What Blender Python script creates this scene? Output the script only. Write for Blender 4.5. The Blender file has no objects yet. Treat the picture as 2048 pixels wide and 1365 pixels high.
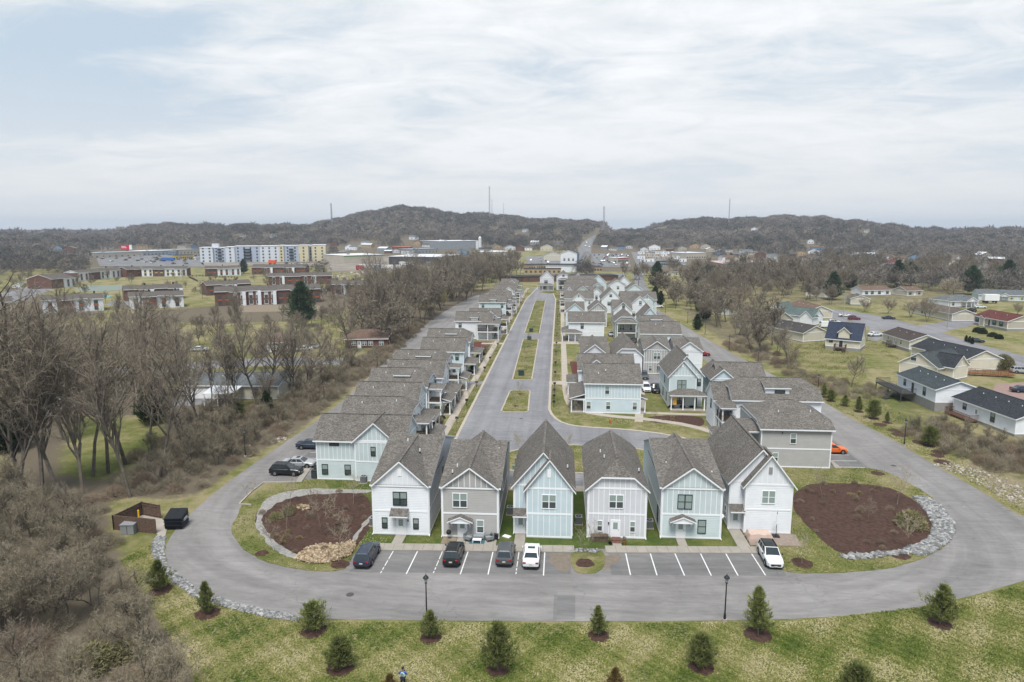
import bpy, bmesh, math, random
import numpy as np
from mathutils import Vector, Matrix
random.seed(7); RNG=np.random.default_rng(7)
SC=bpy.context.scene; COL=SC.collection
# ------------------------------------------------------------ camera, light, sky, exposure
F=1365.; CX,CY=1024.,682.5; CAMH=35.
PITCH=math.atan((CY-456)/F); YAW=math.atan((1123-CX)*math.cos(PITCH)/F)
cam=bpy.data.cameras.new("camera"); cam.sensor_width=36; cam.lens=F/2048*36; cam.clip_start=.5; cam.clip_end=40000
camo=bpy.data.objects.new("camera",cam); COL.objects.link(camo)
camo.location=(0,0,CAMH); camo.rotation_euler=(math.pi/2-PITCH,0,YAW); SC.camera=camo
SUN_EL,SUN_AZ=64.,186.   # azimuth clockwise from +Y: behind the camera, a little to its left
sun=bpy.data.lights.new("sun",'SUN'); sun.energy=1.5; sun.angle=math.radians(24); sun.color=(1,.965,.92)
suno=bpy.data.objects.new("sun",sun); COL.objects.link(suno)
suno.rotation_euler=(math.radians(90-SUN_EL),0,math.radians(180-SUN_AZ))
SC.view_settings.view_transform='Standard'; SC.view_settings.look='None'; SC.view_settings.gamma=1; SC.view_settings.exposure=1.6
SC.view_settings.use_curve_mapping=False
W=bpy.data.worlds.new("World"); SC.world=W; W.use_nodes=True
def world():
    t=W.node_tree; N=t.nodes; L=t.links; N.clear()
    def nd(ty,**k):
        n=N.new(ty)
        for a,b in k.items(): setattr(n,a,b)
        return n
    out=nd('ShaderNodeOutputWorld'); sky=nd('ShaderNodeTexSky',sky_type='NISHITA'); sky.sun_disc=False
    sky.sun_elevation=math.radians(SUN_EL); sky.sun_rotation=math.radians(SUN_AZ)
    b1=nd('ShaderNodeBackground'); b1.inputs[1].default_value=.05; L.new(sky.outputs[0],b1.inputs[0])
    tc=nd('ShaderNodeTexCoord'); sp=nd('ShaderNodeSeparateXYZ'); L.new(tc.outputs['Generated'],sp.inputs[0])
    def ma(op,a,b=None,c=None):
        n=nd('ShaderNodeMath',operation=op)
        for i,v in enumerate((a,b,c)):
            if v is None: continue
            if isinstance(v,(int,float)): n.inputs[i].default_value=v
            else: L.new(v,n.inputs[i])
        return n.outputs[0]
    z=ma('MAXIMUM',sp.outputs[2],0.0); zz=ma('ADD',z,.11)
    cb=nd('ShaderNodeCombineXYZ'); L.new(ma('DIVIDE',sp.outputs[0],zz),cb.inputs[0]); L.new(ma('DIVIDE',sp.outputs[1],zz),cb.inputs[1])
    def noise(scale,rot,loc,detail,rough,dist=0):
        mp=nd('ShaderNodeMapping'); mp.inputs['Scale'].default_value=scale; mp.inputs['Rotation'].default_value=(0,0,rot); mp.inputs['Location'].default_value=loc
        L.new(cb.outputs[0],mp.inputs[0]); n=nd('ShaderNodeTexNoise'); n.inputs['Scale'].default_value=1; n.inputs['Detail'].default_value=detail
        n.inputs['Roughness'].default_value=rough; n.inputs['Distortion'].default_value=dist; L.new(mp.outputs[0],n.inputs[0]); return n.outputs[0]
    n1=noise((.5,.72,1),-.6,(1.3,5.2,0),9,.56,.8); n2=noise((2.2,3.0,1),-.5,(8.3,4.4,0),10,.66,.9)
    s=ma('ADD',ma('MULTIPLY',n1,.64),ma('MULTIPLY',n2,.36))
    dp=nd('ShaderNodeVectorMath',operation='DOT_PRODUCT'); L.new(tc.outputs['Generated'],dp.inputs[0]); dp.inputs[1].default_value=(.05,.965,.257)
    s=ma('ADD',s,ma('MULTIPLY',ma('SUBTRACT',dp.outputs['Value'],.925),.30))
    cr=nd('ShaderNodeValToRGB'); L.new(s,cr.inputs[0]); e=cr.color_ramp.elements
    e[0].position=.375; e[0].color=(.265,.315,.365,1); e[1].position=.60; e[1].color=(.468,.472,.477,1)
    m=e.new(.43); m.color=(.312,.348,.382,1); m=e.new(.50); m.color=(.392,.408,.420,1)
    hz=nd('ShaderNodeMapRange'); L.new(z,hz.inputs[0]); hz.inputs[1].default_value=0; hz.inputs[2].default_value=.20; hz.inputs[3].default_value=.92; hz.inputs[4].default_value=0
    mx=nd('ShaderNodeMixRGB'); L.new(hz.outputs[0],mx.inputs[0]); L.new(cr.outputs[0],mx.inputs[1]); mx.inputs[2].default_value=(.385,.385,.392,1)
    b2=nd('ShaderNodeBackground'); L.new(mx.outputs[0],b2.inputs[0]); b2.inputs[1].default_value=.73
    ms=nd('ShaderNodeMixShader'); ms.inputs[0].default_value=.93; L.new(b1.outputs[0],ms.inputs[1]); L.new(b2.outputs[0],ms.inputs[2])
    L.new(ms.outputs[0],out.inputs[0])
world()
# ------------------------------------------------------------ helpers
_fw=Vector((-math.sin(YAW)*math.cos(PITCH),math.cos(YAW)*math.cos(PITCH),-math.sin(PITCH)))
_rt=Vector((math.cos(YAW),math.sin(YAW),0)); _up=_rt.cross(_fw)
def G(px,py,z=0.):     # where the sight line through a point of the photograph meets the level z
    d=_fw+_rt*((px-CX)/F)-_up*((py-CY)/F); t=(z-CAMH)/d.z
    return (d.x*t,d.y*t)
SIL=[(-400,458),(0,463),(100,466),(180,469),(240,462),(300,454),(400,454),(480,452),(560,456),(620,453),(680,440),(740,430),(800,419),(850,419),(880,427),(930,434),(980,433),(1040,437),(1100,441),(1160,446),(1200,450),(1235,459),(1265,459),(1300,453),(1380,444),(1450,441),(1550,440),(1650,441),(1700,447),(1750,454),(1800,459),(1900,461),(2048,461),(2500,461)]
RPK=1900.
def peak(az):          # az: tan of angle right of the view axis
    px=CX+F*az; xs=[a for a,b in SIL]; ys=[b for a,b in SIL]
    y=np.interp(px,xs,ys)+1.6*np.sin(px*.031)+1.3*np.sin(px*.083+1)+.8*np.sin(px*.19+2); return CAMH+(456-y)/F*RPK*np.sqrt(1+az*az)-6
def terr(X,Y):
    X=np.asarray(X,float); Y=np.asarray(Y,float)
    a=X*_fw.x+Y*_fw.y; b=X*_rt.x+Y*_rt.y; n=math.hypot(_fw.x,_fw.y); a=a/n
    r=np.hypot(X,Y); az=np.where(a>1,b/np.maximum(a,1),0); az=np.clip(az,-1.2,1.2)
    R0=820.; t=np.clip((r-R0)/(RPK-R0),0,1); s=t*t*(3-2*t)
    h=peak(az)*s; bump=(np.sin(X*.011+1.3)*np.cos(Y*.009)+.6*np.sin(X*.023-Y*.017))*4.5*np.clip(t*2,0,1)*np.clip((1-t)*3,0,1)
    t2=np.clip((r-RPK)/1500,0,1); h=h*(1-t2*t2*(3-2*t2))+bump+ t2*4
    return np.where(a>1,h,0)
def GT(px,py):         # the same on the rolling ground
    d=_fw+_rt*((px-CX)/F)-_up*((py-CY)/F); t=50.
    while t<9000:
        p=(d.x*t,d.y*t,CAMH+d.z*t)
        if p[2]<=float(terr(p[0],p[1])): return p[0],p[1],float(terr(p[0],p[1]))
        t+=6
    return p[0],p[1],0.
def put(o,name=None,label=None,cat=None,group=None,kind=None):
    if label: o['label']=label
    if cat: o['category']=cat
    if group: o['group']=group
    if kind: o['kind']=kind
    return o
def empty(name,loc,rz=0,label=None,cat=None,group=None,sc=1):
    o=bpy.data.objects.new(name,None); COL.objects.link(o); o.location=loc; o.rotation_euler=(0,0,rz); o.empty_display_size=.3
    if sc!=1: o.scale=(sc,)*3 if isinstance(sc,(int,float)) else sc
    return put(o,None,label,cat,group)
def mkobj(name,me,parent=None,loc=None,rz=0,sc=None,**k):
    o=bpy.data.objects.new(name,me); COL.objects.link(o)
    if parent: o.parent=parent
    if loc: o.location=loc
    if rz: o.rotation_euler=(0,0,rz)
    if sc: o.scale=sc
    return put(o,None,**k)
def cptree(o,parent=None):
    c=o.copy(); COL.objects.link(c)
    if parent: c.parent=parent
    for ch in o.children: cptree(ch,c)
    return c
class MB:
    def __init__(s): s.v=[]; s.f=[]; s.m=[]; s.ms=[]
    def mi(s,m):
        if m not in s.ms: s.ms.append(m)
        return s.ms.index(m)
    def poly(s,pts,m):
        b=len(s.v); s.v+= [tuple(p) for p in pts]; s.f.append(tuple(range(b,b+len(pts)))); s.m.append(s.mi(m))
    def box(s,x0,x1,y0,y1,z0,z1,m,mt=None):
        if x1<x0:x0,x1=x1,x0
        if y1<y0:y0,y1=y1,y0
        b=len(s.v); s.v+=[(x0,y0,z0),(x1,y0,z0),(x1,y1,z0),(x0,y1,z0),(x0,y0,z1),(x1,y0,z1),(x1,y1,z1),(x0,y1,z1)]
        for k,q in enumerate(((0,3,2,1),(4,5,6,7),(0,1,5,4),(1,2,6,5),(2,3,7,6),(3,0,4,7))):
            s.f.append(tuple(b+i for i in q)); s.m.append(s.mi(mt if (mt and k==1) else m))
    def prism(s,pts,t,mt,ms,mb=None):   # pts = top polygon (ccw from above), extruded down by t
        n=len(pts); b=len(s.v); s.v+=[tuple(p) for p in pts]+[(p[0],p[1],p[2]-t) for p in pts]
        s.f.append(tuple(range(b,b+n))); s.m.append(s.mi(mt))
        s.f.append(tuple(range(b+2*n-1,b+n-1,-1))); s.m.append(s.mi(mb or ms))
        for i in range(n):
            j=(i+1)%n; s.f.append((b+i,b+n+i,b+n+j,b+j)); s.m.append(s.mi(ms))
    def tube(s,p0,p1,r0,r1,n,m,cap=True):
        p0=Vector(p0); p1=Vector(p1); d=(p1-p0)
        if d.length<1e-6: return
        d.normalize(); a=d.orthogonal().normalized(); c=d.cross(a); b=len(s.v)
        for p,r in ((p0,r0),(p1,r1)):
            for i in range(n):
                t=2*math.pi*i/n; q=p+a*(math.cos(t)*r)+c*(math.sin(t)*r); s.v.append(tuple(q))
        for i in range(n):
            j=(i+1)%n; s.f.append((b+i,b+j,b+n+j,b+n+i)); s.m.append(s.mi(m))
        if cap:
            s.f.append(tuple(b+n+i for i in range(n))); s.m.append(s.mi(m)); s.f.append(tuple(b+n-1-i for i in range(n))); s.m.append(s.mi(m))
    def mesh(s,name,smooth=False):
        me=bpy.data.meshes.new(name); me.from_pydata(s.v,[],s.f)
        for m in s.ms: me.materials.append(m)
        me.polygons.foreach_set('material_index',s.m)
        if smooth: me.polygons.foreach_set('use_smooth',[True]*len(s.f))
        me.update(); return me
    def build(s,name,parent=None,smooth=False,**k):
        return mkobj(name,s.mesh(name,smooth),parent,**k)
def lin(c): return tuple(((v/255)/12.92 if v/255<=.04045 else ((v/255+.055)/1.055)**2.4) for v in c)
MATS={}
def mat(name,base,rough=.85,var=0,vscale=3.,spec=.3,metal=0,bump=0,bscale=20,lap=0,emit=None,coord='Object',base2=None,detail=4):
    if name in MATS: return MATS[name]
    m=bpy.data.materials.new(name); m.use_nodes=True; t=m.node_tree; N=t.nodes; L=t.links; p=N['Principled BSDF']
    p.inputs['Roughness'].default_value=rough; p.inputs['Metallic'].default_value=metal; p.inputs['Specular IOR Level'].default_value=spec
    p.inputs['Base Color'].default_value=(*base,1)
    tc=N.new('ShaderNodeTexCoord')
    if var or base2:
        n=N.new('ShaderNodeTexNoise'); n.inputs['Scale'].default_value=vscale; n.inputs['Detail'].default_value=detail; n.inputs['Roughness'].default_value=.6; L.new(tc.outputs[coord],n.inputs[0])
        r=N.new('ShaderNodeValToRGB'); L.new(n.outputs[0],r.inputs[0]); r.color_ramp.elements[0].position=.35; r.color_ramp.elements[1].position=.65
        b2=base2 or tuple(min(1,c*(1+var)) for c in base); b1=base if base2 else tuple(c*(1-var) for c in base)
        r.color_ramp.elements[0].color=(*b1,1); r.color_ramp.elements[1].color=(*b2,1); L.new(r.outputs[0],p.inputs['Base Color'])
    if bump:
        n=N.new('ShaderNodeTexNoise'); n.inputs['Scale'].default_value=bscale; n.inputs['Detail'].default_value=3; L.new(tc.outputs[coord],n.inputs[0])
        b=N.new('ShaderNodeBump'); b.inputs['Strength'].default_value=bump; b.inputs['Distance'].default_value=.05; L.new(n.outputs[0],b.inputs['Height']); L.new(b.outputs[0],p.inputs['Normal'])
    if lap:   # clapboards: a saw-tooth height field
        s=N.new('ShaderNodeSeparateXYZ'); L.new(tc.outputs['Object'],s.inputs[0])
        d=N.new('ShaderNodeMath'); d.operation='DIVIDE'; d.inputs[1].default_value=lap; L.new(s.outputs[2],d.inputs[0])
        f=N.new('ShaderNodeMath'); f.operation='FRACT'; L.new(d.outputs[0],f.inputs[0])
        i=N.new('ShaderNodeMath'); i.operation='SUBTRACT'; i.inputs[0].default_value=1; L.new(f.outputs[0],i.inputs[1])
        b=N.new('ShaderNodeBump'); b.inputs['Strength'].default_value=1; b.inputs['Distance'].default_value=.028; L.new(i.outputs[0],b.inputs['Height']); L.new(b.outputs[0],p.inputs['Normal'])
    if emit: p.inputs['Emission Color'].default_value=(*emit,1); p.inputs['Emission Strength'].default_value=1
    MATS[name]=m; return m
def shingle(name,c1,c2,c3):
    if name in MATS: return MATS[name]
    m=bpy.data.materials.new(name); m.use_nodes=True; t=m.node_tree; N=t.nodes; L=t.links; p=N['Principled BSDF']; p.inputs['Roughness'].default_value=.92; p.inputs['Specular IOR Level'].default_value=.15
    tc=N.new('ShaderNodeTexCoord'); br=N.new('ShaderNodeTexVoronoi'); mp=N.new('ShaderNodeMapping'); mp.inputs['Scale'].default_value=(5.5,8.,9.); L.new(tc.outputs['Object'],mp.inputs[0]); L.new(mp.outputs[0],br.inputs[0])
    br.inputs['Scale'].default_value=1.; s=N.new('ShaderNodeSeparateColor'); L.new(br.outputs['Color'],s.inputs[0])
    r=N.new('ShaderNodeValToRGB'); L.new(s.outputs[0],r.inputs[0]); e=r.color_ramp.elements; e[0].color=(*c1,1); e[1].color=(*c3,1); q=e.new(.5); q.color=(*c2,1)
    n=N.new('ShaderNodeTexNoise'); n.inputs['Scale'].default_value=.5; n.inputs['Detail'].default_value=3; L.new(tc.outputs['Object'],n.inputs[0])
    mr=N.new('ShaderNodeMapRange'); L.new(n.outputs[0],mr.inputs[0]); mr.inputs[1].default_value=.3; mr.inputs[2].default_value=.7; mr.inputs[3].default_value=.88; mr.inputs[4].default_value=1.12
    mx=N.new('ShaderNodeVectorMath'); mx.operation='SCALE'; L.new(r.outputs[0],mx.inputs[0]); L.new(mr.outputs[0],mx.inputs[3]); L.new(mx.outputs[0],p.inputs['Base Color'])
    b=N.new('ShaderNodeBump'); b.inputs['Strength'].default_value=.7; b.inputs['Distance'].default_value=.03; L.new(s.outputs[1],b.inputs['Height']); L.new(b.outputs[0],p.inputs['Normal'])
    MATS[name]=m; return m
def glassmat(name,c,rough=.08):
    m=mat(name,c,rough,spec=.6); return m
M_roof=shingle('shingle',(.082,.074,.066),(.125,.114,.102),(.185,.170,.154))
M_roofdark=shingle('shingle_dark',(.018,.02,.024),(.03,.033,.04),(.05,.055,.062))
M_roofbrown=shingle('shingle_brown',(.09,.06,.047),(.13,.088,.068),(.175,.12,.092))
M_roofred=shingle('shingle_red',(.06,.02,.018),(.10,.035,.03),(.14,.05,.045))
M_rooftan=shingle('shingle_tan',(.07,.055,.045),(.11,.09,.075),(.15,.125,.1))
M_roofgrey=shingle('shingle_grey',(.07,.08,.085),(.11,.12,.125),(.15,.16,.165))
M_white=mat('white_paint',(.72,.73,.74),.55,var=.03,vscale=1.2)
M_trim=mat('white_trim',(.78,.79,.80),.5)
def siding(n,c,lap=True): return mat(n+('_lap' if lap else '_panel'),c,.6,var=.045,vscale=.8,lap=.2 if lap else 0)
CS=dict(white=(.68,.70,.725),grey=(.37,.362,.348),ltblue=(.50,.59,.625),lavender=(.57,.575,.60),pale=(.49,.56,.565),ltgrey=(.56,.575,.585),cream=(.58,.54,.44),tan=(.42,.385,.32),beige=(.50,.465,.38),blue=(.36,.48,.58),sage=(.46,.50,.46))
M_glass=glassmat('window_glass',(.055,.07,.07)); M_blind=mat('window_blind',(.25,.31,.29),.25,spec=.6); M_black=mat('black_frame',(.012,.013,.015),.5)
M_conc=mat('concrete',(.33,.295,.255),.9,var=.10,vscale=1.2,bump=.2,bscale=9,coord='Generated' if 0 else 'Object')
M_found=mat('foundation',(.27,.26,.24),.9,var=.1,vscale=2)
M_deckwood=mat('deck_wood',(.10,.075,.055),.85,var=.25,vscale=3)
M_brick=mat('brick_red',(.13,.065,.05),.9,var=.25,vscale=6)
M_metal=mat('grey_metal',(.30,.31,.32),.45,metal=.3)
M_dark=mat('dark_metal',(.018,.019,.021),.5)
# ------------------------------------------------------------ houses
class House:
    def __init__(s,name,label,x,y,rz=0,group=None,cat='house',z=0):
        s.root=empty(name,(x,y,z),rz,label,cat,group); s.vols=[]; s.roof=None
        s.W=MB(); s.R=MB()
    def vol(s,x0,x1,y0,y1,ze,ridge,pitch,lo='white',up=None,slo='lap',sup='lap',c0=0,c1=0,ov=.38,eps=0,z0=.15,mid=3.0,roofm=None,trim=True,fnd=True,gab=None,t=.2,wall=True,bat=.61,colm=None,fz=0):
        x0-=eps;x1+=eps;y0-=eps;y1+=eps
        roofm=roofm or M_roof; up=up or lo
        ml=colm or siding(lo,CS[lo],slo=='lap'); mu=colm or siding(up,CS[up],sup=='lap'); mg=mu if gab is None else siding(up,CS[up],gab=='lap')
        B=s.W; V=dict(x0=x0,x1=x1,y0=y0,y1=y1,ze=ze,ridge=ridge,pitch=pitch); s.vols.append(V)
        if mid and mid>=ze-.3: mid=None
        if ridge=='x': a0,a1,b0,b1=y0,y1,x0,x1    # a: across the slope, b: along the ridge
        else: a0,a1,b0,b1=x0,x1,y0,y1
        am=(a0+a1)/2; hw=(a1-a0)/2; zr=ze+pitch*hw
        P=(lambda a,b,z:(b,a,z)) if ridge=='x' else (lambda a,b,z:(a,b,z))
        if wall:
            for (p,q) in (((x0,y0),(x1,y0)),((x1,y0),(x1,y1)),((x1,y1),(x0,y1)),((x0,y1),(x0,y0))):
                if mid:
                    B.poly([(*p,z0),(*q,z0),(*q,mid),(*p,mid)],ml); B.poly([(*p,mid),(*q,mid),(*q,ze),(*p,ze)],mu)
                else: B.poly([(*p,z0),(*q,z0),(*q,ze),(*p,ze)],mu if not mid and ze>3.4 and z0>2 else ml)
                if fnd and z0<2.2: B.poly([(*p,fz),(*q,fz),(*q,z0),(*p,z0)],M_found)
            for k,(bb,c) in enumerate(((b0,c0),(b1,c1))):
                if c<1:
                    if c>0: pts=[(a0,ze),(a1,ze),(am+hw*c,zr-hw*c*pitch),(am-hw*c,zr-hw*c*pitch)]
                    else: pts=[(a0,ze),(a1,ze),(am,zr)]
                    q=[P(a,bb,z) for a,z in pts]
                    if (ridge=='x')==(k==0): q=q[::-1]
                    B.poly(q,mg)
            if trim:
                cb=.075
                for (x,y) in ((x0,y0),(x1,y0),(x1,y1),(x0,y1)):
                    sx=-1 if x==x0 else 1; sy=-1 if y==y0 else 1
                    B.box(x-sx*.14,x+sx*.022,y-sy*.14,y+sy*.022,z0-.02,ze-.02,M_trim)
                for z,h in ([(z0,.2)]+([(mid-.1,.2)] if mid else [])+[(ze-.16,.2)]):
                    B.box(x0-.026,x1+.026,y0-.026,y0+.05,z,z+h,M_trim); B.box(x0-.026,x1+.026,y1-.05,y1+.026,z,z+h,M_trim)
                    B.box(x0-.026,x0+.05,y0+.051,y1-.051,z,z+h,M_trim); B.box(x1-.05,x1+.026,y0+.051,y1-.051,z,z+h,M_trim)
            def bats(face,za,zb,gable):
                lo_,hi_=(x0,x1) if face in 'SN' else (y0,y1); n=max(2,round((hi_-lo_)/bat)); st=(hi_-lo_)/n
                for i in range(1,n):
                    u=lo_+i*st; zt=zb
                    if gable:
                        c=(c0 if face in 'SW' else c1)
                        if c>=1: continue
                        zt=zr-abs(u-am)*pitch-.1; zt=min(zt,zr-hw*c*pitch-.05)
                        if zt<=za+.1: continue
                    s.fb(B,V,face,u-.035,u+.035,za,zt,0,.018,M_trim)
            for face in 'SNEW':
                isg=(face in 'SN')==(ridge=='y')
                if slo=='bb' and mid: bats(face,z0+.2,mid-.1,False)
                if sup=='bb': bats(face,(mid+.1) if mid else z0+.2,ze-.16,False)
                if isg and (gab=='bb' or (gab is None and sup=='bb')): bats(face,ze+.04,0,True)
        # roof
        R=s.R; up_=.1; e=ov; re=.32
        ends=[]
        for bb,c,sg in ((b0,c0,-1),(b1,c1,1)):
            if c>=1: ends.append((bb+sg*ov, hw+ov, (hw+ov)))     # rake pos, clip half, hip run
            elif c>0: ends.append((bb+sg*re, hw*c+.0, hw*c*.9+re))
            else: ends.append((bb+sg*re,0,0))
        (bA,hA,rA),(bB,hB,rB)=ends
        if bA+rA>bB-rB: m_=(bA+bB)/2; RA=RB=m_
        else: RA=bA+rA; RB=bB-rB
        zf=lambda a: zr-abs(a-am)*pitch+up_
        for sg in (-1,1):
            ae=am+sg*(hw+e); pts=[(ae,bA),(ae,bB)]
            if hB>0 and hB<hw+e-.01: pts.append((am+sg*hB,bB))
            pts.append((am,RB))
            if RA!=RB: pts.append((am,RA))
            if hA>0 and hA<hw+e-.01: pts.append((am+sg*hA,bA))
            q=[P(a,b,zf(a)) for a,b in pts]
            s._pr(R,q,t,roofm)
        for (b_,h_,r_,RR,sg) in ((bA,hA,rA,RA,-1),(bB,hB,rB,RB,1)):
            if h_>0: s._pr(R,[P(am-h_,b_,zf(am-h_)),P(am+h_,b_,zf(am+h_)),P(am,RR,zf(am))],t,roofm)
        if t>=.15: # ridge cap
            w=.14; R.prism([P(am-w,RA-.02,zf(am)-.015),P(am+w,RA-.02,zf(am)-.015),P(am+w,RB+.02,zf(am)-.015),P(am-w,RB+.02,zf(am)-.015)][::(-1 if ridge=='x' else 1)],-.045,roofm,roofm)
        return V
    def _pr(s,R,q,t,m):
        a=0
        for i in range(len(q)):
            j=(i+1)%len(q); a+=q[i][0]*q[j][1]-q[j][0]*q[i][1]
        if a<0: q=q[::-1]
        R.prism(q,t,m,M_trim)
    def fb(s,B,V,face,u0,u1,z0,z1,o0,o1,m):
        if face=='S': B.box(u0,u1,V['y0']-o1,V['y0']-o0,z0,z1,m)
        elif face=='N': B.box(u0,u1,V['y1']+o0,V['y1']+o1,z0,z1,m)
        elif face=='E': B.box(V['x1']+o0,V['x1']+o1,u0,u1,z0,z1,m)
        else: B.box(V['x0']-o1,V['x0']-o0,u0,u1,z0,z1,m)
    def win(s,V,face,u,z,w=.9,h=1.4,fr='w',double=False,mat_lo=None,lod=0,slit=False):
        fm=M_trim if fr=='w' else M_black; B=MB(); f=.075; a,b=u-w/2,u+w/2; T=.055
        s.fb(B,V,face,a-f,a,z-f,z+h+f,0,T,fm); s.fb(B,V,face,b,b+f,z-f,z+h+f,0,T,fm)
        s.fb(B,V,face,a,b,z-f,z,0,T+.02,fm); s.fb(B,V,face,a,b,z+h,z+h+f,0,T,fm)
        if not slit: s.fb(B,V,face,a,b,z+h/2-.028,z+h/2+.028,0,T-.008,fm)
        if double: s.fb(B,V,face,u-.055,u+.055,z,z+h,0,T-.004,fm)
        o=B.build('window',s.root); Pn=MB()
        if slit: s.fb(Pn,V,face,a,b,z,z+h,0,.02,M_glass)
        else: s.fb(Pn,V,face,a,b,z,z+h/2,0,.02,mat_lo or M_glass); s.fb(Pn,V,face,a,b,z+h/2,z+h,0,.024,M_blind)
        Pn.build('pane',o); return o
    def door(s,V,face,u,z=.15,w=.92,h=2.05,col=None,dark=False):
        B=MB(); m=M_black if dark else M_trim; s.fb(B,V,face,u-w/2,u+w/2,z,z+h,0,.03,m)
        s.fb(B,V,face,u-w/2-.11,u-w/2,z,z+h+.11,0,.05,M_trim); s.fb(B,V,face,u+w/2,u+w/2+.11,z,z+h+.11,0,.05,M_trim); s.fb(B,V,face,u-w/2,u+w/2,z+h,z+h+.11,0,.05,M_trim)
        o=B.build('door',s.root); g=MB(); s.fb(g,V,face,u-.26,u+.26,z+1.05,z+h-.18,.03,.036,M_blind if not dark else M_glass); g.build('door_window',o)
        k=MB(); s.fb(k,V,face,u+w/2-.13,u+w/2-.08,z+.95,z+1.02,.03,.09,M_dark); k.build('door_handle',o); return o
    def light(s,V,face,u,z):
        B=MB(); s.fb(B,V,face,u-.06,u+.06,z,z+.24,.0,.13,M_dark); B.build('wall_lamp',s.root)
    def hood(s,V,face,u,w,z,shed=False,proj=1.0):
        R=MB(); a,b=u-w/2,u+w/2; y=V['y0']
        if shed:
            s._pr(R,[(a,y-proj,z-.0),(b,y-proj,z-.0),(b,y-.02,z+.6),(a,y-.02,z+.6)],.14,M_roof)
        else:
            rise=.62
            for sg in (-1,1):
                e=u+sg*w/2; s._pr(R,[(e,y-proj,z),(e,y-.02,z),(u,y-.02,z+rise),(u,y-proj,z+rise)],.13,M_roof)
            R.poly([(a+.12,y-proj+.12,z-.1),(b-.12,y-proj+.12,z-.1),(u,y-proj+.12,z+rise-.16)],M_white)
            R.box(a+.35,b-.35,y-proj+.1,y-proj+.2,z-.22,z-.08,M_trim)
        o=R.build('door_hood',s.root)
        for sg in (-1,1):
            k=MB(); x=u+sg*(w/2-.42); k.box(x-.04,x+.04,y-.1,y-.0,z-.95,z-.1,M_trim); k.tube((x,y-.06,z-.85),(x,y-proj+.2,z-.16),.045,.045,4,M_trim); k.box(x-.04,x+.04,y-proj+.15,y-.02,z-.2,z-.12,M_trim)
            k.build('bracket',o)
    def vent(s,x,y,z,h=.42):
        B=MB(); B.tube((x,y,z),(x,y,z+h),.075,.075,8,M_trim); B.tube((x,y,z-.1),(x,y,z+.08),.12,.1,8,M_dark); s.vents=getattr(s,'vents',[])+[B]
    def porch(s,x0,x1,y0,y1,side,zt,zl,cols,lev=1,hip=False,floor=.3,rail=True,cw=.2,roofm=None,deckz=2.9):
        roofm=roofm or M_roof; R=MB(); o=.3
        X0,X1,Y0,Y1=x0,x1,y0,y1
        if side=='E': X1+=o; Y0-=o*.8; Y1+=o*.8
        if side=='W': X0-=o; Y0-=o*.8; Y1+=o*.8
        if side=='S': Y0-=o; X0-=o*.8; X1+=o*.8
        if side=='N': Y1+=o; X0-=o*.8; X1+=o*.8
        d=(X1-X0) if side in 'EW' else (Y1-Y0); h=d*.8 if hip else 0
        if side=='E':
            A,B_,C,D=(X0,Y0+h,zt),(X0,Y1-h,zt),(X1,Y1,zl),(X1,Y0,zl); tri=[[(X0,Y0,zl),D,A],[(X0,Y1,zl),B_,C]]
        elif side=='W':
            A,B_,C,D=(X1,Y0+h,zt),(X1,Y1-h,zt),(X0,Y1,zl),(X0,Y0,zl); tri=[[(X1,Y0,zl),D,A],[(X1,Y1,zl),B_,C]]
        elif side=='S':
            A,B_,C,D=(X0+h,Y1,zt),(X1-h,Y1,zt),(X1,Y0,zl),(X0,Y0,zl); tri=[[(X0,Y1,zl),D,A],[(X1,Y1,zl),B_,C]]
        else:
            A,B_,C,D=(X0+h,Y0,zt),(X1-h,Y0,zt),(X1,Y1,zl),(X0,Y1,zl); tri=[[(X0,Y0,zl),D,A],[(X1,Y0,zl),B_,C]]
        s._pr(R,[A,B_,C,D],.16,roofm)
        if hip:
            for q in tri: s._pr(R,q,.16,roofm)
        R.box(x0+.05,x1-.05,y0+.05,y1-.05,zl-.42,zl-.14,M_trim)
        R.build('porch_roof',s.root)
        f=MB(); f.box(x0-.02,x1+.1,y0-.1,y1+.1,0.02,floor-.05,M_conc); f.build('porch_floor',s.root)
        for (x,y) in cols:
            c=MB(); c.box(x-cw/2,x+cw/2,y-cw/2,y+cw/2,floor-.05,zl-.42,M_trim); c.box(x-cw/2-.03,x+cw/2+.03,y-cw/2-.03,y+cw/2+.03,floor-.05,floor+.15,M_trim); c.build('column',s.root)
        if lev==2:
            k=MB(); k.box(x0+.0,x1+.02,y0-.02,y1+.02,deckz-.28,deckz,M_trim,M_deckwood); k.build('balcony_floor',s.root)
            r=MB()
            def rl(p,q):
                n=max(2,int(math.hypot(q[0]-p[0],q[1]-p[1])/.16))
                for i in range(n+1):
                    x=p[0]+(q[0]-p[0])*i/n; y=p[1]+(q[1]-p[1])*i/n; r.box(x-.02,x+.02,y-.02,y+.02,deckz,deckz+.95,M_deckwood)
                a,b,c,d=min(p[0],q[0])-.03,max(p[0],q[0])+.03,min(p[1],q[1])-.03,max(p[1],q[1])+.03
                r.box(a,b,c,d,deckz+.95,deckz+1.02,M_deckwood)
            if side=='E': e=[((x1-.1,y0+.1),(x1-.1,y1-.1)),((x0+.1,y0+.1),(x1-.1,y0+.1)),((x0+.1,y1-.1),(x1-.1,y1-.1))]
            elif side=='W': e=[((x0+.1,y0+.1),(x0+.1,y1-.1)),((x0+.1,y0+.1),(x1-.1,y0+.1)),((x0+.1,y1-.1),(x1-.1,y1-.1))]
            else: e=[((x0+.1,y0+.1),(x1-.1,y0+.1)),((x0+.1,y0+.1),(x0+.1,y1-.1)),((x1-.1,y0+.1),(x1-.1,y1-.1))]
            for p,q in e: rl(p,q)
            r.build('railing',s.root)
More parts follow.
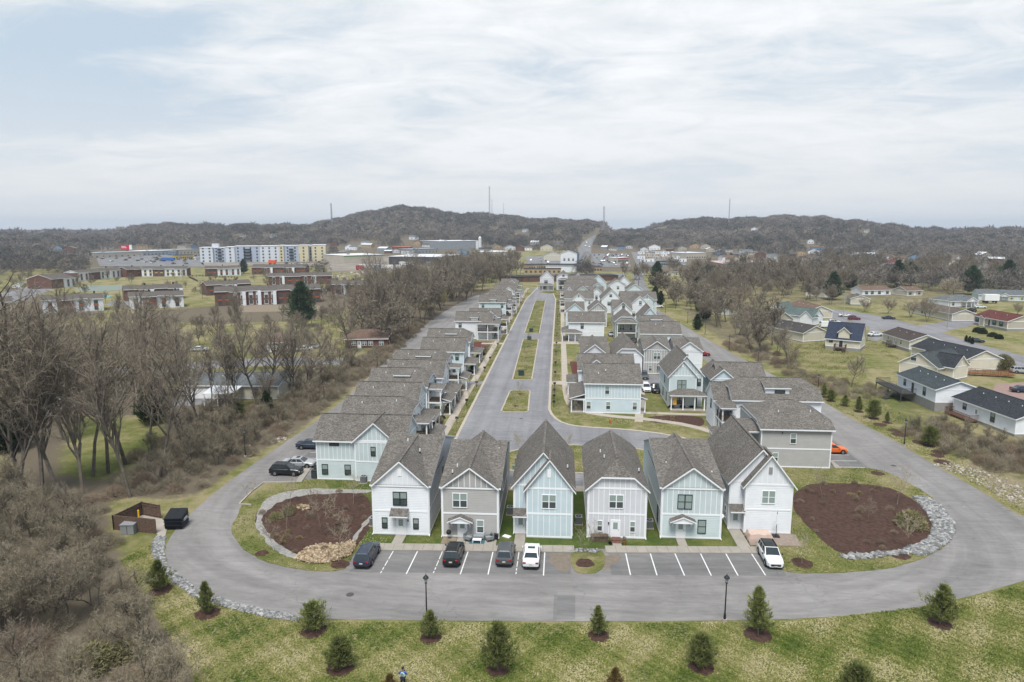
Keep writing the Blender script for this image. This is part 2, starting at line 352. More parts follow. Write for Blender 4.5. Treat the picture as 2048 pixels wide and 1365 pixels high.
    def shed_dormer(s,x0,x1,yf,yb,zf,zb,col='white',win=True):
        # front face at y=yf, roof from zf (front) back up to zb at yb
        B=MB(); zb0=zf-1.1; mcol=siding(col,CS[col],False)
        B.poly([(x0,yf,zb0),(x1,yf,zb0),(x1,yf,zf),(x0,yf,zf)],mcol)
        B.poly([(x0,yb,zb),(x0,yf,zb0),(x0,yf,zf)][::-1],mcol); B.poly([(x1,yb,zb),(x1,yf,zb0),(x1,yf,zf)],mcol)
        s._pr(B,[(x0-.2,yf-.3,zf),(x1+.2,yf-.3,zf),(x1+.2,yb,zb+.16),(x0-.2,yb,zb+.16)],.16,M_roof)
        B.build('dormer',s.root)
    def done(s):
        s.W.build('wall',s.root); r=s.R.build('roof',s.root)
        for b in getattr(s,'vents',[]): b.build('vent_pipe',r)
        return s
    def gutter(s,V,ups='SW'):
        for (x,y,sx) in ((V['x0'],V['y0'],-1),(V['x1'],V['y0'],1)):
            B=MB(); B.box(x+sx*.03,x+sx*.11,y+.05,y+.14,.25,V['ze']-.25,M_trim); B.box(x+sx*.03,x+sx*.11,y-.3,y+.12,.15,.25,M_trim); B.build('downspout',s.root)
def crossgable(h,w,D,yr,ze,pa,Da=None,**k):
    """narrow cottage: steep front gable running through, low ridge across at depth yr"""
    Da=Da or min(D-.5,yr+1.9); A=h.vol(0,w,0,Da,ze,'y',pa,ov=.08,**k); zr=ze+pa*w/2; h.W.box(.01,w-.01,Da-.02,D,.15,ze,siding(k.get('up') or k['lo'],CS[k.get('up') or k['lo']],True)); A['y1']=D
    # cross block: its own asymmetric slopes, drawn over the through gable
    R=h.R; W=h.W; e=.38; r=.32; zc=zr+.085; f=(zr-ze)/yr; g=(zr-ze)/max(.5,(D-yr))
    h._pr(R,[(-r,-e*.2,ze+.1-f*e*.2),(w+r,-e*.2,ze+.1-f*e*.2),(w+r,yr,zc),(-r,yr,zc)],.2,M_roof)
    h._pr(R,[(-r,yr,zc),(w+r,yr,zc),(w+r,D+e*.2,ze+.1-g*e*.2),(-r,D+e*.2,ze+.1-g*e*.2)],.2,M_roof)
    m=siding(k.get('up') or k['lo'],CS[k.get('up') or k['lo']],k.get('sup','lap')=='lap')
    W.poly([(-.004,0,ze),(-.004,D,ze),(-.004,yr,zr)][::-1],m); W.poly([(w+.004,0,ze),(w+.004,D,ze),(w+.004,yr,zr)],m)
    return A
YB=73.
# ---- front row, facing the car park
h=House('cottage','white clapboard cottage with black framed windows, leftmost in the front row',-21.2,72.8)
A=crossgable(h,6.45,18.8,10.1,6.05,.9,Da=9.9,lo='white',up='white',gab='bb')
h.win(A,'S',2.55+.62,3.75,1.5,1.5,'b',True); h.win(A,'S',1.32,.95,.52,1.15,'b'); h.win(A,'S',4.95,.95,.52,1.15,'b')
h.door(A,'S',3.2); h.hood(A,'S',3.15,2.1,2.75,True,1.0); h.light(A,'S',4.05,1.8); h.vent(5.2,6.9,7.6); h.vent(4.4,5.6,8.2); h.vent(2.3,8.5,8.5)
b=MB(); b.box(3.0,3.45,-.05,0,7.2,8.0,M_trim); b.build('gable_vent',h.root)
h.win(A,'E',9.5,3.6,.6,1.3,'b'); h.gutter(A); h.done()
h=House('cottage','grey beige clapboard front row cottage with patio chairs before it',-13.17,72.7)
A=crossgable(h,6.4,17.5,10.0,6.05,.75,Da=13.7,lo='grey',up='grey',gab='bb')
h.win(A,'S',2.05,3.75,1.55,1.6,'w',True); h.win(A,'S',4.35,.75,.72,1.45,'w'); h.door(A,'S',2.3); h.hood(A,'S',2.15,2.9,2.35); h.vent(1.2,4,7.0); h.vent(5.7,5,6.8); h.vent(5.8,8.2,7.7); h.vent(.9,2.2,6.9)
h.win(A,'E',6.,3.6,.6,1.2,'w'); h.gutter(A); h.done()
h=House('cottage','pale blue front row cottage with two stacked steep gables and recessed door',-5.05,73.2)
A=h.vol(0,6.65,.9,13.8,6.1,'y',1.17,'ltblue',slo='bb',sup='bb'); Bv=h.vol(1.48,6.64,0,2.6,6.08,'y',1.29,'ltblue',slo='bb',sup='bb',eps=.004)
h.win(Bv,'S',4.0,3.7,1.5,1.55,'w',True); h.door(A,'S',.75,w=.86); r=MB(); h._pr(r,[(-.1,-.25,2.7),(1.5,-.25,2.7),(1.5,.9,3.25),(-.1,.9,3.25)],.14,M_roof); r.build('door_hood',h.root)
b=MB(); b.box(3.8,4.2,-.06,-.004,7.35,8.25,M_trim); b.build('gable_vent',h.root)
h.vent(1.9,6.5,7.9); h.vent(2.15,6.0,8.2); h.vent(6.1,4.4,6.9); h.gutter(A)
h.done()
h=House('cottage','pale lavender front row cottage with clipped gable and planter by its door',3.38,73.7)
A=h.vol(0,6.5,0,15.,6.1,'y',.9,'lavender',slo='bb',sup='bb',c0=.56,c1=.9)
h.win(A,'S',3.15,3.75,1.5,1.5,'w',True); h.win(A,'S',1.35,.95,.5,1.2,'w',mat_lo=M_glass); h.win(A,'S',5.05,.95,.5,1.2,'w'); h.door(A,'S',3.12); h.light(A,'S',2.35,1.8)
h.vent(1.7,7.4,7.7); h.vent(2.0,4.6,8.0); h.vent(6.0,3.6,6.8); h.gutter(A); h.done()
h=House('cottage','pale sea green front row cottage with black windows and gabled door hood',11.7,74.2)
A=crossgable(h,6.65,17.5,10.6,6.1,.74,Da=12.6,lo='pale',up='pale',slo='lap',sup='bb')
h.win(A,'S',2.55,3.7,1.5,1.6,'b',True,M_blind); h.win(A,'S',4.55,.85,.8,1.5,'b',mat_lo=M_blind); h.door(A,'S',2.2); h.hood(A,'S',2.3,2.9,2.45); h.light(A,'S',3.1,1.8)
h.vent(1.1,5,7.0); h.vent(5.9,8.3,7.6); h.vent(6.1,3.2,6.6); h.win(A,'W',2.8,1,.7,1.7,'b'); h.gutter(A); h.done()
h=House('cottage','white cottage with two stacked steep gables, rightmost in the front row',19.95,76.2)
A=h.vol(0,6.8,.9,15.,6.1,'y',1.12,'white',slo='lap',sup='lap',gab='bb'); Bv=h.vol(1.5,6.79,0,2.6,6.08,'y',1.3,'white',gab='bb',eps=.004)
h.win(Bv,'S',4.1,3.8,1.4,1.45,'w',True,M_blind); h.door(A,'S',.75,w=.86); r=MB(); h._pr(r,[(-.1,-.2,2.7),(1.6,-.2,2.7),(1.6,.9,3.25),(-.1,.9,3.25)],.14,M_roof); r.build('door_hood',h.root)
b=MB(); b.box(3.95,4.35,-.06,-.004,7.3,8.1,M_metal); b.build('gable_vent',h.root)
h.win(A,'W',2.6,.9,.7,1.4,'w'); h.vent(1.7,6.4,7.6); h.vent(2.2,7.4,8.1); h.win(A,'W',9,3.7,.6,1.2,'w'); h.gutter(A); h.done()
# ---- first house of the left row (side on, behind the front row)
h=House('row_house','pale blue green side-on house with narrow slit window, beside the left car park',-33.8,89.3)
A=h.vol(0,12.6,0,7.2,6.05,'x',.72,'pale',slo='lap',sup='bb'); Cg=h.vol(5.6,11.2,-.35,5,6.05,'y',.9,'pale',slo='lap',sup='bb')
h.win(A,'S',1.15,.95,.75,1.35,'b'); h.win(A,'S',4.4,.95,.75,1.35,'b'); h.win(A,'S',2.6,5.15,1.2,.28,'b',slit=True); h.win(Cg,'S',8.2,3.9,.55,1.2,'b')
h.vent(5.4,2.4,7.4); h.porch(12.6,15.4,.4,6.8,'E',3.6,2.9,[(15.2,.6),(15.2,3.6),(15.2,6.6)],1,True); h.done()
# ---- left row along the main street: (ridge y, x left, x right, kind, colour, wall phrase)
LR=[(103.5,-33.6,-22.8,'hip','white'),(113.7,-34.6,-23.9,'gable','pale'),(125.9,-35.6,-24.6,'dormer','ltblue'),(133.9,-34.2,-23.1,'gable','white'),(145.4,-35.8,-24.2,'dormer','lavender'),(162.5,-33.2,-22.9,'gable','ltblue'),(177.2,-34.6,-23.4,'dormer','white')]
desc=['hip-ended roof and deep two-storey porch','plain gabled roof hiding most of its walls','shed dormer on its roof and a two-storey porch','white gable end above the street','shed dormer and hipped street end','pale blue side wall','long hipped roof with shed dormer, next to a red bed']
ordn=['second','third','fourth','fifth','sixth','seventh','eighth']
for i,(yr,xa,xb,kd,col) in enumerate(LR):
    hd=3.9; h=House('row_house','%s left row house, with %s'%(ordn[i],desc[i]),xa,yr-hd,group='left row houses'); w=xb-xa
    c1=0 if kd=='gable' else .55
    A=h.vol(0,w,0,2*hd,6.05,'x',.66,col,slo='lap',sup='bb' if i%2 else 'lap',c1=c1,bat=.7)
    if kd=='dormer': h.shed_dormer(w*.42,w*.68,1.7,3.6,7.7,8.35,col)
    h.vent(w*.25,hd-1.3,8.0-.3); h.vent(w*.75,hd-1.0,8.0)
    two=i in(0,2,4); pw=2.6
    h.porch(w,w+pw,.5 if two else .4,2*hd-3.2 if two else 2*hd-.4,'E',6.1 if two else 3.7,5.5 if two else 2.95,[(w+pw-.15,.65),(w+pw-.15,hd*.75 if two else hd),(w+pw-.15,(2*hd-3.4) if two else 2*hd-.6),(w+.2,.65)],2 if two else 1,True,rail=two)
    if two: h.porch(w+pw,w+pw+1.5,1.5,2*hd-.3,'E',3.4,2.9,[(w+pw+1.4,1.7),(w+pw+1.4,hd),(w+pw+1.4,2*hd-.5)],1,False)
    for u in (1.6,hd,2*hd-1.6): h.win(A,'E',u,3.9,.7,1.3,'w' if i%2 else 'b')
    h.win(A,'S',w-1.6,3.9,.7,1.3,'b'); h.win(A,'S',w-2.4,1,.7,1.3,'b'); h.win(A,'E',2*hd-1.4,1,.8,1.4,'w'); h.door(A,'E',2.4); h.done()
# far part of the left row, side walls in view
def rowfar(name,label,x,y,w,d,col,c1=0,porch=None,dorm=False,gable=False,sup='lap',ze=6.05):
    h=House(name,label,x,y,group='left row houses'); A=h.vol(0,w,0,d,ze,'x',.62,col,sup=sup,slo='lap',c1=c1)
    if gable: h.vol(w-4.8,w-.8,-.3,d/2,ze,'y',.9,col,sup='bb',slo='lap')
    if dorm:
        b=MB(); x0=w*.42; x1=x0+2.2; m=siding(col,CS[col]); b.box(x0,x1,-.04,1.6,ze-.4,ze+.95,m); b.build('dormer',h.root); h._pr(h.R,[(x0-.3,-.35,ze+1.0),(x1+.3,-.35,ze+1.0),(x1+.3,2.4,ze+1.65),(x0-.3,2.4,ze+1.65)],.16,M_roof)
    if porch==2:
        h.porch(w-4.6,w+2.2,-2.2,0,'S',6.,5.4,[(w-4.5,-2.1),(w-1.2,-2.1),(w+2.1,-2.1)],2,True); h.porch(w,w+2.2,0.35,d-.4,'E',6.,5.4,[(w+2.1,d/2),(w+2.1,d-.5)],2,True)
    elif porch==1: h.porch(w,w+2.4,.3,d-.3,'E',6.,5.3,[(w+2.3,.45),(w+2.3,d/2),(w+2.3,d-.5)],2,True)
    for u in (1.5,w-1.5): h.win(A,'S',u,3.9 if dorm else 1.1,.8,1.2,'b')
    h.win(A,'S',2.4,2.1,1.2,.3,'b',slit=True); h.win(A,'E',1.6,3.9,.7,1.3,'w'); h.win(A,'E',d-1.6,3.9,.7,1.3,'w'); h.win(A,'E',1.4,1,.7,1.3,'b'); h.door(A,'E',d/2); h.vent(w*.6,d*.35,8); h.done()
rowfar('row_house','white two-storey house with wrap-around double porch above the red mulch bed in the left row',-33.2,212.6,11.7,7.6,'white',.5,2,True)
rowfar('row_house','house with small gable behind the white double porch house in the left row',-30.2,222.5,10.2,7.4,'pale',0,1,False,True,'bb')
rowfar('row_house','light blue tall side wall house standing after the gap in the left row',-32.2,267.8,10.6,7.6,'ltblue',0,1,True)
rowfar('row_house','pale house just behind the light blue one in the far left row',-29.6,279.5,9,7.4,'ltgrey',.5,1,False,False)
rowfar('row_house','grey roofed house with hipped end in the far left row, third after the gap',-30.8,293.5,9,7.4,'white',.5,1,False,False)
rowfar('row_house','white gabled house in the far left row, fourth after the gap',-31.2,317.5,9.7,7.6,'white',0,1,False,True)
rowfar('row_house','pale lavender house in the far left row, second from its far end',-30.4,333.0,8.7,7.4,'lavender',.5,1,False,False)
rowfar('row_house','last house at the far end of the left row, with a small white dormer gable',-31.3,357.5,8.6,7.6,'pale',.5,1,False,True)
# ---- centre block, right of the main street
h=House('row_house','large pale blue side on house with long shed porch at the street curve',4.85,127.0)
A=h.vol(0,10.5,0,11.4,6.05,'x',.45,'ltblue',slo='lap',sup='bb'); h.win(A,'S',4.15,3.9,.75,1.5,'w'); h.win(A,'S',.7,.95,.75,1.4,'w'); h.win(A,'S',4.4,.95,.75,1.4,'w'); h.win(A,'S',9.4,.95,.75,1.4,'w'); h.vent(2.6,2.4,7.2); h.vent(4,3.2,7.6)
h.porch(-2.7,0,-.0,11,'W',3.9,3.0,[(-2.55,.1),(-2.55,3.6),(-2.55,7.2),(-2.55,10.8),(-.2,.1)],1,False); h.porch(10.5,11.5,.5,2.8,'E',3.4,3.0,[(11.4,.7)],1,False); h.done()
h=House('row_house','house with a tiny roof gable right behind the large pale blue house',3.9,138.8)
A=h.vol(0,11.3,0,9.0,6.1,'x',.56,'white',slo='lap',sup='lap'); h.vol(2.2,5.0,-.2,4.5,7.2,'y',.75,'white',sup='bb',slo='bb',z0=6.2,mid=None,fnd=False); h.win(A,'W',1.5,3.9,.7,1.3,'w')
h.porch(-2.2,0,2,9,'W',3.7,3.0,[(-2.1,2.2),(-2.1,5.5),(-2.1,8.8)],1,True); h.done()
def cott(label,x,y,w,D,col,typ,pitch=.78,sup='lap',yr=None,c0=0,ze=6.05,wins=(),door=None,hood=None,fr='w',name='cottage',side='',gab=None,slo='lap',group='centre block houses',c1=0):
    h=House(name,label,x,y,group=group)
    if typ=='cross': A=crossgable(h,w,D,yr or D*.55,ze,pitch,lo=col,up=col,slo=slo,sup=sup,gab=gab)
    else: A=h.vol(0,w,0,D,ze,'y',pitch,col,slo=slo,sup=sup,c0=c0,c1=c1,gab=gab)
    for u,z,ww,hh,dd in wins: h.win(A,'S',u,z,ww,hh,fr,dd)
    if door is not None: h.door(A,'S',door)
    if hood: h.hood(A,'S',*hood)
    h.vent(w*.25,D*.3,ze+pitch*w*.2); h.vent(w*.78,D*.45,ze+pitch*w*.17)
    if 'E' in side: h.win(A,'E',D*.3,3.7,.7,1.3,fr); h.win(A,'E',D*.6,3.7,.7,1.3,fr)
    if 'W' in side: h.win(A,'W',D*.3,3.7,.7,1.3,fr); h.win(A,'W',D*.6,1.1,.7,1.3,fr)
    return h,A
h,A=cott('pale grey gabled cottage with white vent beside the dark red mulch bed',4.9,156.0,6.2,17,'lavender','cross',.78,yr=11.8); h.done()
h,A=cott('cottage with clipped front gable in the middle of the centre block',12.6,156.6,6.3,16,'white','y',.88,c0=.5); h.done()
h,A=cott('grey board and batten cottage with gabled door hood, near the small car court',20.2,163.6,6.0,12,'grey','cross',.7,sup='bb',slo='bb',yr=6.5,wins=((3.1,3.8,1.5,1.5,True),(1.6,.9,.7,1.3,False)),door=4.4,hood=(4.4,2.6,2.4),gab='lap'); h.done()
h,A=cott('white clapboard cottage right of the grey batten one, before a red car',27.6,162.4,6.2,12,'white','cross',.72,yr=6.8,wins=((2.0,3.5,1.6,1.7,True),(4.6,.9,.6,1.3,False)),fr='b',side='W'); h.done()
# pale house with front porch facing the camera
h=House('row_house','pale green blue steep gabled house with orange flag on its porch',21.4,132.2,group='centre block houses')
A=h.vol(0,6.6,1.0,13,6.6,'y',1.12,'pale',sup='lap',slo='lap',gab='bb'); Bv=h.vol(0.0,5.2,.0,2.5,6.58,'y',1.12,'pale',sup='lap',gab='bb',eps=.005)
h.win(Bv,'S',2.4,3.9,1.6,1.7,'b',True,M_blind); h.win(A,'S',5.9,4.4,.6,1.3,'b'); h.door(A,'S',5.2,dark=True); h.win(Bv,'S',2.1,.9,1.7,1.4,'b',True)
h.porch(0,6.6,-2.3,0,'S',4.0,3.2,[(.15,-2.2),(2.4,-2.2),(4.6,-2.2),(6.45,-2.2)],1,True); h.win(A,'W',3,.9,.7,1.6,'b'); h.win(A,'W',6,3.9,.7,1.4,'b'); h.win(A,'W',7.5,.9,.7,1.6,'b')
b=MB(); b.box(2.3,2.6,-.07,-.01,8.2,9.0,M_trim); b.build('gable_vent',h.root); h.done()
h=House('row_house','pale blue house with brown roof turned side-on, next to the right alley road',29.6,133.0,group='centre block houses')
A=h.vol(1.5,10.2,0,7.6,6.1,'x',.62,'ltblue',sup='lap'); h.vol(0,4.2,-.6,9,6.1,'y',.85,'ltblue'); h.win(A,'S',5.5,4.1,.8,1.3,'w'); h.win(A,'S',8.5,4.1,.8,1.3,'w'); h.done()
h=House('row_house','white house with shed dormer and a white second-floor gable, behind the large grey one',29.6,115.6,group='right row houses')
A=h.vol(.0,14.6,0,9.6,6.2,'x',.58,'white',c0=.5,c1=.5); h.vol(-2.6,2.2,2.2,8.4,5.6,'x',.75,'white',sup='bb',gab='bb'); h.shed_dormer(5.6,9.6,1.2,3.9,8.0,8.7,'white'); D0=dict(A); D0['y0']=1.18; h.win(D0,'S',8.,7.1,1.6,.42,'b',slit=True)
h.win(h.vols[1],'W',5.,3.4,.7,1.5,'b'); h.win(A,'W',1.2,3.6,.5,1.5,'b'); h.vent(8.4,3.6,8.3)
h.porch(-2.4,0,-2.6,2.1,'W',6.0,5.3,[(-2.25,-2.4),(-2.25,.0),(-2.25,1.9)],2,True); h.done()
h=House('row_house','large grey clapboard house with hipped roof at the right corner, beside the orange car',29.6,98.9,group='right row houses')
A=h.vol(0,10.1,0,12.0,6.1,'x',.46,'grey',c0=.72,c1=.72); h.win(A,'S',4.6,3.85,.75,1.4,'w'); h.win(A,'S',2.2,1.0,.7,1.3,'w'); h.vent(3.2,3.0,7.6); h.vent(8.0,3.4,7.6); h.light(A,'S',3.0,5.3)
h.porch(-2.6,0,1.0,7.2,'W',6.1,5.3,[(-2.45,1.2),(-2.45,4.1),(-2.45,7.0)],2,True); h.porch(-5.2,-2.7,4.8,11.0,'W',3.7,2.95,[(-5.05,5.0),(-5.05,7.6),(-5.05,10.6),(-2.9,5.0)],1,True); h.done()
# small gabled porch roof of the house at the corner
h=House('row_house','long white side on house with columned wrap porch, halfway up the centre block',2.6,211.8,group='centre block houses')
A=h.vol(0,11.0,0,8.6,6.1,'x',.6,'white'); h.win(A,'S',4.2,4.0,.8,1.5,'b'); h.vent(2.6,2.2,7.6); h.vent(4.3,2.8,7.8)
h.porch(-2.0,4.0,-2.6,0,'S',3.8,3.0,[(-1.9,-2.5),(.0,-2.5),(2.0,-2.5),(3.9,-2.5)],1,True); h.porch(-2.0,0,0.3,8.3,'W',3.8,3.0,[(-1.9,3.),(-1.9,6.),(-1.9,8.)],1,False); h.done()
h=House('row_house','pale grey house with clipped gable above an upstairs balcony, centre block',17.3,214.0,group='centre block houses')
A=h.vol(0,6.5,0,11,6.2,'y',.85,'sage',c0=.55,sup='lap'); h.porch(.3,6.2,-2.4,0,'S',6.6,5.9,[(.4,-2.3),(6.1,-2.3)],2,True); h.win(A,'S',2,3.2,1.4,1.9,'w',True); h.win(A,'S',4.8,3.2,.8,1.9,'w'); h.win(A,'W',4,3.6,.7,1.3,'w'); h.done()
h=House('pavilion','small brown hip-roofed open pavilion between the centre block houses',22.2,190.5,cat='pavilion')
h.vol(0,3.6,0,3.6,2.9,'y',.7,'white',c0=1,c1=1,wall=False)
for x,y in ((.1,.1),(3.5,.1),(.1,3.5),(3.5,3.5)):
    c=MB(); c.box(x-.1,x+.1,y-.1,y+.1,0,2.9,M_trim); c.build('column',h.root)
c=MB(); c.box(-.2,3.8,-.2,3.8,.0,.12,M_conc); c.build('floor',h.root); h.R.build('roof',h.root)
for k,(x,y,w,d,col,lb,cc) in enumerate([(22.4,189.6,10.9,9.,'white','long plain brown roofed house just behind the grey batten cottage',0),(24.2,203.4,9.6,9.,'white','house with shed dormer directly behind the long brown roof by the right alley',.5)]):
    h=House('row_house',lb,x,y,group='right row houses'); A=h.vol(0,w,0,d,6.1,'x',.6,col,c1=cc); h.vent(w*.4,d*.35,8); h.vent(w*.6,d*.25,7.6)
    if k: h.shed_dormer(w*.3,w*.62,1.6,3.8,8.,8.5,col)
    h.win(A,'W',1.5,3.8,.7,1.4,'b'); h.win(A,'W',d-1.5,3.8,.7,1.4,'b'); h.done()
for a in [
 ('white board and batten gabled house with one black attic window, in the far centre block',18.9,243.4,6.4,14,'white','cross',.92,'bb',8,((3.4,6.7,.8,1.7,False),(2.6,3.2,1.3,1.4,True)),'b','W','bb'),
 ('white gabled house with black windows beside the far right alley',26.6,262.5,7.0,13,'white','y',.95,'lap',None,((3.8,5.8,.8,1.5,False),(1.4,1.6,.9,1.6,False)),'b','E',None),
 ('pale blue house with steep little gable half hidden behind the shed dormer roof',25.8,222.,6.2,12,'ltblue','y',1.1,'bb',None,((3.6,3.7,1.2,1.4,False),),'w','','bb'),
 ('pale blue gabled cottage with one grey window beside the far sidewalk',1.9,240.5,6.3,12,'ltblue','cross',.85,'bb',6,((3.6,3.9,1.,1.9,False),),'w','W','bb'),
 ('grey beige board and batten gabled cottage in the far centre block',10.2,243.,6.3,12,'grey','y',.85,'bb',None,((3.2,3.9,.8,2.0,True),),'w','','bb'),
 ('white gabled cottage with square attic window and dark porch in the far centre block',16.9,283,8.,14,'white','y',.95,'lap',None,((3.7,6.9,.9,1.0,False),(3.6,3.4,2.2,1.4,True)),'b','W',None),
 ('white narrow gabled cottage far back in the centre block',12.9,305.,6.,12,'white','cross',.9,'lap',6,((3,3.8,.9,1.4,False),),'b','W','lap'),
 ('pale blue gabled house far back beside the big side-on roofs',13.9,330.,7.2,12,'ltblue','y',.8,'lap',None,((3.4,4.2,.9,1.3,False),),'w','W',None),
 ('pale grey arched gable house far back in the centre block',6.2,311.,7.4,12,'sage','y',.75,'lap',None,((3.6,4.,1.,1.2,False),),'w','','bb'),
 ('white gabled house with lean-to at the far right of the block',24.2,352.,9.,11,'white','y',.6,'lap',None,((5,4.,1.2,1.6,False),),'w','W',None),
 ('pale grey gabled house with grey gable panel at the far right corner',31.5,328.,7.2,11,'pale','y',.72,'lap',None,((3.8,2.9,2.4,1.3,True),),'b','','bb'),
 ('white house with tall gable window at the very back right of the block',30.2,368.,7.,11,'white','y',1.0,'lap',None,((3.,3.9,1.3,2.0,False),),'w','W',None),
 ('tall white gabled house with pale blue gable at the back of the block',16.,372.,8.5,11,'ltblue','y',.85,'lap',None,((4,4.,1.,1.3,False),),'w','','bb')]:
    lb,x,y,w,D,col,typ,pt,sup,yr,wins,fr,side,gab=a
    h,A=cott(lb,x,y,w,D,col,typ,pt,sup=sup,yr=yr,wins=wins,fr=fr,side=side,gab=gab); h.done()
for lb,x,y,w,d,col,gx in [('side-on white house with a white batten gable, far centre block beside the sidewalk',1.7,283.5,11.8,9,'white',(3.2,8.2)),('wide side-on brown roof with pale blue wall beside the far right alley',24.6,281.5,14.5,9.2,'pale',(8.2,13.0)),('side-on house with two small white gables near the far end of the street',1.8,322.,9.,9,'white',(1,3.4)),('long side-on brown roof near the far end of the block',2.9,345.,15.,9.5,'ltgrey',None),('brown roof with shed dormer at the far end of the block',4.,372.,16,10,'white',(.5,3.5))]:
    h=House('row_house',lb,x,y,group='centre block houses'); A=h.vol(0,w,0,d,6.1,'x',.6,col)
    if gx: V=h.vol(gx[0],gx[1],-.4,d/2,6.1,'y',.85,col,sup='bb'); h.win(V,'S',sum(gx)/2,6.6,.6,.9,'w')
    h.win(A,'S',w-1.6,3.8,.8,1.4,'w'); h.win(A,'S',1.4,1,.8,1.4,'b'); h.porch(-2.,0,.3,d-.3,'W',5.9,5.2,[(-1.9,.4),(-1.9,d/2),(-1.9,d-.5)],2,True); h.vent(w*.5,d*.3,7.8); h.done()
# three white houses facing down the street from its far end
h=House('row_house','white gabled house with wide columned porch closing the far end of the street, left one',-13.4,388,group='houses closing the street'); A=h.vol(1.6,9.3,0,11,7.2,'y',.95,'lavender',sup='lap',gab='bb'); h.win(A,'S',5,4.1,1.8,1.5,'b',True); h.porch(0,9.3,-2.2,0,'S',3.9,3.1,[(.1,-2.1),(3.2,-2.1),(6.2,-2.1),(9.2,-2.1)],1,True); h.win(A,'S',4,.9,2.,1.4,'b',True); h.done()
h=House('row_house','tall white house with stacked double balconies closing the far end of the street, middle one',-2.4,389,group='houses closing the street'); A=h.vol(0,7.6,0,11,7.4,'y',.85,'white',c0=.5); h.porch(.8,7,-2.2,0,'S',6.9,6.3,[(.9,-2.1),(6.9,-2.1)],2,True); h.win(A,'S',3.8,7.7,1.,1.,'b'); h.win(A,'S',3.8,3.4,3.2,1.7,'b',True); h.win(A,'S',3.6,.8,3.2,1.7,'b',True); h.done()
h=House('row_house','narrow white gabled house closing the far end of the street, right one',7.2,389,group='houses closing the street'); A=h.vol(0,4.9,0,11,6.9,'y',1.1,'white'); h.win(A,'S',2.6,4.,1.1,2.0,'b'); h.porch(0,4.9,-1.8,0,'S',3.8,3.1,[(.1,-1.7),(4.8,-1.7)],1,True); h.done()
# ------------------------------------------------------------ neighbourhood on the right
def between(L,R,z):
    a=G(L[0],L[1],z); b=G(R[0],R[1],z); return a[0],a[1],math.atan2(b[1]-a[1],b[0]-a[0]),math.hypot(b[0]-a[0],b[1]-a[1])
def ranch(label,L,R,D,ze,ridge,pitch,col,rm,z0=.5,wins=(),door=None,fr='b',c0=0,c1=0,lo=None,name='bungalow',group=None,vents=2,face='S',w=None,extra=None,sdoor=False):
    x,y,rz,ww=between(L,R,ze); w=w or ww
    h=House(name,label,x,y,rz,group=group); A=h.vol(0,w,0,D,ze,ridge,pitch,col,z0=z0,mid=None,roofm=rm,c0=c0,c1=c1,bat=2)
    for f,u,z,a,b,d in wins: h.win(A,f,u*(w if f in 'SN' else D),z,a,b,fr,d)
    if door is not None: h.door(A,'S',door*w,z=z0,dark=sdoor)
    for k in range(vents):
        px=(k+1)/(vents+1); 
        if ridge=='x': h.vent(w*px,D*.34,ze+pitch*D*.34-.05,.3)
        else: h.vent(w*.34,D*px,ze+pitch*w*.34-.05,.3)
    if extra: extra(h,A,w)
    h.done(); return h
def deck(h,x0,x1,y0,y1,z,m=M_deckwood,rail=True,stairs=None):
    B=MB(); B.box(x0,x1,y0,y1,z-.2,z,m); B.build('deck',h.root)
    for x in (x0+.1,x1-.1,(x0+x1)/2):
        for y in (y0+.1,): 
            p=MB(); p.box(x-.07,x+.07,y-.07,y+.07,-.3,z-.2,m); p.build('deck_post',h.root)
    if rail:
        r=MB(); 
        for (a,b,c,d) in ((x0,x1,y0,y0+.06),(x0,x0+.06,y0,y1),(x1-.06,x1,y0,y1)):
            r.box(a,b,c,d,z+.9,z+.98,m); n=int(max(b-a,d-c)/.22)
            for i in range(n+1):
                x=a+(b-a)*i/max(n,1) if b-a>d-c else (a+b)/2; y=c+(d-c)*i/max(n,1) if d-c>b-a else (c+d)/2; r.box(x-.02,x+.02,y-.02,y+.02,z,z+.9,m)
        r.build('railing',h.root)
    if stairs:
        x,n,wd=stairs; s=MB()
        for i in range(n):
            yy=y0-.28*(i+1); zz=z-(i+1)*z/(n+1); s.box(x,x+wd,yy,yy+.3,zz-.06,zz,m)
        s.tube((x,y0,z-.1),(x,y0-.28*n,.0),.06,.06,4,m); s.tube((x+wd,y0,z-.1),(x+wd,y0-.28*n,.0),.06,.06,4,m)
        s.tube((x,y0,z+.9),(x,y0-.28*n,.9),.04,.04,4,m); s.tube((x+wd,y0,z+.9),(x+wd,y0-.28*n,.9),.04,.04,4,m); s.build('stairs',h.root)
def ex1(h,A,w):
    V=h.vol(w*.36,w*.68,-.05,4,5.4,'y',.9,'cream',z0=3.6,mid=None,roofm=M_roofdark,fnd=False,trim=False); deck(h,w*.3,w*.62,-2.6,0,1.0,stairs=(w*.56,4,.9))
ranch('white house with steep dark blue roof, gable dormer and small grey deck',(1652,675),(1721,681),8,3.4,'x',1.05,'cream',shingle('shingle_navy',(.022,.028,.045),(.035,.045,.07),(.05,.06,.09)),.9,[('S',.15,2.1,.9,.8,False)],.45,extra=ex1,sdoor=True,vents=1)
ranch('cream bungalow with long plain brown roof, between the dark blue roofed house and the street',(1766,666),(1820,682),9,3.3,'x',.38,'cream',shingle('shingle_umber',(.04,.03,.028),(.06,.047,.043),(.08,.065,.06)),.8,[('S',.22,1.9,.7,1.1,False),('S',.7,1.5,.8,1.3,False)],.45,fr='w',vents=3,extra=lambda h,A,w:deck(h,w*.35,w*.55,-1.6,0,.9))
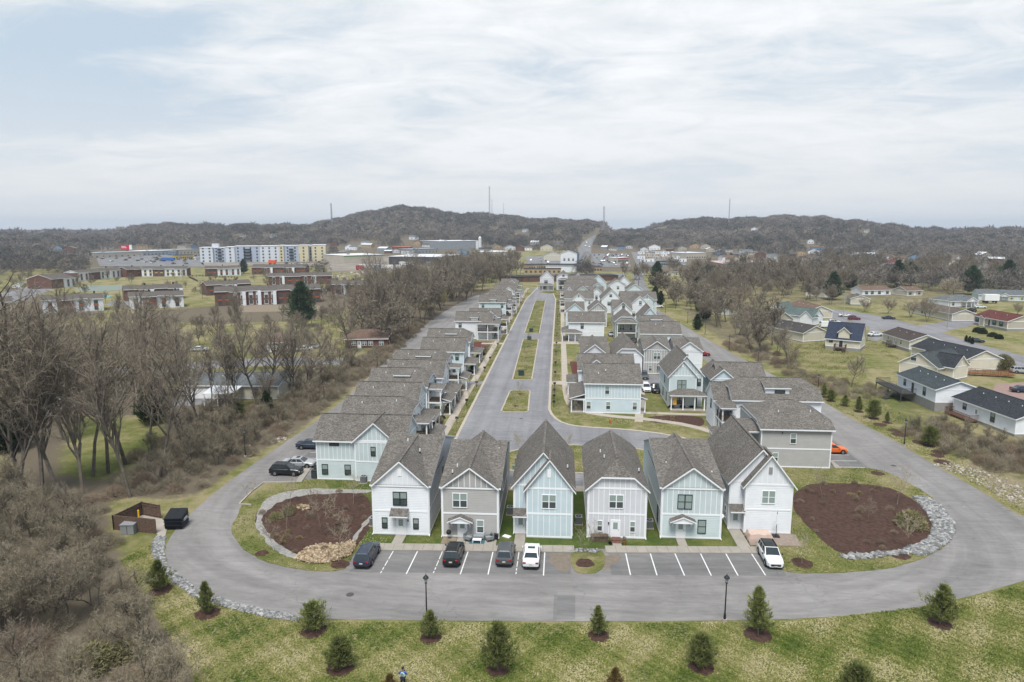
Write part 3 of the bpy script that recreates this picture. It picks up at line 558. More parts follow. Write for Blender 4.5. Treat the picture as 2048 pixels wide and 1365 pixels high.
def ex3(h,A,w):
    h.win(A,'S',w*.36,3.7,1.3,1.6,'w'); V=h.vol(w*.7,w+2.2,2.5,8.5,3.3,'x',.8,'cream',z0=.3,mid=None,roofm=M_roofdark); h.vol(-.2,w*.55,8.5,15,3.,'x',.5,'cream',mid=None,roofm=M_roofdark)
ranch('cream house with tall gable end, white framed attic window and crossing black roofs',(1800,723),(1876,736),13,3.0,'y',.62,'cream',shingle('shingle_char',(.03,.036,.038),(.05,.058,.06),(.075,.085,.088)),.3,[],None,extra=ex3,vents=0)
ranch('cream bungalow with long black roof and blank gable end, beside the wooden ramp',(1933,719),(2004,717),19,3.1,'y',.42,'cream',M_roofdark,.3,[],None,vents=4,extra=lambda h,A,w:None)
def ex5(h,A,w):
    for a in (.09,.3): pass
    deck(h,-3.2,w*.52,-3.0,0,1.9,M_metal if 0 else mat('grey_deck',(.06,.06,.058),.8),stairs=(w*.28,7,1.1))
ranch('white bungalow with charcoal roof, raised grey deck and long stairs',(1797,748),(1873,779),8.6,4.4,'x',.36,'white',shingle('shingle_slate',(.028,.036,.04),(.045,.055,.06),(.065,.08,.085)),1.75,[('S',.2,2.6,.75,1.2,False),('S',.72,2.3,.85,1.5,False)],.42,extra=ex5,vents=4,sdoor=True)
ranch('white bungalow with black roof at the right edge, wooden steps below its door',(1908,794),(2033,838),10,3.2,'x',.36,'white',M_roofdark,.45,[('S',.2,1.6,.8,1.0,False),('S',.66,1.2,.9,1.7,False)],.4,extra=lambda h,A,w:deck(h,w*.02,w*.45,-1.8,0,.45,mat('red_deck',(.12,.06,.04),.85)),vents=4)
def ex7(h,A,w):
    h.vol(w*.22,w*.36,-.6,3,3.3,'y',.6,'tan',mid=None,roofm=M_roofred,fnd=False)
    for u in (.1,.3,.62,.82):
        for s in (-1,1):
            b=MB(); h.fb(b,A,'S',u*w+s*.75-.2,u*w+s*.75+.2,1.3,2.8,0,.05,mat('teal_shutter',(.04,.10,.11),.6)); b.build('shutter',h.root)
ranch('beige bungalow with dark red roof and teal shutters at the right edge',(1949,631),(2016,643),11,3.4,'x',.36,'tan',M_roofred,.8,[('S',u,1.3,1.,1.5,True) for u in (.1,.3,.62,.82)],.47,extra=ex7,sdoor=True)
def ex8(h,A,w):
    h.vol(w*.36,w*.5,-1.3,3,3.1,'y',.6,'ltblue',z0=2.5,mid=None,roofm=M_roofgrey,fnd=False)
    for u in (.16,.29,.57,.75):
        for s in (-1,1):
            b=MB(); h.fb(b,A,'S',u*w+s*.85-.28,u*w+s*.85+.28,1.1,2.6,0,.05,mat('yellow_shutter',(.55,.42,.10),.6)); b.build('shutter',h.root)
ranch('pale blue bungalow with grey roof and yellow shutters, top right behind the red roofed one',(1958,589),(2075,592),10,3.2,'x',.42,'ltblue',M_roofgrey,.6,[('S',u,1.1,1.,1.5,False) for u in (.16,.29,.57,.75)],.43,extra=ex8,fr='w')
ranch('white bungalow with grey hip roof and small porch gable, top right above the white van',(1898,603),(1958,600),10,3.1,'x',.42,'ltgrey',M_roofgrey,.6,[('S',.15,1.2,1,1.5,False),('S',.92,1.2,.8,1.6,False)],.6,extra=lambda h,A,w:(h.vol(w*.42,w*.8,-2.2,2,3.0,'y',.5,'white',z0=2.7,mid=None,roofm=M_roofgrey,fnd=False),h.porch(w*.42,w*.8,-2.2,-.02,'S',3.0,2.95,[(w*.44,-2.1),(w*.61,-2.1),(w*.78,-2.1)],1)),c0=.9,c1=.9,fr='b')
def ex10(h,A,w):
    h.vol(w,w+10,1.5,8.5,3.2,'x',.7,'white',mid=None,roofm=shingle('shingle_green',(.06,.085,.08),(.09,.12,.115),(.12,.155,.15)),fnd=True); h.vol(w+6.,w+10.3,-.4,4,3.2,'y',.95,'white',mid=None,roofm=MATS['shingle_green']); h.win(A,'S',w*.5,3.9,1.2,1.6,'w',True)
ranch('white steep gabled house with grey green roof, up the street on the right',(1532,625),(1571,629),9,3.2,'y',.95,'white',shingle('shingle_green',(.06,.085,.08),(.09,.12,.115),(.12,.155,.15)),.3,[],None,extra=ex10,vents=0)
ranch('cream bungalow with reddish brown roof beside the grey green roofed house',(1618,622),(1665,622),21,3.1,'y',.42,'beige',M_roofbrown,.3,[],None,vents=4)
ranch('tan bungalow with brown roof partly hidden by bare trees',(1548,645),(1586,638),14,3.1,'y',.42,'tan',shingle('shingle_umber',(0,0,0),(0,0,0),(0,0,0)),.3,[],None,vents=3)
ranch('cream bungalow with grey brown roof left of the dark blue roofed house',(1607,666),(1654,663),17,3.1,'y',.42,'beige',shingle('shingle_smoke',(.035,.032,.03),(.055,.05,.047),(.08,.074,.07)),.3,[('W',.5,1.2,.9,1.4,False)],None,vents=3)
ranch('long white house with red brown roof and four dark windows, in the upper right trees',(1725,581),(1782,580),9,3.1,'x',.4,'white',M_roofbrown,.6,[('S',u,1.1,1.5,1.5,True) for u in (.15,.35,.6,.88)],.72,fr='b')
ranch('small tan house with brown roof beside a utility pole, upper right',(1815,582),(1845,581),9,3.,'x',.4,'tan',M_roofbrown,.4,[('S',.2,1.,1.4,1.5,True),('S',.8,1.,1.2,1.5,True)],.5)
ranch('small pale blue house with grey roof among dark trees in the middle distance right',(1421,601),(1452,600),8,3.,'x',.5,'ltblue',M_roofgrey,.3,[('S',.5,1.,1.4,1.4,True)],.8)
ranch('low pale green house with rusty brown roof behind bare shrubs, right of the alley woods',(1426,614),(1458,617),9,3.,'y',.4,'sage',M_roofbrown,.3,[],None,vents=1)
ranch('low cream gabled shed-like house behind the flowering trees, upper right',(1702,597),(1740,598),10,3.,'y',.35,'beige',M_rooftan,.3,[],None,vents=1)
ranch('low cream house hidden behind blossoming trees at the street corner, upper right',(1822,612),(1905,628),9,3.,'x',.35,'beige',M_rooftan,.3,[('S',.3,1,1.,1.3,False)],None)
ranch('small cream house behind the pale blossoming tree in the middle right',(1612,581),(1650,584),9,3.,'y',.4,'cream',M_rooftan,.3,[],None,vents=1)
ranch('long low white building behind the big evergreen by the bend of the far road',(1326,545),(1371,543),9,3.2,'x',.12,'cream',M_rooftan,.2,[('S',u,1.,1.2,1.2,False) for u in (.25,.6)],None,name='low_building',vents=0)
# houses among the trees on the left
def exg(h,A,w):
    for u in (.09,.22):
        b=MB(); h.fb(b,A,'S',u*w-1.25,u*w+1.25,.2,2.3,0,.05,M_trim); b.build('garage_door',h.root)
    r=MB(); h._pr(r,[(w*.3,-5,2.5),(w*.62,-5,2.5),(w*.62,0,3.1),(w*.3,0,3.1)],.12,mat('white_sheet_roof',(.62,.64,.66),.4)); r.build('carport_roof',h.root)
    for x in (.31,.45,.6):
        c=MB(); c.box(x*w-.08,x*w+.08,-4.9,-4.74,0,2.45,M_trim); c.build('column',h.root)
ranch('cream bungalow with two white garage doors and carport in the left woods',(372,770),(556,771),9,3.1,'x',.36,'cream',M_roofgrey,.2,[('S',.75,1.,1.,1.2,False),('S',.88,1.,1.,1.2,False)],None,extra=exg)
def brickhouse(label,L,R,D,ze,rm,col=None,**k):
    x,y,rz,w=between(L,R,ze); h=House('brick_house',label,x,y,rz); A=h.vol(0,w,0,D,ze,'x',.4,'tan',colm=M_brick,mid=None,roofm=rm,trim=False,c0=.9,c1=.9)
    for u in (.2,.45,.6,.85): h.win(A,'S',u*w,1.,1.2,1.2,'w',True)
    h.door(A,'S',w*.33); h.done()
brickhouse('low brick house with brown hip roof nearest the left row houses',(690,678),(775,677),10,3.,M_roofbrown)
brickhouse('brick ranch house with faded brown roof behind big bare trees, further left',(515,686),(585,684),10,3.,M_roofbrown)
brickhouse('dark low brick house half hidden deep in the left woods',(60,806),(160,790),10,3.,shingle('shingle_umber',(0,0,0),(0,0,0),(0,0,0)))
# ------------------------------------------------------------ brick apartment blocks on the left
M_orange=mat('orange_panel',(.32,.085,.03),.7); M_yel=mat('yellow_panel',(.45,.36,.17),.7); M_aptbrick=mat('apartment_brick',(.135,.068,.052),.9,var=.2,vscale=2); M_aptwhite=mat('apartment_white',(.66,.68,.71),.7,var=.05,vscale=.6)
M_aptroof=shingle('shingle_apartment',(.06,.052,.047),(.10,.088,.078),(.14,.125,.112))
def apt(label,L,R,pat,D=10,H=5.6,ridge='x',pitch=.3,panel=None,left=True):
    x,y,rz,w=between(L,R,0); h=House('apartment_block',label,x,y,rz,group='brick apartment blocks',cat='apartment block'); n=len(pat); sw=w/n; panel=panel or M_orange
    for i,c in enumerate(pat):
        off=(i%2)*.8; m=M_aptbrick if c in 'bs' else M_aptwhite
        V=h.vol(i*sw,(i+1)*sw,-off,D,H-(.25 if i%2 else 0),'x',pitch,'tan',colm=m,mid=None,roofm=M_aptroof,trim=False,fnd=False,z0=0,ov=.5,eps=-.01)
        # white infill strips with windows and coloured panels
        xs=[(i+.32)*sw,(i+.78)*sw] if sw>6.5 else [(i+.5)*sw]
        for u in xs:
            if c=='s':
                b=MB(); h.fb(b,V,'S',u-.9,u+.9,.2,H-.4,0,.06,M_aptwhite); b.build('panel',h.root)
            for z in (.5,3.1):
                b=MB(); h.fb(b,V,'S',u-.75,u+.75,z,z+1.5 if z>1 else z+1.8,.06,.10,M_glass); b.build('window',h.root)
            b=MB(); h.fb(b,V,'S',u-.9,u+.9,2.35,3.05,.061,.12,panel if c!='s' else M_aptbrick); b.build('panel',h.root)
        if c=='s':
            b=MB(); h.fb(b,V,'S',(i+1)*sw-1.6,(i+1)*sw-.1,0,H-.3,.0,1.5,M_aptwhite); b.build('stair_wall',h.root)
        if i%2:
            b=MB(); b.box((i+.5)*sw-.3,(i+.5)*sw+.3,D*.6,D*.6+.6,H,H+2.4,M_dark); b.build('chimney',h.root)
    # end gables in brick
    for xx in (0,w):
        b=MB(); s=-1 if xx==0 else 1; b.box(xx,xx+s*.06,.1,D-.1,0,H-.2,M_aptbrick); b.build('end_wall',h.root)
    h.done()
apt('nearest brick apartment block on the left, white and brick panels with orange spandrels',(260,619.5),(368,614),'wbww')
apt('white and brick apartment block with orange panels in front of the pale swimming pool',(86,628),(208,621),'wbww')
apt('brick apartment block cut by the left edge, brick end wall toward the trees',(-60,634),(26,629),'ww')
apt('brick and cream apartment block directly behind the nearest white panelled one',(250,603),(366,597),'bsbs',panel=M_yel)
apt('long white and brick apartment block above the green lawn, left of centre',(157,563),(258,553),'wbwww')
apt('dark doored brick apartment segment between the two white panelled ones on the lawn',(254,555),(284,553),'bb')
apt('white panelled apartment block with brown end wall on top of the lawn',(284,553.5),(374,552.5),'wbww',panel=M_yel)
apt('brick apartment block with blank gable wall beside the small car park, far left',(105,578),(150,573),'bw',D=16)
apt('small brick and white apartment block behind the lone bare tree',(412,553),(482,551),'bww')
apt('brick apartment block with white stair walls in front of the construction site',(504,549.5),(612,549),'bsbsb',D=12)
apt('brick apartment block with white corner panels below the long brick one',(538,571),(664,568),'sbsb')
apt('large brick apartment block with many white window strips, left of the big pine',(431,613),(641,605),'bsssbsb',D=12,H=6.6)
apt('low brown apartment block behind the large brick one, left part',(414,592),(503,587),'bsb')
apt('brick apartment block with white stair wall right of the pine',(664,590),(752,588),'sbs')
apt('brick apartment block with black-trimmed roof and tall white stair wall, rightmost on the slope',(756,577),(826,575),'bbsb'[:3],D=12)
apt('brown roofed apartment block mostly hidden by bare trees right of the white stair wall',(785,601),(905,596),'bsb')
# clubhouse and pool
def box_building(name,label,L,R,D,H,wall,roof,cat='building',par=.6,z=None,group=None,doors=0,band=None,winrow=0):
    ax,ay,az=GT(*L); bx,by,bz=GT(*R); rz=math.atan2(by-ay,bx-ax); w=math.hypot(bx-ax,by-ay); r=empty(name,(ax,ay,min(az,bz)-.2),rz,label,cat,group)
    B=MB(); B.box(0,w,0,D,-1,H,wall); B.build('wall',r); B=MB(); B.box(-.3,w+.3,-.3,D+.3,H,H+.25,roof); B.box(w*.3,w*.36,D*.4,D*.4+2,H+.25,H+1.4,M_metal); B.build('roof',r)
    if band: b=MB(); b.box(-.05,w+.05,-.06,0,H-1.2,H-.2,band); b.build('fascia_band',r)
    for i in range(doors):
        b=MB(); u=w*(i+.5)/doors; b.box(u-2,u+2,-.06,0,0,3.6,M_metal); b.build('loading_door',r)
    for i in range(winrow):
        b=MB(); u=w*(i+.5)/winrow; b.box(u-.8,u+.8,-.06,0,1.2,2.8,M_glass); b.build('window',r)
    return r
M_cream=mat('cream_cladding',(.42,.38,.32),.8,var=.05,vscale=.2); M_dkwall=mat('dark_cladding',(.05,.052,.06),.7); M_wroof=mat('white_membrane',(.62,.63,.65),.6,var=.05,vscale=.1); M_tanw=mat('tan_stucco',(.38,.28,.17),.8); M_greyw=mat('grey_cladding',(.25,.27,.29),.7,var=.08,vscale=.3); M_redroof=mat('red_sheet_roof',(.52,.13,.08),.6); M_teal=mat('teal_roof',(.16,.38,.36),.6); M_pink=mat('pinkish_roof',(.42,.32,.30),.8); M_bluew=mat('blue_siding',(.16,.25,.36),.7); M_darkroof=mat('dark_flat_roof',(.035,.035,.04),.9)
BB=[('warehouse','cream warehouse with white roof and green trim below the arterial road',(689,528),(768,525),45,8,M_cream,M_wroof,0,mat('green_trim',(.12,.28,.10),.6)),
('warehouse','dark grey warehouse with large white roof beside the truck trailers',(778,530),(884,531.5),60,8,M_dkwall,M_wroof,2,None),
('warehouse','low white roofed annex right of the dark grey warehouse',(878,528),(924,524),22,5,M_dkwall,M_wroof,0,None),
('building','brick building with bright red roof behind the warehouses',(784,503),(821,503),18,6,M_aptbrick,M_redroof,0,None),
('building','grey metal buildings in a row behind the dark warehouse',(822,508),(876,505),30,6,M_greyw,M_greyw,3,None),
('plant_building','large pale grey industrial hall at the foot of the wooded hill',(882,500),(963,497),60,12,M_greyw,M_wroof,0,None),
('warehouse','low white roofed store building right of the bare tree clump, left of the far road',(972,513),(1028,510),40,5,M_cream,M_wroof,0,None),
('building','long low tan building with dark roof in front of the blue and white building',(1048,549),(1122,548.5),8,4.2,M_tanw,M_darkroof,0,None),
('building','low tan house-like shop with dark roof left of the blue and white building',(1057,540),(1096,539),14,4.2,M_tanw,M_darkroof,0,None),
('building','tan shop with dark roof right of the blue and white building',(1161,545),(1204,545),14,4.2,M_tanw,M_darkroof,0,None),
('building','long brick building with dark flat roof stretching behind the last white houses',(1045,566),(1236,562),16,3.6,M_brick,M_darkroof,0,None),
('building','long dark roofed brick wall building left of the street end',(1000,564),(1044,566),12,3.4,M_brick,M_darkroof,0,None),
('shop','white flat shop with pink roof ramp beside the trailer lot',(1372,519),(1412,518),30,7,M_cream,M_wroof,0,None),
('shop','long pinkish roofed store right of the trailer lot',(1412,533),(1446,540),60,5,M_tanw,M_pink,0,None),
('shop','white striped canopy shop between the parked cars',(1236,526),(1257,525),12,5,M_cream,M_wroof,0,mat('red_trim',(.4,.05,.04),.6)),
('shop','dark roofed grey shop at the front of the trailer lot',(1315,533),(1347,534),14,4.5,M_greyw,M_darkroof,0,None),
('shop','strip mall with long pale wall left of the billboard',(188,518),(286,513),30,6,M_cream,M_greyw,0,None),
('shop','strip mall with bright white roof right of the billboard',(286,513),(345,510),30,6,M_greyw,M_wroof,0,None),
('shop','strip mall with tan wall beside the big grey apartments',(345,510),(400,508),30,6,M_cream,M_greyw,0,None),
('shop','low shop with teal roof in the far left trees',(139,520),(168,519),20,5,M_cream,M_teal,0,None),
('shop','white and magenta shop in the far left trees',(76,520),(112,518),20,4,M_cream,M_wroof,0,mat('magenta_band',(.4,.05,.15),.6)),
('shop','yellow and dark service garage near the car lots left of the grey apartments',(352,520),(386,519),15,5,mat('yellow_wall',(.45,.33,.06),.7),M_darkroof,2,None),
('shop','far white roofed store on the wooded hillside, far left',(3,483),(30,482),30,6,M_cream,M_wroof,0,None),
('shop','far reddish store band on the wooded hillside, left',(70,485),(135,483),30,6,M_aptbrick,M_pink,0,None),
('shop','white apartments band near the right horizon',(1990,469),(2048,469),30,9,M_cream,M_wroof,0,None),
('shop','white roofed tyre shop beside the arterial road',(1125,517),(1150,516),12,5,M_cream,M_wroof,2,None),
('school','long brick building on the saddle of the hills above the dark wood',(1245,461),(1330,461.5),30,12,M_aptbrick,M_greyw,0,None)]
for a in BB: box_building(a[0],a[1],a[2],a[3],a[4],a[5],a[6],a[7],doors=a[8],band=a[9],winrow=8 if a[0] in('shop','building','school') else 0)
# white and blue tall building
ax,ay,az=GT(1121,545); r=empty('building',(ax,ay,az),-.12,'tall white building with blue side wall beyond the end of the estate','building')
h=House.__new__(House); h.root=r; h.vols=[]; h.roof=None; h.W=MB(); h.R=MB()
A=h.vol(0,13,0,18,15,'y',.35,'white',mid=None,roofm=M_darkroof,trim=False); h.vol(-11,13.1,-6,2,5.5,'x',.3,'white',mid=None,roofm=M_darkroof,trim=False); B=MB(); B.box(13.01,13.2,-.1,18,0,15,M_bluew); B.build('side_wall',r)
for u in (3,6.5,10): h.win(A,'S',u,9,1.2,2,'b')
h.done()
ax,ay,az=GT(1088,522); h=House('building','tan gabled building with wide roof left of the arterial road',ax,ay,0,z=az); h.vol(0,20,0,18,6,'y',.4,'beige',mid=None,roofm=M_rooftan); h.done()
# ---- big grey apartment building
def bigapt():
    ax,ay,az=GT(401,526); bx,by,bz=GT(652,524); rz=math.atan2(by-ay,bx-ax); w=math.hypot(bx-ax,by-ay)
    r=empty('apartment_building',(ax,ay,az-.5),rz,'five-storey grey and yellow apartment building on the left below the wooded hills','apartment building')
    g=mat('apartment_grey',(.36,.41,.50),.7,var=.04,vscale=.2); lg=mat('apartment_light',(.55,.58,.62),.7); ye=mat('apartment_yellow',(.56,.50,.34),.7)
    segs=[(0,.10,0,lg,15.5),(.10,.2,2,g,15.2),(.2,.27,0,lg,16),(.27,.47,1.2,g,16.6),(.47,.62,0,lg,16.8),(.62,.66,0,ye,17.2),(.66,.78,1.5,g,17),(.78,.86,.2,ye,17.3),(.86,.89,3,g,17),(.89,1,.0,ye,17.6)]
    k=0
    wm=MB(); wm.box(-.8,.8,-.08,0,0,1.7,M_glass); wme=wm.mesh('window')
    for a,b,o,m,H in segs:
        B=MB(); B.box(a*w,b*w,o,o+18,0,H,m); B.build('wall',r); R=MB(); R.box(a*w-.3,b*w+.3,o-.3,o+18.3,H,H+.5,M_wroof); R.build('roof',r)
        n=max(1,int((b-a)*w/5.2))
        for i in range(n):
            for f in range(5):
                if k>=98: continue
                u=a*w+(b-a)*w*(i+.5)/n; c=mkobj('window',wme,r,(u,o,f*3.2+1.2)); k+=1
        if m is g:
            for f in range(1,5):
                Bc=MB(); Bc.box(a*w+(b-a)*w*.35,a*w+(b-a)*w*.65,o-1.5,o-.1,f*3.2+.2,f*3.2+.5,M_dark); Bc.box(a*w+(b-a)*w*.35,a*w+(b-a)*w*.65,o-1.5,o-1.42,f*3.2+.5,f*3.2+1.4,M_dark); Bc.build('balcony',r)
    B=MB(); B.box(w*.09,w*.14,4,10,15.5,19.5,lg); B.build('roof_tower',r)
bigapt()
# hillside houses
HILLH=[]
for i,(px,py,s,c,lb) in enumerate([(690,501,1.6,'white','white dormered house beside the road climbing the wooded hill, left of centre'),(722,491,1.,'white','small white house up the hill road'),(818,480,1.6,'white','white house in the trees on the central hill'),(990,463,1.3,'white','pale long house high on the central hill'),(1045,465,1.2,'ltgrey','grey green house high on the central hill'),(1480,510,1.7,'white','white gabled house in the trees below the right hill'),(1502,463,1.3,'white','bright white house high on the right hill'),(1555,466,1.5,'white','white gabled house high on the right hill'),(1532,520,1.2,'ltgrey','grey roofed house with a red wall in the right trees'),(1615,488,1.,'white','small white roof in the middle of the right woods'),(1728,467,1.,'cream','pale roof near the crest of the right hill'),(1760,535,1.4,'ltgrey','grey house beside the red roof in the upper right woods'),(1785,532,1.3,'cream','house with faded red roof in the upper right woods'),(1700,537,2.,'ltgrey','long pale mobile home in the upper right woods'),(1670,505,1.1,'white','white house deep in the right woods'),(540,477,.9,'white','tiny white house on the left wooded ridge'),(480,478,.8,'cream','tiny cream house on the left wooded ridge')]):
    x,y,z=GT(px,py); HILLH.append((x,y)); h=House('hillside_house',lb,x,y,random.uniform(-.4,.4),z=z-.3,group='houses among the hillside trees'); w=9*s
    h.vol(0,w,0,9,4.5,'x' if i%3 else 'y',.5,c,mid=None,roofm=M_roofred if 'red roof' in lb else M_roofgrey,trim=False); h.win(h.vols[0],'S',w*.3,1.2,1.2,1.5,'b'); h.win(h.vols[0],'S',w*.7,1.2,1.2,1.5,'b'); h.done()

# small houses and sheds scattered through the middle distance, each in its own clearing
_rs=random.Random(99); _k=0
_walls=[M_cream,M_white,M_greyw,M_tanw,M_aptbrick,M_bluew,siding('ltgrey',CS['ltgrey'],False),siding('beige',CS['beige'],False)]; _roofs=[M_roofgrey,M_roofbrown,M_rooftan,M_roof,M_wroof,M_roofdark]
_where=[((660,1130),(488,512),22,'small house or shed left of the arterial road','small houses left of the arterial road'),((1195,1440),(497,505),12,'small house at the edge of the dark wood behind the trailer lot','houses behind the trailer lot'),((1440,1640),(500,548),22,'small house among bare trees in the middle distance right','middle distance houses right of centre'),((1640,2040),(505,552),26,'small house half hidden in the woods above the right bungalows','woodland houses above the right bungalows'),((20,400),(497,512),14,'small roof in the trees behind the far left shops','roofs behind the far left shops')]
for (xa,xb),(ya,yb),n,lb,gr in _where:
    for i in range(n):
        px=xa+(xb-xa)*(i+_rs.random()*.9)/n; py=_rs.uniform(ya,yb); x,y,z=GT(px,py); HILLH.append((x,y)); w=_rs.uniform(9,18); d=_rs.uniform(8,11); h_=_rs.uniform(3,5.5); B=MB(); wl=_rs.choice(_walls); rf=_rs.choice(_roofs); B.box(-w/2,w/2,0,d,-1,h_,wl); p=_rs.uniform(.25,.5)*d/2
        if _rs.random()<.6:
            B.poly([(-w/2-.4,-.4,h_),(w/2+.4,-.4,h_),(w/2+.4,d/2,h_+p),(-w/2-.4,d/2,h_+p)],rf); B.poly([(w/2+.4,d+.4,h_),(-w/2-.4,d+.4,h_),(-w/2-.4,d/2,h_+p),(w/2+.4,d/2,h_+p)],rf); [B.poly([(s*w/2,0,h_),(s*w/2,d,h_),(s*w/2,d/2,h_+p)],wl) for s in (-1,1)]
        else:
            B.poly([(-w/2-.4,-.4,h_),(-w/2-.4,d+.4,h_),(0,d+.4,h_+w*.2),(0,-.4,h_+w*.2)],rf); B.poly([(w/2+.4,-.4,h_),(w/2+.4,d+.4,h_),(0,d+.4,h_+w*.2),(0,-.4,h_+w*.2)],rf); [B.poly([(-w/2,s,h_),(w/2,s,h_),(0,s,h_+w*.2)],wl) for s in (0,d)]
        for u in (-.3,.05,.32): B.box(u*w-.5,u*w+.5,-.04,0,1,2.3,M_glass)
        B.build('small_house',None,loc=(x,y,z),rz=_rs.uniform(-.5,.5),label=lb,cat='house',group=gr)
# ------------------------------------------------------------ ground, roads, beds
def inpoly(X,Y,P):
    ins=np.zeros(X.shape,bool); n=len(P)
    for i in range(n):
        x0,y0=P[i]; x1,y1=P[(i+1)%n]
        c=((y0>Y)!=(y1>Y)); 
        with np.errstate(divide='ignore',invalid='ignore'): xi=(x1-x0)*(Y-y0)/(y1-y0 if y1!=y0 else 1e-9)+x0
        ins^=c&(X<xi)
    return ins
def GP(pts,z=0.): return [G(a,b,z) for a,b in pts]
def smoothpoly(P,it=2,jit=0.,closed=True):
    for _ in range(it):
        Q=[]
        for i in range(len(P)):
            a=P[i]; b=P[(i+1)%len(P)]; Q+=[(a[0]*.75+b[0]*.25,a[1]*.75+b[1]*.25),(a[0]*.25+b[0]*.75,a[1]*.25+b[1]*.75)]
        P=Q
    if jit:
        Q=[]
        for i in range(len(P)):
            a=P[i]; b=P[(i+1)%len(P)]; n=max(1,min(60,int(math.hypot(b[0]-a[0],b[1]-a[1])/.6)))
            for k in range(n): Q.append((a[0]+(b[0]-a[0])*k/n+random.gauss(0,jit),a[1]+(b[1]-a[1])*k/n+random.gauss(0,jit)))
        P=Q
    return P
def sheet(name,P,z,m,th=0,kind='structure',curb=None,drape=False):
    a=sum(P[i][0]*P[(i+1)%len(P)][1]-P[(i+1)%len(P)][0]*P[i][1] for i in range(len(P)))
    if a<0: P=P[::-1]
    B=MB()
    if drape: 
        bm=bmesh.new(); vs=[bm.verts.new((x,y,float(terr(x,y))+z)) for x,y in P]; bm.faces.new(vs); bmesh.ops.triangulate(bm,faces=bm.faces[:])
        for _ in range(5):
            lg=[e for e in bm.edges if (e.verts[0].co-e.verts[1].co).length>35]
            if not lg: break
            bmesh.ops.subdivide_edges(bm,edges=lg,cuts=1); bmesh.ops.triangulate(bm,faces=bm.faces[:])
        for v in bm.verts: v.co.z=float(terr(v.co.x,v.co.y))+z
        me=bpy.data.meshes.new(name); bm.to_mesh(me); bm.free(); me.materials.append(m); return mkobj(name,me,kind=kind)
    if th: B.prism([(x,y,z) for x,y in P],th,m,m)
    else: B.poly([(x,y,z) for x,y in P],m)
    o=B.build(name,kind=kind)
    return o
def ribbon(name,P,w,z,h,m,closed=True,kind='structure'):
    B=MB(); n=len(P); O=[]
    for i in range(n):
        a=P[(i-1)%n] if closed or i>0 else P[i]; b=P[(i+1)%n] if closed or i<n-1 else P[i]
        dx,dy=b[0]-a[0],b[1]-a[1]; l=math.hypot(dx,dy) or 1; nx,ny=-dy/l*w/2,dx/l*w/2
        O.append(((P[i][0]+nx,P[i][1]+ny),(P[i][0]-nx,P[i][1]-ny)))
    for i in range(n if closed else n-1):
        (a,b),(c,d)=O[i],O[(i+1)%n]
        B.poly([(*a,z+h),(*b,z+h),(*d,z+h),(*c,z+h)],m); B.poly([(*a,z),(*a,z+h),(*c,z+h),(*c,z)],m); B.poly([(*b,z+h),(*b,z),(*d,z),(*d,z+h)],m)
    return B.build(name,kind=kind)
def noise_node(N,L,src,scale,detail=5,rough=.6,dist=0):
    n=N.new('ShaderNodeTexNoise'); n.inputs['Scale'].default_value=scale; n.inputs['Detail'].default_value=detail; n.inputs['Roughness'].default_value=rough; n.inputs['Distortion'].default_value=dist; L.new(src,n.inputs[0]); return n.outputs[0]
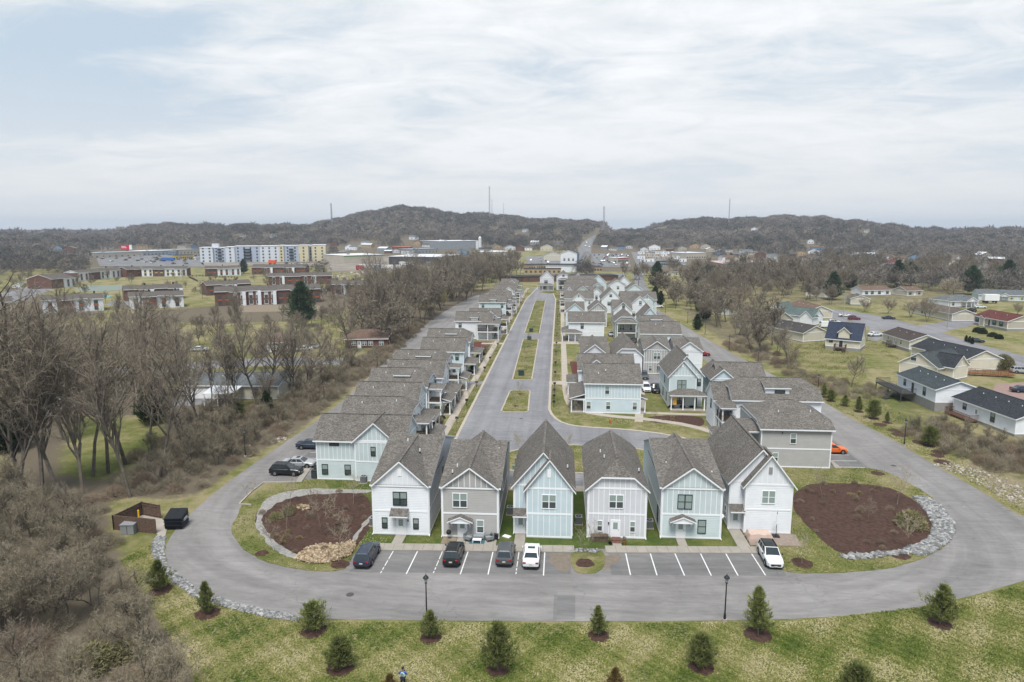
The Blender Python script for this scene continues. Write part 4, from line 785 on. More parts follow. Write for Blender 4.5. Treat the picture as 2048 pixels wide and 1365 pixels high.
def grassmat(name,dry,green,lush,zone=True,litter=(.128,.106,.076),bias=.5):
    m=bpy.data.materials.new(name); m.use_nodes=True; t=m.node_tree; N=t.nodes; L=t.links; p=N['Principled BSDF']; p.inputs['Roughness'].default_value=.95; p.inputs['Specular IOR Level'].default_value=.1
    g=N.new('ShaderNodeNewGeometry'); P=g.outputs['Position']
    a=noise_node(N,L,P,.09,6,.62,.6); b=noise_node(N,L,P,.55,6,.7,.3); c=noise_node(N,L,P,4.5,4,.7)
    def mr(x,lo,hi,o0=0,o1=1):
        n=N.new('ShaderNodeMapRange'); L.new(x,n.inputs[0]); n.inputs[1].default_value=lo; n.inputs[2].default_value=hi; n.inputs[3].default_value=o0; n.inputs[4].default_value=o1; return n.outputs[0]
    def mt(op,x,y):
        n=N.new('ShaderNodeMath'); n.operation=op
        for i,v in enumerate((x,y)):
            if isinstance(v,(int,float)): n.inputs[i].default_value=v
            else: L.new(v,n.inputs[i])
        return n.outputs[0]
    def mix(f,x,y):
        n=N.new('ShaderNodeMixRGB'); L.new(f,n.inputs[0])
        for i,v in ((1,x),(2,y)):
            if isinstance(v,tuple): n.inputs[i].default_value=(*v,1)
            else: L.new(v,n.inputs[i])
        return n.outputs[0]
    s=mt('ADD',mt('MULTIPLY',a,.5),mt('ADD',mt('MULTIPLY',b,.32),mt('MULTIPLY',c,.18)))
    if zone:
        at=N.new('ShaderNodeAttribute'); at.attribute_name='zone'; sp=N.new('ShaderNodeSeparateColor'); L.new(at.outputs['Color'],sp.inputs[0])
        lit,lus,bare=sp.outputs[0],sp.outputs[1],sp.outputs[2]
        s=mt('ADD',s,mt('MULTIPLY',mt('SUBTRACT',lus,.5),.22))
    s=mt('ADD',mt('MULTIPLY',mt('SUBTRACT',s,.5),2.6),.5)
    col=mix(mr(s,bias-.16,bias+.08),dry,green); col=mix(mr(s,bias+.10,bias+.34),col,lush)
    if zone:
        l2=mt('ADD',mt('MULTIPLY',lit,1.5),mt('SUBTRACT',mt('MULTIPLY',b,1.0),.75)); col=mix(mr(l2,.3,.6),col,litter)
        b2=mt('ADD',mt('MULTIPLY',bare,1.6),mt('SUBTRACT',b,.85)); col=mix(mr(b2,.35,.6),col,(.23,.19,.135))
    sc=N.new('ShaderNodeVectorMath'); sc.operation='SCALE'; L.new(col,sc.inputs[0]); L.new(mr(noise_node(N,L,P,9,3,.7),.3,.7,.66,1.34),sc.inputs[3]); L.new(sc.outputs[0],p.inputs['Base Color'])
    bp=N.new('ShaderNodeBump'); bp.inputs['Strength'].default_value=.8; bp.inputs['Distance'].default_value=.15; L.new(noise_node(N,L,P,6,4,.7),bp.inputs['Height']); L.new(bp.outputs[0],p.inputs['Normal'])
    return m
DRY=(.245,.21,.115); GRN=(.135,.14,.045); LUSH=(.065,.092,.022)
M_ground=grassmat('ground_cover',DRY,GRN,LUSH)
M_lawn=grassmat('lawn_grass',DRY,GRN,LUSH,zone=False,bias=.47)
M_lush=grassmat('green_grass',GRN,LUSH,(.04,.075,.016),zone=False,bias=.44)
def ground():
    xs=np.concatenate([np.linspace(-9000,-700,14)[:-1],np.linspace(-700,-260,18)[:-1],np.arange(-260,260,2.),np.linspace(260,700,18)[1:],np.linspace(700,9000,14)[1:]])
    ys=np.concatenate([np.linspace(-400,20,8)[:-1],np.arange(20,480,2.),np.linspace(480,900,30),np.linspace(930,3000,70),np.linspace(3200,16000,16)])
    # far columns must be denser in x for the hills
    xs=np.unique(np.concatenate([xs,np.arange(-2600,2601,40.)]))
    X,Y=np.meshgrid(xs,ys); Z=terr(X,Y); nx,ny=len(xs),len(ys)
    v=np.stack([X,Y,Z],-1).reshape(-1,3); i=np.arange(nx*ny).reshape(ny,nx)
    f=np.stack([i[:-1,:-1],i[:-1,1:],i[1:,1:],i[1:,:-1]],-1).reshape(-1,4)
    me=bpy.data.meshes.new('ground'); me.vertices.add(len(v)); me.vertices.foreach_set('co',v.ravel()); me.loops.add(f.size); me.loops.foreach_set('vertex_index',f.ravel()); me.polygons.add(len(f)); me.polygons.foreach_set('loop_start',np.arange(0,f.size,4)); me.update()
    me.polygons.foreach_set('use_smooth',np.ones(len(f),bool))
    lit=np.zeros(X.shape); lus=np.full(X.shape,.42); bare=np.zeros(X.shape)
    def pz(arr,pts,val): arr[inpoly(X,Y,GP(pts))]=val
    pz(lit,[(0,640),(300,660),(420,690),(700,650),(940,580),(1000,575),(930,610),(640,838),(490,930),(400,1005),(300,1000),(0,1010)],.72)
    pz(lit,[(0,640),(180,640),(430,650),(700,640),(740,700),(700,735),(420,745),(0,760)],.22)
    pz(lit,[(150,835),(330,830),(330,900),(240,960),(120,950)],.15); pz(lus,[(100,835),(330,830),(330,900),(240,960),(60,950)],.62)
    pz(lit,[(330,770),(600,775),(560,810),(440,810),(340,800)],.1)
    pz(lit,[(0,985),(210,1010),(230,1080),(300,1180),(330,1250),(420,1300),(470,1365),(-600,1500),(-400,985)],.85)
    pz(lus,[(230,1060),(300,1075),(330,1140),(300,1180),(220,1130)],.62); pz(lus,[(560,1240),(2300,1160),(2300,1600),(560,1600)],.60); pz(lus,[(1500,1240),(2300,1150),(2300,1600),(1400,1600)],.78)
    pz(bare,[(640,1240),(1120,1243),(1120,1268),(900,1262),(640,1262)],.60); pz(bare,[(500,1290),(620,1285),(640,1330),(520,1340)],.56); pz(bare,[(1500,1295),(1600,1290),(1610,1310),(1520,1318)],.5); pz(bare,[(1060,1352),(1140,1350),(1150,1362),(1070,1364)],.55)
    pz(lus,[(150,560),(550,553),(600,575),(540,592),(380,600),(240,605),(130,600)],.34); pz(lit,[(660,540),(900,535),(900,552),(650,556)],.5)
    # right side: strip along the alley, brushy bank, rubble
    pz(lit,[(1560,740),(1650,790),(1790,872),(1960,975),(2100,1060),(2300,1060),(2300,880),(1950,860),(1900,800),(1790,800),(1700,760)],.40)
    pz(bare,[(1890,905),(1990,930),(2100,990),(2100,1050),(1960,965)],.75)
    pz(lus,[(1740,770),(1800,800),(1880,850),(1850,880),(1700,800)],.72); pz(lit,[(1330,600),(1480,650),(1560,700),(1600,750),(1560,748),(1440,690)],.5); pz(lit,[(1310,560),(1500,545),(2100,550),(2100,575),(1850,600),(1700,612),(1520,612),(1350,600)],.45)
    far=(Y>560); lit[far]=.95; lus[far]=.4
    pz(lit,[(0,560),(130,590),(250,640),(430,650),(640,640),(760,600),(940,560),(900,540),(640,575),(560,600),(0,650)],.62); pz(lit,[(160,535),(640,528),(900,510),(1170,500),(1170,560),(640,560),(100,600)],.12)
    def blur(A,k=2):
        for _ in range(k):
            A[1:-1,1:-1]=(A[1:-1,1:-1]*2+A[:-2,1:-1]+A[2:,1:-1]+A[1:-1,:-2]+A[1:-1,2:])/6
        return A
    c=np.stack([blur(lit),blur(lus),blur(bare),np.ones(X.shape)],-1).reshape(-1,4)
    at=me.color_attributes.new('zone','FLOAT_COLOR','POINT'); at.data.foreach_set('color',c.ravel()); me.materials.append(M_ground)
    mkobj('ground',me,kind='structure')
ground()
def asphalt(name,c,c2,seed=0):
    m=bpy.data.materials.new(name); m.use_nodes=True; t=m.node_tree; N=t.nodes; L=t.links; p=N['Principled BSDF']; p.inputs['Roughness'].default_value=.9; p.inputs['Specular IOR Level'].default_value=.2
    g=N.new('ShaderNodeNewGeometry'); P=g.outputs['Position']
    mp=N.new('ShaderNodeMapping'); mp.inputs['Scale'].default_value=(.35,1.6,1); L.new(P,mp.inputs[0])
    a=noise_node(N,L,P,.08,5,.6,.8); b=noise_node(N,L,mp.outputs[0],.9,6,.65,1.2); d=noise_node(N,L,P,16,3,.7)
    def mr(x,lo,hi,o0,o1):
        n=N.new('ShaderNodeMapRange'); L.new(x,n.inputs[0]); n.inputs[1].default_value=lo; n.inputs[2].default_value=hi; n.inputs[3].default_value=o0; n.inputs[4].default_value=o1; return n.outputs[0]
    mx=N.new('ShaderNodeMixRGB'); L.new(mr(a,.40,.60,0,1),mx.inputs[0]); mx.inputs[1].default_value=(*c,1); mx.inputs[2].default_value=(*c2,1)
    # thin cracks and sealed seams
    vo=N.new('ShaderNodeTexVoronoi'); vo.feature='DISTANCE_TO_EDGE'; vo.inputs['Scale'].default_value=.085; mp2=N.new('ShaderNodeMapping'); L.new(P,mp2.inputs[0]); nz=N.new('ShaderNodeTexNoise'); nz.inputs['Scale'].default_value=.5; nz.inputs['Detail'].default_value=6; L.new(P,nz.inputs[0])
    sm=N.new('ShaderNodeVectorMath'); sm.operation='MULTIPLY_ADD'; L.new(nz.outputs['Color'],sm.inputs[0]); sm.inputs[1].default_value=(3,3,3); L.new(P,sm.inputs[2]); L.new(sm.outputs[0],vo.inputs[0])
    k=N.new('ShaderNodeMath'); k.operation='MULTIPLY'; L.new(mr(b,.32,.68,.84,1.12),k.inputs[0]); L.new(mr(vo.outputs[0],0,.006,.80,1.),k.inputs[1])
    # wheel wear running round the loop
    sx=N.new('ShaderNodeSeparateXYZ'); L.new(P,sx.inputs[0])
    def mm(op,a_,b_=None):
        q=N.new('ShaderNodeMath'); q.operation=op
        for i_,v in enumerate((a_,b_)):
            if v is None: continue
            if isinstance(v,(int,float)): q.inputs[i_].default_value=v
            else: L.new(v,q.inputs[i_])
        return q.outputs[0]
    ex=mm('DIVIDE',sx.outputs[0],47.); ey=mm('DIVIDE',mm('SUBTRACT',mm('MINIMUM',sx.outputs[1],95.),95.),37.); rho=mm('POWER',mm('ADD',mm('POWER',mm('ABSOLUTE',ex),3.),mm('POWER',mm('ABSOLUTE',ey),3.)),.3333); an=mm('ARCTAN2',ex,ey)
    cv=N.new('ShaderNodeCombineXYZ'); L.new(mm('MULTIPLY',rho,26.),cv.inputs[0]); L.new(mm('MULTIPLY',an,2.2),cv.inputs[1]); L.new(mm('MULTIPLY',sx.outputs[1],.02),cv.inputs[2])
    wv=noise_node(N,L,cv.outputs[0],1.,5,.62,.4); kw=N.new('ShaderNodeMath'); kw.operation='MULTIPLY'; L.new(k.outputs[0],kw.inputs[0]); L.new(mr(wv,.34,.66,.84,1.10),kw.inputs[1]); k=kw
    st=noise_node(N,L,P,.45,3,.5,.0); ks=N.new('ShaderNodeMath'); ks.operation='MULTIPLY'; L.new(k.outputs[0],ks.inputs[0]); L.new(mr(st,.70,.76,1.,.72),ks.inputs[1]); k=ks
    k2=N.new('ShaderNodeMath'); k2.operation='MULTIPLY'; L.new(k.outputs[0],k2.inputs[0]); L.new(mr(d,.3,.7,.86,1.14),k2.inputs[1])
    s=N.new('ShaderNodeVectorMath'); s.operation='SCALE'; L.new(mx.outputs[0],s.inputs[0]); L.new(k2.outputs[0],s.inputs[3]); L.new(s.outputs[0],p.inputs['Base Color'])
    return m
M_asph=asphalt('asphalt',(.188,.179,.173),(.226,.215,.208)); M_street=asphalt('street_asphalt',(.185,.182,.19),(.215,.212,.22)); M_asphdk=asphalt('patch_asphalt',(.148,.145,.143),(.172,.167,.165))
M_curb=mat('curb_concrete',(.38,.335,.28),.85,var=.08,vscale=1.5); M_walk=mat('sidewalk_concrete',(.36,.315,.265),.9,var=.07,vscale=.7); M_walk2=mat('front_walk_concrete',(.29,.265,.23),.9,var=.09,vscale=.8)
M_mulch=mat('mulch_bark',(.036,.018,.012),.95,vscale=2.2,base2=(.08,.042,.031),bump=.9,bscale=14,detail=7); M_mulchred=mat('mulch_red',(.07,.022,.016),.95,vscale=3,base2=(.12,.035,.026),bump=.8,bscale=12)
M_gravel=mat('gravel_fines',(.20,.19,.175),.95,vscale=3,base2=(.30,.29,.27),bump=.5,bscale=14); M_paint=mat('road_paint',(.62,.62,.61),.7,var=.12,vscale=5)
M_manh=mat('cast_iron',(.07,.065,.06),.7); M_soil=mat('bare_soil',(.16,.125,.09),.95,vscale=1.2,base2=(.24,.2,.14),bump=.4,bscale=8)
outer=[(960,588),(930,600),(860,640),(790,705),(700,790),(640,838),(560,892),(490,940),(430,985),(392,1018),(362,1045),(340,1075),(329,1100),(335,1130),(352,1157),(385,1182),(440,1203),(500,1218),(570,1232),(640,1238),(800,1241),(1000,1242.5),(1200,1243),(1400,1242),(1550,1240),(1700,1232),(1800,1221),(1900,1203),(1980,1182),(2048,1162),(2150,1130),(2180,1095),(2150,1062),(2048,1040),(1977,991),(1871,932),(1790,882),(1706,840),(1640,800),(1549,752),(1440,694),(1381,660),(1307,615),(1290,600),(1180,592),(1120,575),(1050,575)]
P_outer=GP(outer); LOOP=smoothpoly(P_outer,2)
sheet('road',LOOP,.012,M_asph)
# inner ground of the left and right ends, front strip
isl_l=[(479,1009),(475,1033),(461,1054),(465,1071),(486,1099),(517,1119),(561,1133),(613,1142),(665,1144),(690,1140),(699,1126),(712,1103)]
YL=smoothpoly(GP([(482,1010),(503,1000),(527,966.5),(590,965.5),(603,958)]+[(634,962),(760,900),(900,900),(900,1095),(712,1102)]+isl_l[::-1][1:-1]),1,.05)
sheet('yard',YL,.05,M_lawn,.05)
YF=[(-20.9,69.9),(24.2,71.9),(24.2,96),(-34,99),(-34,89),(-20.9,75)]
sheet('yard',[(-21.6,69.95),(22.3,72.0),(27.0,84),(30.0,97),(-33.8,97.0),(-33.8,91)],.056,M_lush,.05)
YR=smoothpoly(GP([(1521,1104),(1560,1140),(1584,1147.5),(1661,1148),(1758,1141),(1809,1130),(1848,1117),(1874,1104),(1900,1085),(1909,1062),(1903,1040),(1880,1011),(1855,988),(1816,966),(1758,937),(1665,937.5),(1640,930),(1480,960),(1500,1098)]),1,.06)
sheet('yard',YR,.052,M_lawn,.05)
# estate block ground
sheet('yard',[(-34.2,99),(-16,96.5),(-16.0,400),(-34.2,400)],.040,M_lawn,.04)
sheet('yard',[(-4,404),(-4,116),(22,112),(28,111),(38.6,112),(38.6,404)],.044,M_lawn,.04)
sheet('yard',[(27.4,97.6),(39.6,98.4),(39.4,113.5),(26,113.5)],.048,M_lawn,.04)
# street
ST=smoothpoly([(-17.15,405),(-17.3,120),(-17.3,101),(-16.5,95),(-13,90.2),(-8,89.0),(14,89.0),(20,89.8),(24.5,93),(26.3,98.5),(26.0,104),(23.5,110),(19,114.2),(12,116.8),(4,117.8),(.8,119.6),(-1.2,124),(-2.2,131),(-2.5,405)],1)
sheet('street',ST,.072,M_street)
ribbon('kerb',ST,.5,.06,.07,M_curb)
def roundc(P,r=1.1):
    Q=[]; n=len(P)
    for i in range(n):
        a,p,b=P[i-1],P[i],P[(i+1)%n]; la=math.dist(a,p); lb=math.dist(p,b); ra=min(r,la*.4); rb=min(r,lb*.4)
        s=(p[0]+(a[0]-p[0])*ra/la,p[1]+(a[1]-p[1])*ra/la); e=(p[0]+(b[0]-p[0])*rb/lb,p[1]+(b[1]-p[1])*rb/lb)
        for t in (0,.33,.67,1): Q.append(((1-t)**2*s[0]+2*t*(1-t)*p[0]+t*t*e[0],(1-t)**2*s[1]+2*t*(1-t)*p[1]+t*t*e[1]))
    return Q
ISL=[]
def island(P,jit=.03):
    ISL.append(P)
    Q=roundc(P); sheet('island',Q,.16,M_lawn,.1); ribbon('kerb',Q,.28,.06,.13,M_curb)
island([(-11.2,126.5),(-6.0,126.8),(-6.4,144.5),(-10.7,144.2)]); island([(-11,154.6),(-6.5,155),(-6.9,214),(-11.7,213.6)]); island([(-12,226),(-7,226),(-7.4,330),(-12.2,330)])
island([(-9.9,96.2),(-8,103),(-4,106.2),(2,107.2),(12,106.4),(16.6,103.2),(17,98.5),(15,95.6),(10,94.6),(-6,94.3)])
island([(-12,372),(-6,366),(-1,371),(-3,380),(-10,380)])
# sidewalks
sheet('sidewalk',[(-21.6,69.6),(23.2,71.65),(23.2,72.75),(-21.6,70.9)] if 0 else [(-20.4,68.9),(1.8,69.95),(1.8,71.5),(-20.4,70.5)],.14,M_walk2,.12)
sheet('sidewalk',[(5.2,70.1),(22.4,71.2),(22.4,72.7),(5.2,71.7)],.14,M_walk2,.12)
M_joint=mat('pavement_joint',(.16,.14,.12),.9)
def joints(p,q,w,n,z):
    B=MB(); dx,dy=q[0]-p[0],q[1]-p[1]; l=math.hypot(dx,dy); nx,ny=-dy/l,dx/l; tx,ty=dx/l*.02,dy/l*.02
    for i in range(n+1):
        x=p[0]+dx*i/n; y=p[1]+dy*i/n; B.poly([(x-tx,y-ty,z),(x+tx,y+ty,z),(x+tx+nx*w,y+ty+ny*w,z),(x-tx+nx*w,y-ty+ny*w,z)],M_joint)
    B.build('pavement_joints',kind='structure')
joints((-20.3,68.93),(1.7,69.93),1.52,20,.144); joints((5.3,70.12),(22.3,71.2),1.5,15,.144)
for x0,x1,y0,y1 in ((-18.6,-17.4,70.6,72.85),(-11.4,-10.4,70.95,72.75),(-4.9,-3.7,71.2,74.1),(6.1,7.1,71.8,73.7),(13.4,14.4,72.2,74.25),(19.9,21.3,72.6,77.1)): sheet('path',[(x0,y0),(x1,y0),(x1,y1),(x0,y1)],.136,M_walk2,.1)
sheet('patio',[(-13.1,70.95),(-11.45,71.0),(-11.45,72.7),(-13.1,72.7)],.13,M_soil,.08); sheet('patio',[(-10.35,71.05),(-6.9,71.1),(-6.9,72.7),(-10.35,72.7)],.13,M_walk2,.08)
sheet('patio',[(21.4,73.0),(27.0,73.2),(27.3,76.1),(21.5,76.2)],.132,mat('patio_stone',(.23,.185,.155),.9,var=.12,vscale=2),.08)
WL=[(-20.55,99),(-19.05,99),(-18.95,220),(-18.65,400),(-20.05,400),(-20.4,220)]; sheet('sidewalk',WL,.10,M_walk,.08); joints((-19.05,100),(-18.7,400),1.45,150,.104)
WR=smoothpoly([(-.2,405),(.35,160),(.75,140),(1.6,131.5),(4,127.4),(9,124.5),(16,122.9),(23,119.5),(27.5,113.5),(29,106),(30.2,106.6),(28.8,114.5),(24,120.9),(16.5,124.5),(9.5,126.1),(5.2,128.8),(3.0,132.5),(2.2,140),(1.85,160),(1.3,405)],1); sheet('sidewalk',WR,.10,M_walk,.08); joints((.35,160),(-.1,400),-1.45,120,.104)
sheet('sidewalk',[(-8,87.2),(20,88),(20,89.0),(-8,88.6)],.11,M_walk,.08)
for y in (151.,206.): sheet('street',[(-2.4,y),(.3,y-.3),(8,y-.6),(8,y+3.6),(.3,y+3.4),(-2.4,y+3.2)],.108,M_walk,.06)
sheet('street',[(-17.2,149.4),(-24,149.6),(-24,152.6),(-17.2,152.8)],.108,M_street,.06); sheet('street',[(-17.2,203.5),(-24,203.5),(-24,206),(-17.2,206.4)],.108,M_walk,.06)
sheet('path',[(13.7,121.8),(15.2,121.6),(18.6,147),(16.9,147)],.098,M_walk,.06); sheet('path',[(15,127.5),(29,126.6),(29,128),(15.4,128.8)],.102,M_walk,.06)
sheet('car_court',[(16.4,146.5),(20.5,146.5),(25.5,163),(16.9,163)],.106,M_street,.05)
# car-park bays, sealed darker, on the loop road
sheet('car_park',[(-21.5,64.1),(1.4,65.3),(1.4,69.9),(-20.6,68.85)],.020,M_asphdk); sheet('car_park',[(5.5,65.4),(23.3,66.5),(23,71.1),(5.5,70.1)],.020,M_asphdk)
sheet('car_park',[(-39.4,92),(-34.0,92.3),(-33.9,147),(-39.4,147)],.020,M_asphdk); sheet('car_park',[(39.7,99.2),(45.6,99.6),(45.6,150),(39.7,150)],.020,M_asphdk)
sheet('patch',[(-.35,57.0),(1.65,57.1),(1.75,61.3),(-.3,61.1)],.0165,M_asphdk)
sheet('soil_stain',smoothpoly(GP([(1092,1108),(1145,1106),(1142,1140),(1128,1146),(1110,1140)]),2,.12),.025,mat('stained_asphalt',(.17,.14,.11),.9,var=.12,vscale=2))
sheet('soil_stain',smoothpoly(GP([(1205,1108),(1245,1112),(1240,1122),(1215,1136),(1206,1150)]),2,.12),.025,mat('stained_asphalt',(.17,.14,.11)))
NZ=smoothpoly(GP([(1142,1098),(1205,1098),(1210,1120),(1203,1146),(1160,1150),(1142,1138)]),1,.05); sheet('yard',NZ,.06,M_lawn,.06)
def line(p,q,w=.12,z=.028):
    dx,dy=q[0]-p[0],q[1]-p[1]; l=math.hypot(dx,dy); nx,ny=-dy/l*w/2,dx/l*w/2
    STR.poly([(p[0]+nx,p[1]+ny,z),(p[0]-nx,p[1]-ny,z),(q[0]-nx,q[1]-ny,z),(q[0]+nx,q[1]+ny,z)],M_paint)
STR=MB()
for a,b in [((786.5,1103),(760,1149)),((835,1103.5),(812.5,1149)),((885,1103.5),(866,1149)),((936,1104),(920.5,1149.5)),((986,1104),(976,1150)),((1038,1104),(1031.5,1151)),((1089.5,1105),(1087,1152)),((1251,1106),(1261,1151)),((1300,1106),(1314,1151.5)),((1349,1106),(1369,1152)),((1400,1106),(1422.5,1152)),((1450.5,1106),(1476,1152)),((1501.6,1106),(1531,1151.5))]:
    p,q=G(*a),G(*b)
    if a[0] in(786.5,885,1038):
        for f0,f1 in ((0,.36),(.42,.66),(.72,.82),(.88,.96)): line((p[0]+(q[0]-p[0])*f0,p[1]+(q[1]-p[1])*f0),(p[0]+(q[0]-p[0])*f1,p[1]+(q[1]-p[1])*f1),.10)
    else: line(p,q)
for y in (92.6,95.4,98.1,100.9,103.7,106.5,109.3,112,115,118,121): line((-39.2,y),(-34.6,y+.15))
for y in (99.9,102.7,105.5,108.3,111,114): line((40.6,y),(45.2,y+.15))
STR.build('painted_markings',kind='structure')
ribbon('kerb',GP([(590,966),(527,966.5),(503,985),(479,1009.5),(503,1011.5)]),.18,.0,.17,M_curb,closed=False)
sheet('sidewalk',GP([(590.8,966),(603,966),(634,921),(621,921)]),.13,M_walk2,.1); sheet('sidewalk',GP([(1660,924),(1666,924),(1683,938),(1670,938)]),.13,M_walk2,.1)
# beds
sheet('yard',smoothpoly(GP([(481,1009.5),(505,985.5),(529,967.5),(600,967),(640,975),(560,1000),(520,1013)]),0,.0),.062,M_lawn,.05)
for px_,py_ in ((1787,932),(700,1190),(1042,838)):
    mx_,my_=G(px_,py_); sheet('manhole_cover',[(mx_+.38*math.cos(t_*.524),my_+.38*math.sin(t_*.524)) for t_ in range(12)],.034 if py_!=838 else .084,M_manh)
BEDL=smoothpoly(GP([(505,1030),(540,1003),(590,990),(660,984),(742,985),(742,1060),(715,1090),(700,1112),(665,1123),(620,1122),(585,1117),(550,1098),(520,1068)]),2,.06); sheet('mulch_bed',BEDL,.075,M_mulch,.02)
BR=smoothpoly(GP([(1585,990),(1612,971),(1640,968),(1700,968),(1765,973),(1800,985),(1830,1003),(1850,1022),(1866,1048),(1860,1075),(1835,1092),(1790,1103),(1735,1111),(1690,1112),(1660,1098),(1620,1058),(1585,1020)]),2,.06); sheet('mulch_bed',BR,.078,M_mulch,.02)
GV=smoothpoly(GP([(512,1030),(530,1000),(565,985),(620,978),(700,980),(742,980),(742,987),(660,988),(600,993),(560,1004),(535,1022),(522,1035),(528,1060),(548,1082),(585,1108),(610,1122),(585,1121),(545,1100),(512,1062)]),1,.12); sheet('gravel_edge',GV,.088,M_gravel,.02)
sheet('gravel_edge',smoothpoly(GP([(742,1030),(725,1050),(706,1076),(700,1092),(706,1092),(724,1062),(743,1042)]),1,.08),.09,M_gravel,.02)
sheet('mulch_bed',smoothpoly(GP([(1290,838),(1310,832),(1400,832),(1412,846),(1400,855),(1370,850),(1330,848),(1300,845)]),2,.05),.06,M_mulch,.02); sheet('mulch_bed',[(.9+2.2,159.5),(8,159.5),(4.8,178.5),(2.6,178)],.06,M_mulchred,.02)
sheet('mulch_bed',[(-23.6,196.5),(-21.1,196.5),(-21.1,208),(-32,208),(-32,198)],.06,M_mulchred,.02)
for y0,y1 in ((99,122),(124,148),(155,175),(182,195),(214,245),(262,300),(315,345)): sheet('mulch_bed',smoothpoly([(-22.9,y0),(-20.8,y0),(-20.8,y1),(-22.9,y1)],1,.04),.064,M_mulch,.02)
for y0,y1 in ((131,139),(142,149),(212,222),(226,245),(260,300)): sheet('mulch_bed',smoothpoly([(2.2,y0),(3.4,y0),(3.4,y1),(2.2,y1)],1,.04),.064,M_mulch,.02)
RINGS0=[]
def onion(px,py,r=.8,z=.0): 
    x,y=G(px,py); RINGS0.append((x,y,r)); P=[(x+math.cos(t)*r*random.uniform(.85,1.15),y+math.sin(t)*r*random.uniform(.85,1.15)) for t in np.linspace(0,6.283,17)[:-1]]; sheet('mulch_ring',P,.03+z,M_mulch,.03)
# pad and right street, far roads and lots
sheet('concrete_pad',GP([(285,1028),(321,1036),(336,1052),(330,1075),(322,1075),(311,1067),(250,1050)]),.06,M_conc,.06)
sheet('street',smoothpoly(GP([(1560,606),(1663,618),(1760,632),(1850,655),(1960,690),(2048,712),(2200,755),(2200,785),(2048,738),(2010,728),(1930,702),(1885,690),(1800,668),(1745,656),(1690,652),(1664,634),(1560,618)]),1),.02,M_street)
sheet('street',smoothpoly(GP([(1800,652),(1860,650),(1900,640),(1915,620),(1945,618),(1952,640),(1948,652),(1900,660),(1870,672)]),1),.030,M_street)
sheet('driveway',GP([(1740,655),(1752,656),(1772,672),(1752,684),(1735,680)]),.03,M_street); sheet('driveway',GP([(1990,770),(2048,765),(2200,780),(2200,830),(2048,800),(1985,785)]),.02,mat('pink_gravel',(.25,.17,.15),.95,var=.1,vscale=1))
sheet('road',smoothpoly(GP([(-300,795),(0,760),(200,738),(420,722),(560,715),(668,720),(745,711),(760,722),(670,733),(560,730),(420,738),(200,754),(0,776),(-300,815)]),1,.1),.016,M_street)
sheet('road',GP([(360,795),(480,790),(500,797),(380,812),(340,812)]),.016,M_street)
sheet('road',smoothpoly(GP([(0,583),(60,575),(95,563),(125,560),(130,570),(95,583),(60,600),(0,612)]),1),.016,M_street); sheet('road',GP([(225,602),(262,603),(262,613),(210,611)]),.016,M_street); sheet('road',GP([(470,608),(640,612),(640,622),(480,625)]),.016,M_soil)
def gtp(pts): return [GT(a,b)[:2] for a,b in pts]
M_lot=asphalt('parking_asphalt',(.15,.15,.152),(.20,.197,.195)); M_dirt=mat('dirt_lot',(.17,.145,.115),.95,vscale=.05,base2=(.25,.22,.185),coord='Object')
sheet('road',gtp([(1150,510),(1163,487.5),(1175.6,479),(1190,471.5),(1193,471.5),(1187,482),(1183,494),(1182.5,508),(1160,540),(1135,540)]),.5,M_lot,drape=True)
sheet('road',gtp([(1277,531),(1266,545),(1265,560),(1275,580),(1284,596),(1308,596),(1292,573),(1287,560),(1287,550),(1296,540),(1308,531)]),.3,M_lot,drape=True)
for i,P in enumerate([[(1182,508),(1255,508),(1262,535),(1182,535)],[(1262,505),(1366,505),(1372,532),(1272,530)],[(1400,538),(1440,535),(1520,535),(1530,548),(1400,552)],[(190,513),(400,511),(410,535),(200,534)],[(660,545),(650,528),(690,515),(900,512),(1040,512),(1030,525),(900,536),(760,545)],[(1050,514),(1150,512),(1130,548),(1055,530)],[(400,526),(660,526),(640,534),(410,533)],[(1000,553),(1250,549),(1250,556),(1000,558)]]):
    sheet('parking_lot',gtp(P),.25,M_dirt if i in(4,6) else M_lot,drape=True)
sheet('road',gtp([(672,506),(690,506),(738,489),(745,487),(735,486),(700,497)]),.6,M_lot,drape=True)
sheet('swimming_pool',GP([(158,592),(210,589),(225,592),(215,596),(160,597)]),.05,mat('pool_cover',(.10,.30,.27),.4)); sheet('tennis_court',GP([(150,578),(180,571),(262,571),(290,576),(262,580),(170,584)]),.03,mat('court_green',(.17,.20,.17),.8))
